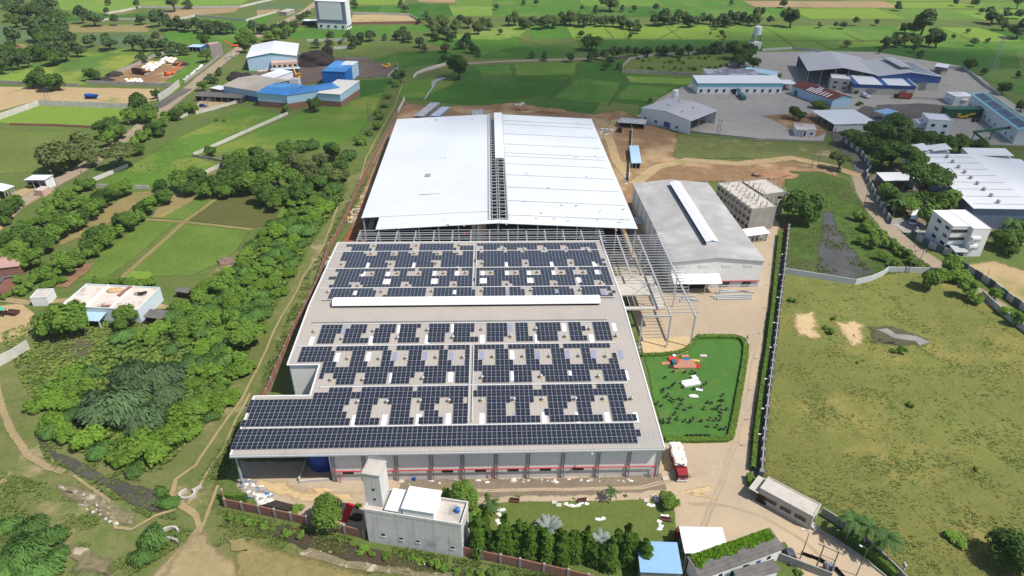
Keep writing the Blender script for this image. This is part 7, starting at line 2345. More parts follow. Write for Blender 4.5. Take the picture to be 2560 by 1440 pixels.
def crown_mesh(name, seed, m, nl, nq, hr, size, style='round', base=.25):
    """crown of many leaf clumps; unit width 1, total height hr, crown starts at base*hr"""
    rg = random.Random(seed)
    lobes = []
    cz = hr * (1 + base) / 2
    rz = hr * (1 - base) / 2
    for i in range(nl):
        a = rg.uniform(0, 6.283)
        if style == 'column':
            t = (i + .5) / nl
            lobes.append((Vector((rg.gauss(0, .08), rg.gauss(0, .08), hr * (base + (1 - base) * t * .93))), .46 * (1 - t) ** .75 + .08))
        elif style == 'flat':
            r = .34 * math.sqrt(rg.random())
            lobes.append((Vector((r * math.cos(a), r * math.sin(a), hr * rg.uniform(.7, .92) - r * .25)), rg.uniform(.14, .22)))
        else:
            d = rv(rg)
            q = rg.random() ** .45
            lobes.append((Vector((d.x * .33 * q, d.y * .33 * q, cz + d.z * (rz - .12) * q)), rg.uniform(.12, .23)))
    vs, fs, tv = [], [], []
    for k in range(nq):
        li = rg.randrange(nl)
        c, r = lobes[li]
        d = rv(rg)
        if d.z < -.35:
            d.z *= -.6
        sq = .62 if style == 'flat' else 1
        p = c + Vector((d.x * r, d.y * r, d.z * r * sq)) * (rg.uniform(.75, 1.08))
        s = size * rg.uniform(.6, 1.4)
        if style in ('pros', 'column'):
            out = Vector((p.x, p.y, .05)).normalized()
            e = (out * .7 + Vector((0, 0, -.75)) + rv(rg) * .45).normalized() * s * 1.25
            nn_ = (d + rv(rg) * .5 + Vector((0, 0, .4)))
            g = e.cross(nn_).normalized() * s * (.34 if style == 'pros' else .45)
        else:
            nn_ = (d + rv(rg) * .6 + Vector((0, 0, .55))).normalized()
            e = nn_.cross(rv(rg)).normalized() * s
            g = nn_.cross(e).normalized() * s * .75
        i = len(vs)
        bend = d * s * .25
        vs += [tuple(p - e - g), tuple(p + e * .9 - g * .6 - bend), tuple(p + e + g - bend), tuple(p - e * .7 + g * .9)]
        fs.append((i, i + 1, i + 2, i + 3))
        tv.append(min(1, max(0, rg.random() * .9 - .1 + .35 * ((li * 37) % 10) / 10)))
    me = bpy.data.meshes.new(name)
    me.from_pydata(vs, [], fs)
    at = me.attributes.new('tint', 'FLOAT', 'FACE')
    at.data.foreach_set('value', tv)
    me.materials.append(m)
    return me, lobes


def trunk_mesh(seed, hr, lobes, r=.035, multi=1):
    rg = random.Random(seed)
    b = MB()
    top = Vector((0, 0, hr * .5))
    b.tube([(0, 0, -.02), (rg.gauss(0, .02), rg.gauss(0, .02), hr * .25), tuple(top)], [r * 1.3, r, r * .7], 6)
    for c, q in lobes[:6]:
        b.tube([(0, 0, hr * .25), tuple(Vector((0, 0, hr * .25)).lerp(c, .55) + Vector((0, 0, .02))), tuple(c)], [r * .6, r * .4, r * .12], 5)
    o = b.build('trunk', M_BARK)
    me = o.data
    bpy.data.objects.remove(o)
    return me


KINDS = {}


def kind(key, n, m, nl, nq, hr, size, style='round', base=.25):
    out = []
    for i in range(n):
        h = hr * (1 + .12 * ((i * 7) % 3 - 1))
        me, lo = crown_mesh('crown', hash(key) % 1 + i * 17 + len(KINDS) * 101, m, nl, int(nq * 1.7), h, size * .82, style, base)
        out.append((me, trunk_mesh(i, h, lo), h))
    KINDS[key] = out


kind('dark', 4, L_DARK, 16, 1700, .85, .045, base=.12)
kind('mid', 4, L_MID, 16, 1700, .85, .045, base=.12)
kind('olive', 3, L_OLIVE, 16, 1500, .8, .045, base=.12)
kind('tall', 3, L_DARK, 12, 1300, 1.15, .05, base=.25)
kind('umbrella', 2, L_OLIVE, 18, 1700, .72, .042, 'flat')
kind('rain', 3, L_DARK, 20, 2000, .8, .042, 'flat')
kind('far', 5, L_FAR, 9, 420, .85, .075, base=.08)
kind('pros', 5, L_PROS, 22, 2000, .46, .046, 'pros', base=.0)
kind('pros2', 4, L_PROS2, 26, 2800, .46, .04, 'pros', base=.0)
kind('lime', 3, L_LIME, 16, 1500, .5, .045, base=.0)
kind('bush', 4, L_MID, 10, 700, .62, .065, base=.0)
kind('column', 4, L_CYP, 12, 1300, 3.4, .1, 'column', base=.02)
kind('big', 1, L_DARK, 34, 6000, .8, .026, base=.1)
kind('garden', 2, L_MID, 30, 3600, 1.0, .03, base=.14)
kind('redfl', 1, L_RED, 12, 900, .8, .05, base=.1)
CNT = {}


def plant(key, u, v, wpx, label, name='tree', cat='tree', group=None, rg=R_, world=None, w_=None, trunk=True, hs=1.0):
    if world is None:
        p = P(u, v)
        h = KINDS[key][0][2]
        for _ in range(6):
            w_ = wpx * 1.14 * depth(p) / F
            p = P(u, v, h * w_ * hs * .55)
        loc = Vector((p.x, p.y, 0))
    else:
        loc = Vector(world)
    i = CNT.get(key, 0)
    CNT[key] = i + 1
    cm, tm, h = KINDS[key][i % len(KINDS[key])]
    rz = rg.uniform(0, 6.28)
    if not trunk:
        o = bpy.data.objects.new(name, cm)
        COL.objects.link(o)
        o.location = loc
        o.rotation_euler = (0, 0, rz)
        o.scale = (w_ * rg.uniform(.85, 1.1), w_ * rg.uniform(.75, 1.35), w_ * hs * rg.uniform(.75, 1.15))
        return tag(o, label, cat, group)
    t = thing(name, label, cat, loc, rz, group)
    t.scale = (w_, w_ * rg.uniform(.85, 1.15), w_ * hs * rg.uniform(.9, 1.1))
    for nm, me in (('trunk', tm), ('crown', cm)):
        o = bpy.data.objects.new(nm, me)
        COL.objects.link(o)
        o.parent = t
    return t


QUEUE = []


def row(key, lst, desc, group, name='tree', cat='tree', trunk=True, hs=1.0):
    """trees of one clump, labelled by their order from the left"""
    lst = sorted(lst)
    n = len(lst)
    for i, (u, v, w_) in enumerate(lst):
        k = key if isinstance(key, str) else key[i % len(key)]
        lab = '%s, %s of %d from the left' % (desc, nth(i), n) if n > 1 else desc
        if len(lab.split()) > 16:
            lab = lab.replace('from the left', 'from left')
        if len(lab.split()) > 16:
            print('LONG', lab)
        a = (k, u, v, w_, lab, name, cat, group if n > 1 else None)
        if name == 'tree':
            QUEUE.append(a)
        else:
            plant(*a, trunk=trunk, hs=hs)


def along(px, n, w0, w1, jv=3, seed=0, ju=6):
    rg = random.Random(seed)
    d = [0]
    for a, b in zip(px, px[1:]):
        d.append(d[-1] + math.hypot(b[0] - a[0], b[1] - a[1]))
    out = []
    for i in range(n):
        s = d[-1] * (i + .5) / n
        out.append((float(np.interp(s, d, [p[0] for p in px])) + rg.uniform(-ju, ju), float(np.interp(s, d, [p[1] for p in px])) + rg.uniform(-jv, jv), rg.uniform(w0, w1)))
    return out


# far left wood and field trees
row(['far', 'far', 'dark'], [(10, 5, 34), (45, 3, 34), (105, 8, 38), (130, 10, 34), (30, 30, 48), (60, 28, 44), (90, 30, 48), (120, 35, 44), (150, 45, 38), (35, 50, 38), (70, 52, 44), (105, 55, 44), (140, 65, 44), (130, 80, 44), (85, 80, 54), (35, 97, 44), (115, 95, 48), (145, 110, 48), (175, 105, 44), (190, 122, 44)], 'dark tree of the wood at the top left corner', 'trees of the top left wood')
row(['dark', 'far'], [(15, 140, 52), (40, 152, 48), (95, 130, 48), (115, 120, 44), (160, 132, 44), (130, 142, 44), (0, 165, 44), (70, 152, 34), (20, 128, 44), (60, 138, 40)], 'dark tree along the wall left of the big crop field', 'trees left of the big crop field')
row('far', [(205, 40, 38), (232, 42, 48), (265, 27, 18), (284, 48, 26), (352, 48, 28), (395, 46, 42), (432, 8, 44), (468, 9, 24), (340, 9, 20), (268, 3, 20), (226, 100, 36), (271, 104, 44)], 'dark field tree at the upper left', 'field trees at the upper left')
row('far', along([(418, 55), (450, 60), (500, 66), (590, 70)], 11, 28, 40, 3, 1), 'dark tree in the hedge below the brown tilled field', 'hedge trees below the tilled field')
row('far', [(330, 108, 40), (356, 108, 44), (388, 92, 26), (386, 112, 34), (410, 110, 34), (425, 122, 40), (445, 118, 30), (460, 124, 26)], 'dark tree behind the big crop field', 'trees behind the big crop field')
row('dark', [(353, 142, 26), (394, 135, 18), (225, 186, 36), (240, 190, 26)], 'lone tree at the edge of the big crop field', 'lone trees at the crop field')
row('dark', [(95, 195, 50), (120, 200, 56), (145, 207, 40), (78, 205, 34)], 'tree of the dark clump by the sandy plot', 'trees by the sandy plot')
row(['dark', 'mid'], [(515, 140, 34), (509, 102, 28), (545, 178, 22), (523, 196, 24), (506, 214, 28), (537, 200, 20), (387, 234, 26), (630, 100, 34), (610, 118, 30), (600, 96, 28)], 'roadside tree between the sack yard and the coal yard', 'roadside trees by the coal yard')
row(['far', 'mid'], along([(590, 92), (640, 70), (690, 72), (740, 60), (720, 80), (660, 85)], 14, 24, 36, 6, 2), 'tree beside the road left of the tall warehouse', 'trees left of the tall warehouse')
row('far', along([(745, 45), (765, 35), (775, 28)], 4, 16, 22, 2, 3), 'small tree by the drive of the tall warehouse', 'small trees by the warehouse drive')
row('far', [(1000, 8, 20), (1012, 20, 20), (1065, 38, 20), (1045, 52, 16), (885, 8, 22)], 'small field tree right of the tall warehouse', 'field trees right of the tall warehouse')
row('far', [(825, 90, 26), (870, 88, 24), (900, 92, 38), (925, 86, 34), (885, 102, 26), (960, 92, 18), (990, 90, 22), (1005, 84, 34), (1020, 92, 26), (880, 112, 22), (790, 108, 22), (825, 110, 22), (850, 108, 16)], 'dark tree in the hedge behind the coal yard', 'hedge trees behind the coal yard')
row(['far', 'olive'], [(1072, 52, 22), (1105, 58, 40), (1085, 72, 36), (1115, 78, 42), (1140, 68, 34), (1150, 46, 26), (1170, 55, 34), (1195, 70, 34), (1220, 60, 28), (1205, 52, 22), (1090, 88, 32), (1130, 92, 26), (1165, 105, 34), (1180, 118, 34), (1115, 118, 30), (1150, 110, 24), (1048, 104, 30), (1060, 120, 20), (1250, 78, 16), (1195, 132, 20)], 'bushy tree of the green thicket behind the new hall', 'trees of the thicket behind the new hall')
row(['far', 'olive', 'far'], along([(1268, 52), (1330, 54), (1400, 50), (1480, 48), (1560, 55), (1600, 60)], 22, 26, 40, 4, 4), 'tree of the far field hedge, left part', 'trees of the far field hedge, left part')
row(['far', 'far', 'olive'], along([(1630, 44), (1700, 46), (1780, 50), (1840, 45), (1900, 48)], 18, 26, 38, 5, 5), 'tree of the far field hedge, right part', 'trees of the far field hedge, right part')
row('far', [(1308, 5, 16), (1340, 6, 16), (1525, 6, 46), (1455, 20, 14), (1488, 22, 22), (1555, 20, 18), (1585, 20, 18), (1640, 18, 20), (1828, 5, 16), (1900, 30, 34), (1825, 35, 24), (1240, 16, 16)], 'small tree standing in the far top fields', 'small trees in the far top fields')
row('dark', [(1480, 102, 50)], 'round dark tree alone in the middle of the far paddies', '')
row('tall', [(1453, 84, 20)], 'slim tree just left of the round dark paddy tree', '')
row('far', along([(1460, 140), (1530, 132), (1600, 128), (1700, 126), (1790, 122), (1850, 118)], 20, 20, 32, 3, 6), 'dark bush in the hedge behind the young orchard', 'bushes behind the young orchard')
row('dark', [(1840, 130, 40), (1862, 140, 46), (1880, 132, 34), (1850, 150, 40), (1885, 155, 34), (1868, 122, 34)], 'dark tree of the clump beside the water tower', 'tree clump beside the water tower')
row('dark', [(1145, 170, 60)], 'large dark round tree by the white path wall', '')
row('far', [(1110, 146, 26), (1124, 152, 20), (1000, 190, 38), (1525, 152, 28), (1512, 165, 20), (1545, 165, 18), (1625, 250, 14), (1360, 140, 24), (1425, 142, 26), (1330, 136, 18)], 'dark field tree between the new hall and the far paddies', 'field trees beyond the new hall')
row('bush', along([(1590, 150), (1700, 150), (1820, 145)], 14, 8, 12, 8, 7) + along([(1580, 172), (1700, 172), (1820, 165)], 16, 8, 12, 6, 8), 'young orchard tree inside the post fence', 'young orchard trees', 'sapling', 'sapling', False)
row(['far', 'olive'], [(1592, 72, 22), (1776, 82, 8), (1804, 82, 18), (1790, 65, 16), (1812, 92, 12), (1575, 90, 14)], 'small tree among the middle far paddies', 'small trees among the far paddies')
row('far', [(1980, 42, 54)], 'large round tree at the far right fields', '')
row('far', [(1960, 8, 24), (1925, 50, 22), (2140, 52, 20), (2192, 54, 18), (2245, 14, 26), (2090, 62, 16), (2110, 62, 22), (2050, 62, 14)], 'small tree in the right far paddies', 'small trees in the right far paddies')
row(['dark', 'olive', 'far'], [(2310, 58, 62), (2288, 72, 34), (2265, 68, 32), (2340, 80, 30)], 'tree of the big round clump in the right paddies', 'big clump in the right paddies')
row(['olive', 'far'], [(2345, 97, 46), (2325, 102, 30), (2240, 102, 34), (2265, 100, 30), (2215, 108, 30), (2290, 104, 34), (2117, 108, 22), (2285, 122, 20), (2300, 134, 24), (2200, 128, 14), (2470, 100, 14), (2435, 104, 24), (2420, 76, 14), (2384, 92, 12)], 'shaded bush behind the two grey halls', 'shaded bushes behind the grey halls', 'bush', 'bush')
row('far', [(2485, 40, 42), (2520, 32, 26), (2550, 34, 28), (2550, 72, 50), (2510, 62, 30), (2455, 26, 18), (2500, 48, 20), (2440, 5, 26), (2545, 8, 30), (2390, 4, 20)], 'dark tree at the far top right corner', 'trees at the top right corner')
row('dark', [(2425, 162, 34), (2462, 178, 22), (2510, 222, 34), (2545, 185, 20), (2555, 265, 30)], 'dark tree beyond the right yard wall', 'trees beyond the right yard wall')
row('dark', [(1985, 282, 34), (2000, 288, 30)], 'dark tree before the wedge canopy', 'two trees before the wedge canopy')
row('bush', [(2045, 258, 34), (2070, 256, 26), (2062, 266, 22), (2128, 222, 22), (2140, 228, 18), (1945, 188, 18), (2150, 258, 18)], 'shrub beside the rusty shed', 'shrubs beside the rusty shed', 'shrub', 'shrub', False)
row(['rain', 'dark'], [(2130, 345, 50), (2165, 350, 60), (2200, 330, 70), (2240, 322, 70), (2230, 350, 80), (2275, 345, 60), (2310, 365, 60), (2360, 362, 60), (2400, 364, 50), (2450, 368, 50)], 'dark shade tree in the belt along the bus yard wall', 'shade trees along the bus yard wall')
row('rain', [(2232, 388, 86), (2275, 412, 76), (2312, 452, 110), (2208, 398, 54)], 'spreading dark shade tree beside the white works roof', 'shade trees beside the white works')
row(['mid', 'dark'], [(2230, 500, 60), (2265, 510, 60), (2290, 500, 50), (2325, 540, 70), (2365, 515, 70), (2350, 500, 50), (2215, 480, 46)], 'tree between the bus yard and the white modern building', 'trees beside the white modern building')
row('dark', [(2012, 520, 92)], 'big dark round tree at the head of the pond', '')
row('umbrella', [(2100, 405, 54)], 'lone spreading tree where the dirt track meets the road', '')
row(['bush', 'mid'], [(2150, 540, 36), (2170, 565, 44), (2195, 590, 44), (2185, 610, 34), (2230, 610, 40), (2260, 632, 40), (2285, 650, 34), (2300, 665, 30), (2160, 600, 30), (2210, 640, 30), (2240, 660, 30)], 'green shrub on the bank between pond and road', 'shrubs on the pond bank', 'shrub', 'shrub', False)
row(['mid', 'lime'], [(2330, 700, 60), (2375, 665, 56), (2400, 690, 60), (2425, 720, 60), (2440, 745, 44), (2355, 690, 44), (2490, 735, 36), (2520, 780, 40), (2545, 800, 40)], 'bushy tree along the road wall above the rough field', 'bushy trees along the road wall')
row('dark', [(2510, 600, 56), (2545, 590, 60), (2555, 560, 50), (2530, 625, 36)], 'dark tree right of the white modern building', 'trees right of the modern building')
row('big', [(2548, 1378, 140)], 'huge dark tree filling the bottom right corner', '')
row('lime', [(2392, 1345, 46)], 'yellow green bush beside the huge corner tree', '', 'bush', 'bush', False)
row('bush', [(2085, 795, 15), (2076, 828, 22), (2065, 818, 14), (1985, 748, 20), (2255, 874, 28), (2235, 876, 16), (2280, 1010, 22), (2440, 1172, 15), (2145, 905, 9), (2160, 900, 9)], 'green bush in the rough field', 'bushes in the rough field', 'bush', 'bush', False)
# left middle
row(['dark', 'mid'], [(345, 260, 52), (368, 275, 52), (330, 288, 46), (378, 295, 36), (360, 290, 40), (275, 305, 40), (262, 326, 46), (285, 335, 44), (270, 350, 40), (300, 330, 34)], 'tree of the roadside clump right of the lime green field', 'roadside clump by the lime field')
row(['dark', 'bush'], [(470, 268, 42), (440, 285, 34), (418, 288, 34), (400, 305, 38), (380, 325, 34), (355, 340, 40), (330, 355, 40), (345, 372, 34), (320, 375, 34), (400, 330, 26)], 'roadside bush right of the village road', 'bushes right of the village road', 'bush', 'bush')
row('olive', [(145, 395, 90), (205, 365, 70), (185, 385, 60), (225, 398, 46), (120, 405, 50)], 'tree of the leafy clump left of the village road', 'leafy clump left of the village road')
row('umbrella', [(298, 390, 82)], 'pale umbrella shaped tree beside the village road', '')
row(['bush', 'dark'], [(30, 512, 48), (8, 530, 50), (45, 505, 30), (5, 552, 40), (80, 462, 18), (25, 495, 26)], 'bush by the roadside shed at the left edge', 'bushes by the roadside shed', 'bush', 'bush')
row(['mid', 'dark', 'mid'], [(312, 470, 48), (282, 478, 48), (262, 498, 50), (242, 512, 50), (228, 530, 52), (205, 545, 50), (182, 555, 58), (155, 572, 52), (128, 585, 58), (98, 590, 52), (70, 600, 62), (45, 628, 62), (82, 648, 62), (58, 652, 54), (20, 608, 54), (110, 612, 50), (12, 640, 50), (120, 555, 44), (150, 545, 46)], 'tree of the thick hedge row beside the village road', 'hedge row beside the village road')
row('bush', [(205, 462, 44), (180, 478, 44), (160, 490, 44), (140, 505, 44), (170, 515, 40), (200, 500, 40), (110, 530, 44), (80, 548, 44), (50, 565, 44), (100, 552, 34), (30, 580, 40)], 'low shrub between village road and hedge row', 'low shrubs beside the village road', 'shrub', 'shrub', False)
row(['mid', 'bush', 'dark'], [(412, 490, 46), (395, 500, 42), (372, 518, 46), (352, 520, 38), (345, 542, 46), (322, 556, 50), (300, 552, 46), (285, 578, 52), (250, 582, 54), (262, 600, 50), (220, 608, 50), (238, 625, 48), (208, 632, 46), (192, 648, 46), (228, 592, 46)], 'tree of the middle hedge row left of the farm plots', 'hedge row left of the farm plots')
row(['bush', 'mid'], [(150, 655, 58), (120, 682, 50), (172, 638, 42), (100, 690, 42), (175, 670, 44), (60, 722, 42), (120, 716, 36), (38, 702, 32), (10, 738, 32), (110, 665, 20), (140, 700, 40), (85, 700, 30)], 'shrub around the village houses', 'shrubs around the village houses', 'shrub', 'shrub', False)
row('bush', along([(235, 702), (290, 706), (340, 708), (390, 702)], 9, 26, 34, 3, 9), 'low shrub along the back of the flat house', 'shrubs behind the flat house', 'shrub', 'shrub', False)
row(['dark', 'mid', 'dark'], [(400, 462, 36), (450, 455, 56), (490, 440, 50), (470, 470, 44), (540, 458, 62), (578, 440, 62), (600, 425, 60), (622, 458, 62), (652, 455, 62), (560, 478, 44), (640, 385, 42), (600, 388, 46), (526, 378, 32), (575, 402, 42), (632, 412, 56), (662, 402, 52), (692, 412, 52), (515, 475, 46), (690, 440, 62), (732, 452, 62), (600, 470, 50), (660, 490, 56), (700, 485, 56)], 'dark tree of the wood above the farm plots', 'dark wood above the farm plots')
row(['dark', 'olive', 'pros'], [(718, 378, 58), (750, 365, 54), (782, 362, 42), (742, 402, 52), (770, 430, 52), (800, 402, 46), (832, 382, 46), (870, 388, 42), (852, 412, 42), (792, 460, 58), (832, 440, 52), (760, 482, 62), (835, 468, 46), (810, 425, 40), (862, 440, 36)], 'tree of the wood left of the new hall', 'wood left of the new hall')
row('dark', [(785, 262, 38)], 'small tree against the brick plinth of the blue roofed hall', '')
row('bush', [(712, 272, 26), (960, 262, 20), (950, 290, 24), (940, 315, 24), (945, 280, 18), (925, 330, 24), (905, 350, 34), (895, 345, 20), (968, 240, 20), (990, 210, 20), (560, 300, 10), (540, 300, 10)], 'small bush beside the meadow path', 'small bushes by the meadow path', 'bush', 'bush', False)
row('mid', [(165, 798, 110), (120, 812, 70), (205, 815, 60)], 'dense tree in front of the flat house, left clump', 'left clump before the flat house')
row('mid', [(318, 790, 66), (300, 812, 44)], 'leafy tree at the front corner of the flat house', 'trees at the flat house corner')
# prosopis thicket: big ones by hand, the rest scattered with room for each
row('pros2', [(405, 935, 125), (330, 950, 110), (280, 1020, 165), (360, 1045, 110), (235, 1000, 90), (420, 985, 90)], 'great feathery grey green shrub in the left thicket', 'great feathery shrubs of the thicket', 'shrub', 'shrub')
row('lime', [(450, 1045, 80), (420, 1085, 90), (350, 1110, 90), (300, 1140, 80), (220, 1095, 80), (160, 1080, 70), (480, 1020, 60), (130, 1055, 70), (385, 1130, 70), (470, 1075, 60), (150, 975, 70), (120, 1000, 60), (180, 930, 60)], 'bright lime green shrub at the edge of the left thicket', 'lime shrubs of the thicket', 'shrub', 'shrub', False)
row('pros', [(245, 1130, 56), (330, 1172, 60), (380, 1345, 90), (355, 1390, 60), (75, 1320, 90), (130, 1340, 84), (60, 1385, 120), (140, 1395, 80), (25, 1425, 100), (15, 1310, 70), (95, 1430, 90), (420, 1255, 44), (400, 1225, 40)], 'feathery green shrub beside the bottom left drain', 'feathery shrubs by the left drain', 'shrub', 'shrub', False)


def inpoly(u, v, poly):
    ins = False
    for (x1, y1), (x2, y2) in zip(poly, poly[1:] + poly[:1]):
        if (y1 > v) != (y2 > v) and u < (x2 - x1) * (v - y1) / (y2 - y1) + x1:
            ins = not ins
    return ins


def fill(poly, n, w0, w1, seed, sep=.55):
    rg = random.Random(seed)
    us, vs = [p[0] for p in poly], [p[1] for p in poly]
    got = []
    tries = 0
    while len(got) < n and tries < 9000:
        tries += 1
        u, v = rg.uniform(min(us), max(us)), rg.uniform(min(vs), max(vs))
        if not inpoly(u, v, poly):
            continue
        w_ = rg.uniform(w0, w1) * (.55 + .5 * (v - 450) / 600)
        if all(math.hypot(u - a, (v - b) * 1.5) > sep * (w_ + c) / 2 for a, b, c in got):
            got.append((u, v, w_))
    return got


row(['pros', 'lime', 'pros', 'bush', 'pros', 'lime', 'mid'], fill([(690, 500), (800, 470), (850, 470), (800, 545), (755, 620), (705, 720), (660, 830), (600, 880), (470, 830), (420, 790), (500, 720), (590, 660), (650, 590)], 88, 46, 88, 1, .5), 'shrub of the long thicket left of the path', 'shrubs of the long thicket', 'shrub', 'shrub', False, .85)
row(['pros', 'lime', 'bush', 'lime'], fill([(600, 890), (640, 880), (590, 980), (530, 1040), (490, 1060), (470, 960), (480, 880), (330, 850), (240, 850), (420, 810), (560, 860)], 24, 46, 80, 2), 'shrub between flat house and the path, lower thicket', 'shrubs of the lower thicket', 'shrub', 'shrub', False, .8)
row(['lime', 'bush', 'pros'], fill([(130, 960), (240, 900), (300, 900), (200, 1060), (120, 1080), (80, 1000)], 12, 50, 70, 3), 'low shrub at the left end of the thicket', 'low shrubs at the thicket end', 'shrub', 'shrub', False)
# front garden and bank
row('garden', [(815, 1280, 92)], 'large leafy tree behind the front wall beside the red mat', '')
row('garden', [(1160, 1245, 78)], 'leafy round tree behind the grey store', '')
row('bush', [(742, 1270, 32), (1112, 1240, 44), (897, 1262, 20), (1190, 1290, 50), (1220, 1240, 16)], 'small round shrub inside the front wall', 'small shrubs inside the front wall', 'shrub', 'shrub', False)
row('mid', [(1672, 1250, 50)], 'small round tree at the right corner of the garden lawn', '')
row('redfl', [(1692, 1335, 34)], 'reddish flowering shrub beside the white canopy', '', 'shrub', 'shrub', False)
row('mid', [(1745, 1370, 40)], 'round green bush beside the creeper outhouse', '', 'bush', 'bush', False)
row('bush', [(1434, 1246, 8), (1564, 1240, 10), (1680, 1300, 12), (1600, 1247, 6), (1297, 1240, 9)], 'small clipped shrub along the garden path', 'clipped shrubs along the garden path', 'shrub', 'shrub', False)
row('bush', [(1600, 862, 7)], 'tiny column shrub against the factory side wall', '', 'shrub', 'shrub', False, 2.4)
row('bush', along([(565, 1290), (640, 1310), (700, 1330), (760, 1345)], 9, 16, 28, 6, 21) + along([(830, 1350), (900, 1372), (1000, 1385), (1100, 1410), (1170, 1428), (1250, 1436)], 14, 16, 30, 8, 22), 'low green weed clump along the front drain', 'weed clumps along the front drain', 'shrub', 'shrub', False)
row('silver' if 'silver' in KINDS else 'bush', [(2000, 1408, 20), (1998, 1432, 20), (1705, 1390, 16)], 'shrub beside the grey hatchback and sheds', 'shrubs beside the sheds', 'shrub', 'shrub', False)
cyp = []
for i in range(34):
    u = 1188 + i * 12.6 + R_.uniform(-4, 4)
    vb = 1378 + (u - 1188) * .105 + R_.uniform(-14, 6)
    cyp.append((u, vb, R_.uniform(32, 44)))
for i, (u, vb, w_) in enumerate(cyp):
    p = P(u, vb)
    ww = w_ * depth(p) / F
    plant('column', 0, 0, 0, 'tall narrow cypress in the row behind the front wall, %s of 34 from the left' % nth(i), 'cypress', 'cypress', 'cypress row', world=(p.x, p.y, 0), w_=ww, hs=R_.uniform(.72, 1.08))


# trees: the 288 largest stand as objects, the small far rest is one mass
QUEUE.sort(key=lambda a: -a[3])
for a in QUEUE[:288]:
    plant(*a)
vs, fs, tv, o = [], [], [], 0
for k, u, v, w_, *_ in QUEUE[288:]:
    cm, _, h = KINDS['far'][R_.randrange(5)]
    p = P(u, v)
    for _ in range(6):
        ww = w_ * 1.14 * depth(p) / F
        p = P(u, v, h * ww * .55)
    co = np.empty(len(cm.vertices) * 3)
    cm.vertices.foreach_get('co', co)
    co = co.reshape(-1, 3) * ww + [p.x, p.y, 0]
    nf_ = len(cm.polygons)
    vs.append(co)
    fs += [(o + 4 * q, o + 4 * q + 1, o + 4 * q + 2, o + 4 * q + 3) for q in range(nf_)]
    t_ = np.empty(nf_)
    cm.attributes['tint'].data.foreach_get('value', t_)
    tv += list(t_)
    o += len(co)
if vs:
    me = bpy.data.meshes.new('distant_trees')
    me.from_pydata(np.concatenate(vs).tolist(), [], fs)
    me.attributes.new('tint', 'FLOAT', 'FACE').data.foreach_set('value', tv)
    me.materials.append(L_FAR)
    ob = bpy.data.objects.new('distant_trees', me)
    COL.objects.link(ob)
    tag(ob, 'small distant trees and bushes scattered over the far fields', 'trees', kind='stuff')


# palms
def palm(label, u, v, h, L, m=None, nf=18, name='palm_tree', rg=R_, trunk=.17, droop=1.0):
    t = thing(name, label, 'palm', P(u, v), rg.uniform(0, 6))
    if trunk:
        MB().tube([(0, 0, 0), (.05, 0, h * .5), (.1, .05, h)], [trunk * 1.4, trunk, trunk * .8], 8).build('trunk', M_CONCR, t)
    b = MB()
    for k in range(nf):
        a = 2 * math.pi * k / nf + rg.uniform(-.2, .2)
        el = rg.uniform(.1, 1.1)
        d = Vector((math.cos(a), math.sin(a), 0))
        s = Vector((-d.y, d.x, 0))
        prev = None
        for q in range(7):
            f = q / 6
            c = Vector((.1, .05, h)) + d * (L * f * math.cos(el * (1 - f * .4))) + Vector((0, 0, L * (math.sin(el) * f - droop * .75 * f * f)))
            if prev is not None:
                for sg in (-1, 1):
                    for r in range(3):
                        g0 = prev.lerp(c, r / 3)
                        g1 = prev.lerp(c, (r + .9) / 3)
                        tip = s * sg * L * .2 * (1.05 - abs(f - .45)) + d * L * .05 + Vector((0, 0, -L * .05))
                        b.face([g0, g1, g1 + tip * rg.uniform(.8, 1.1), g0 + tip * rg.uniform(.6, 1)])
            prev = c
    o = b.build('crown', m or L_PALM, t)
    at = o.data.attributes.new('tint', 'FLOAT', 'FACE')
    at.data.foreach_set('value', [rg.random() for _ in b.f])
    return t


palm('left of three palms on the grass strip at lower right', 2115, 1348, 6.2, 3.6)
palm('middle of three palms on the grass strip at lower right', 2155, 1368, 6.0, 3.6)
palm('right of three palms on the grass strip at lower right', 2197, 1395, 6.2, 3.8)
palm('small palm on the garden path before the factory', 1526, 1252, 3.2, 2.0, nf=10)
palm('bushy palm beside the grey store', 1232, 1278, 2.6, 2.2, nf=16)
palm('tall palm under the shade trees, left one', 2232, 540, 7, 4.5)
palm('tall palm under the shade trees, right one', 2262, 528, 7, 4.5)
palm('palm at the right edge behind the white modern building', 2515, 595, 7, 4.5)
palm('silver fan palm between the cypress row and the lawn', 1372, 1334, 1.6, 3.2, L_SILV, 34, trunk=.15, droop=.45)
palm('small silver fan palm half hidden by the cypress row', 1500, 1356, 1.2, 2.2, L_SILV, 26, trunk=.15, droop=.4)
# creeper on the outhouse roof: lies over the roof slope
rg = random.Random(4)
b = MB()
Wd, Dd = OUTH['_w'], OUTH['_d']
for _ in range(4200):
    x = rg.uniform(.02, .98) * Wd
    lim = .42 + .2 * pnoise(Vector((x * .4, 0, 0))) + .1 * pnoise(Vector((x * 1.3, 2, 0)))
    y = Dd * (1 - rg.random() * (1 - (1 - lim)) * 1.25) + .2
    z = 3.6 + .7 * min(y, Dd) / Dd + .2 + .5 * abs(pnoise(Vector((x * .7, y * .7, 1)))) + rg.uniform(0, .2)
    c = Vector((x, y, z))
    e = rv(rg) * rg.uniform(.12, .26)
    g = e.cross(rv(rg)).normalized() * .15
    b.face([c - e - g, c + e - g, c + e + g, c - e + g])
o = b.build('creeper', leafmat('leaf_creeper', (118, 172, 36), (150, 196, 58)), None)
o.location = OUTH.location
o.rotation_euler = OUTH.rotation_euler
at = o.data.attributes.new('tint', 'FLOAT', 'FACE')
at.data.foreach_set('value', [rg.random() for _ in b.f])
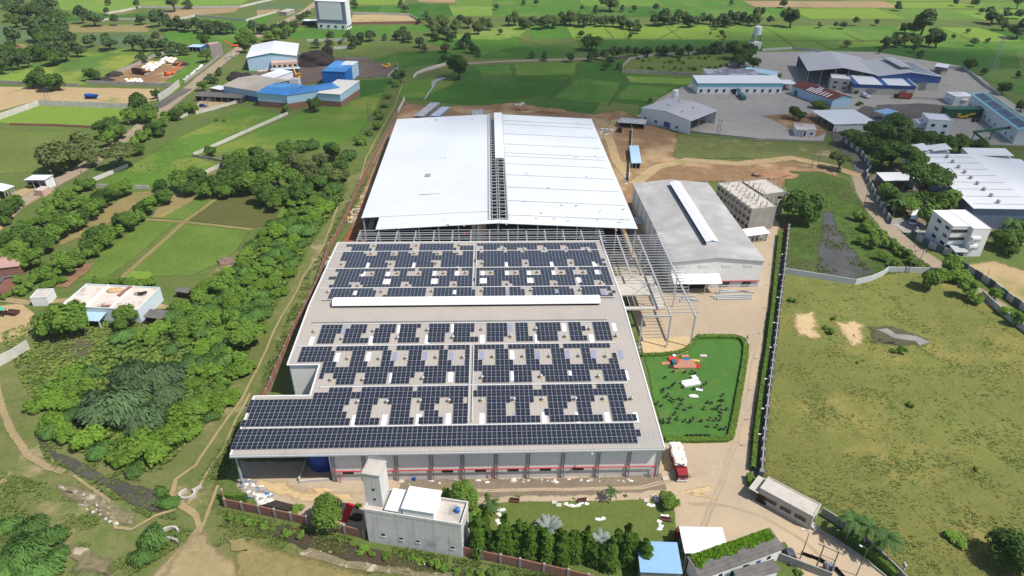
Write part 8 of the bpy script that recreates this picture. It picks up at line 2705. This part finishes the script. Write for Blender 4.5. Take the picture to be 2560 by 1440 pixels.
tag(o, 'bright green creeper spread over the back of the outhouse roof', 'creeper')


# weeds: nobody could count them
def weeds(label, poly, n, s0, s1, m, seed, hh=.6, clump=.03, thr=-.1):
    rg = random.Random(seed)
    us, vs = [p[0] for p in poly], [p[1] for p in poly]
    b = MB()
    k = t = 0
    while k < n and t < n * 30:
        t += 1
        u, v = rg.uniform(min(us), max(us)), rg.uniform(min(vs), max(vs))
        if not inpoly(u, v, poly):
            continue
        p = P(u, v)
        if pnoise(Vector((p.x * clump, p.y * clump, seed))) + .5 * pnoise(Vector((p.x * clump * 4, p.y * clump * 4, seed))) < thr + rg.uniform(-.3, .3):
            continue
        s = rg.uniform(s0, s1)
        for q in range(5):
            a = rg.uniform(0, 6.28)
            d = Vector((math.cos(a), math.sin(a), 0))
            sd = Vector((-d.y, d.x, 0)) * s * .5
            c = Vector((p.x, p.y, .05)) + d * s * .25
            b.face([c - sd, c + sd, c + sd * .6 + d * s * .4 + Vector((0, 0, s * hh)), c - sd * .6 + d * s * .35 + Vector((0, 0, s * hh * rg.uniform(.7, 1.2)))])
        k += 1
    o = solo(b, 'weeds', m, label, 'weeds')
    at = o.data.attributes.new('tint', 'FLOAT', 'FACE')
    at.data.foreach_set('value', [rg.random() for _ in b.f])
    tag(o, kind='stuff')


L_WEED = leafmat('leaf_weed', (146, 144, 78), (162, 158, 96), k=.72, rnd=0)
L_WEEDG = leafmat('leaf_weed_green', (108, 136, 64), (138, 156, 82), k=.66, rnd=0)
L_WEEDF = leafmat('leaf_field_weed', (118, 138, 64), (148, 158, 84), k=.8, rnd=0)
L_WEEDY = leafmat('leaf_weed_lime', (134, 160, 66), (158, 178, 90), k=.66, rnd=0)
RF = [(1962, 695), (2140, 715), (2210, 690), (2340, 690), (2560, 850), (2560, 1440), (2260, 1440), (2060, 1275), (1910, 1190), (1925, 1000)]
weeds('tufted olive weeds all over the rough field on the right', RF, 6000, .12, .36, L_WEED, 1, .3, .12, .05)
weeds('darker green weed tufts in the rough field', RF, 3600, .18, .5, L_WEEDF, 2, .35, .11, .3)
SCR = [(0, 830), (110, 800), (430, 780), (560, 660), (690, 720), (600, 900), (560, 1000), (500, 1080), (400, 1180), (300, 1180), (160, 1110), (60, 960)]
LOW = [(0, 1180), (130, 1210), (230, 1270), (350, 1320), (430, 1310), (520, 1340), (560, 1300), (900, 1370), (1160, 1430), (600, 1440), (440, 1370), (330, 1440), (0, 1440)]
weeds('rough green undergrowth of the left thicket', SCR, 8000, .25, .7, L_WEEDG, 3, .5, .09, .1)
weeds('sparse green weeds on the stony ground at bottom left', LOW, 3400, .2, .55, L_WEEDG, 11, .5, .07, .12)
weeds('yellow green undergrowth of the left thicket', SCR, 8000, .3, .9, L_WEEDY, 4, .5, .1, .05)
weeds('grass tufts along the footpath left of the factory', [(1000, 260), (1010, 290), (900, 490), (840, 600), (770, 760), (670, 980), (560, 1200), (500, 1200), (640, 980), (760, 700), (860, 520)], 2600, .25, .7, L_WEEDG, 5, .5, .08, .05)
weeds('grass tufts along the drain under the front wall', [(560, 1275), (910, 1352), (1160, 1400), (1400, 1440), (1100, 1440), (760, 1370), (560, 1320)], 3000, .2, .5, L_WEEDG, 6, .6, .1, -.1)
weeds('marsh plants round the pond', [(1962, 440), (2060, 435), (2120, 455), (2190, 570), (2330, 670), (2200, 690), (2190, 680), (2100, 560), (2060, 525), (2040, 640), (2030, 680), (1960, 676)], 5200, .25, .7, L_WEEDG, 7, .5, .07, -.1)
weeds('reeds standing in the shallow pond', [(2050, 560), (2090, 560), (2180, 680), (2040, 685)], 500, .2, .6, L_WEEDG, 8, .9, .1, .05)
weeds('rough plants in the left meadow fields', [(240, 462), (440, 345), (610, 270), (715, 290), (480, 395), (500, 440)], 500, .3, .6, L_WEEDG, 9, .35, .05, .1)
weeds('grass fringe along the left drain', [(90, 1085), (135, 1110), (240, 1160), (340, 1195), (430, 1230), (440, 1300), (370, 1295), (260, 1235), (180, 1200), (120, 1160)], 1500, .25, .6, L_WEEDG, 12, .5, .2, .15)
TH = [(110, 960), (250, 880), (430, 810), (540, 720), (640, 600), (760, 500), (860, 440), (860, 500), (780, 600), (690, 760), (590, 940), (520, 1040), (420, 1140), (330, 1170), (160, 1090)]
weeds('tangled yellow green undergrowth between the thicket shrubs', TH, 3600, .5, 1.3, L_WEEDY, 21, .7, .1, -.1)
weeds('tangled dark green undergrowth between the thicket shrubs', TH, 2600, .5, 1.3, L_PROS, 22, .7, .12, 0)
# the air between: one even, very thin haze
me = bpy.data.meshes.new('haze')
bmh = bmesh.new()
bmesh.ops.create_cube(bmh, size=1)
for v in bmh.verts:
    v.co = Vector((v.co.x * 9000, v.co.y * 8600 + 2200, (v.co.z + .5) * 139 - 1))
bmh.to_mesh(me)
bmh.free()
ob = bpy.data.objects.new('haze', me)
COL.objects.link(ob)
m_ = bpy.data.materials.new('haze')
m_.use_nodes = True
n_ = m_.node_tree.nodes
n_.remove(n_['Principled BSDF'])
pv_ = n_.new('ShaderNodeVolumePrincipled')
pv_.inputs['Color'].default_value = (.9, .94, 1, 1)
pv_.inputs['Density'].default_value = .00005
m_.node_tree.links.new(pv_.outputs[0], n_['Material Output'].inputs['Volume'])
me.materials.append(m_)
tag(ob, kind='stuff', label='thin even haze over the whole plain', cat='haze')
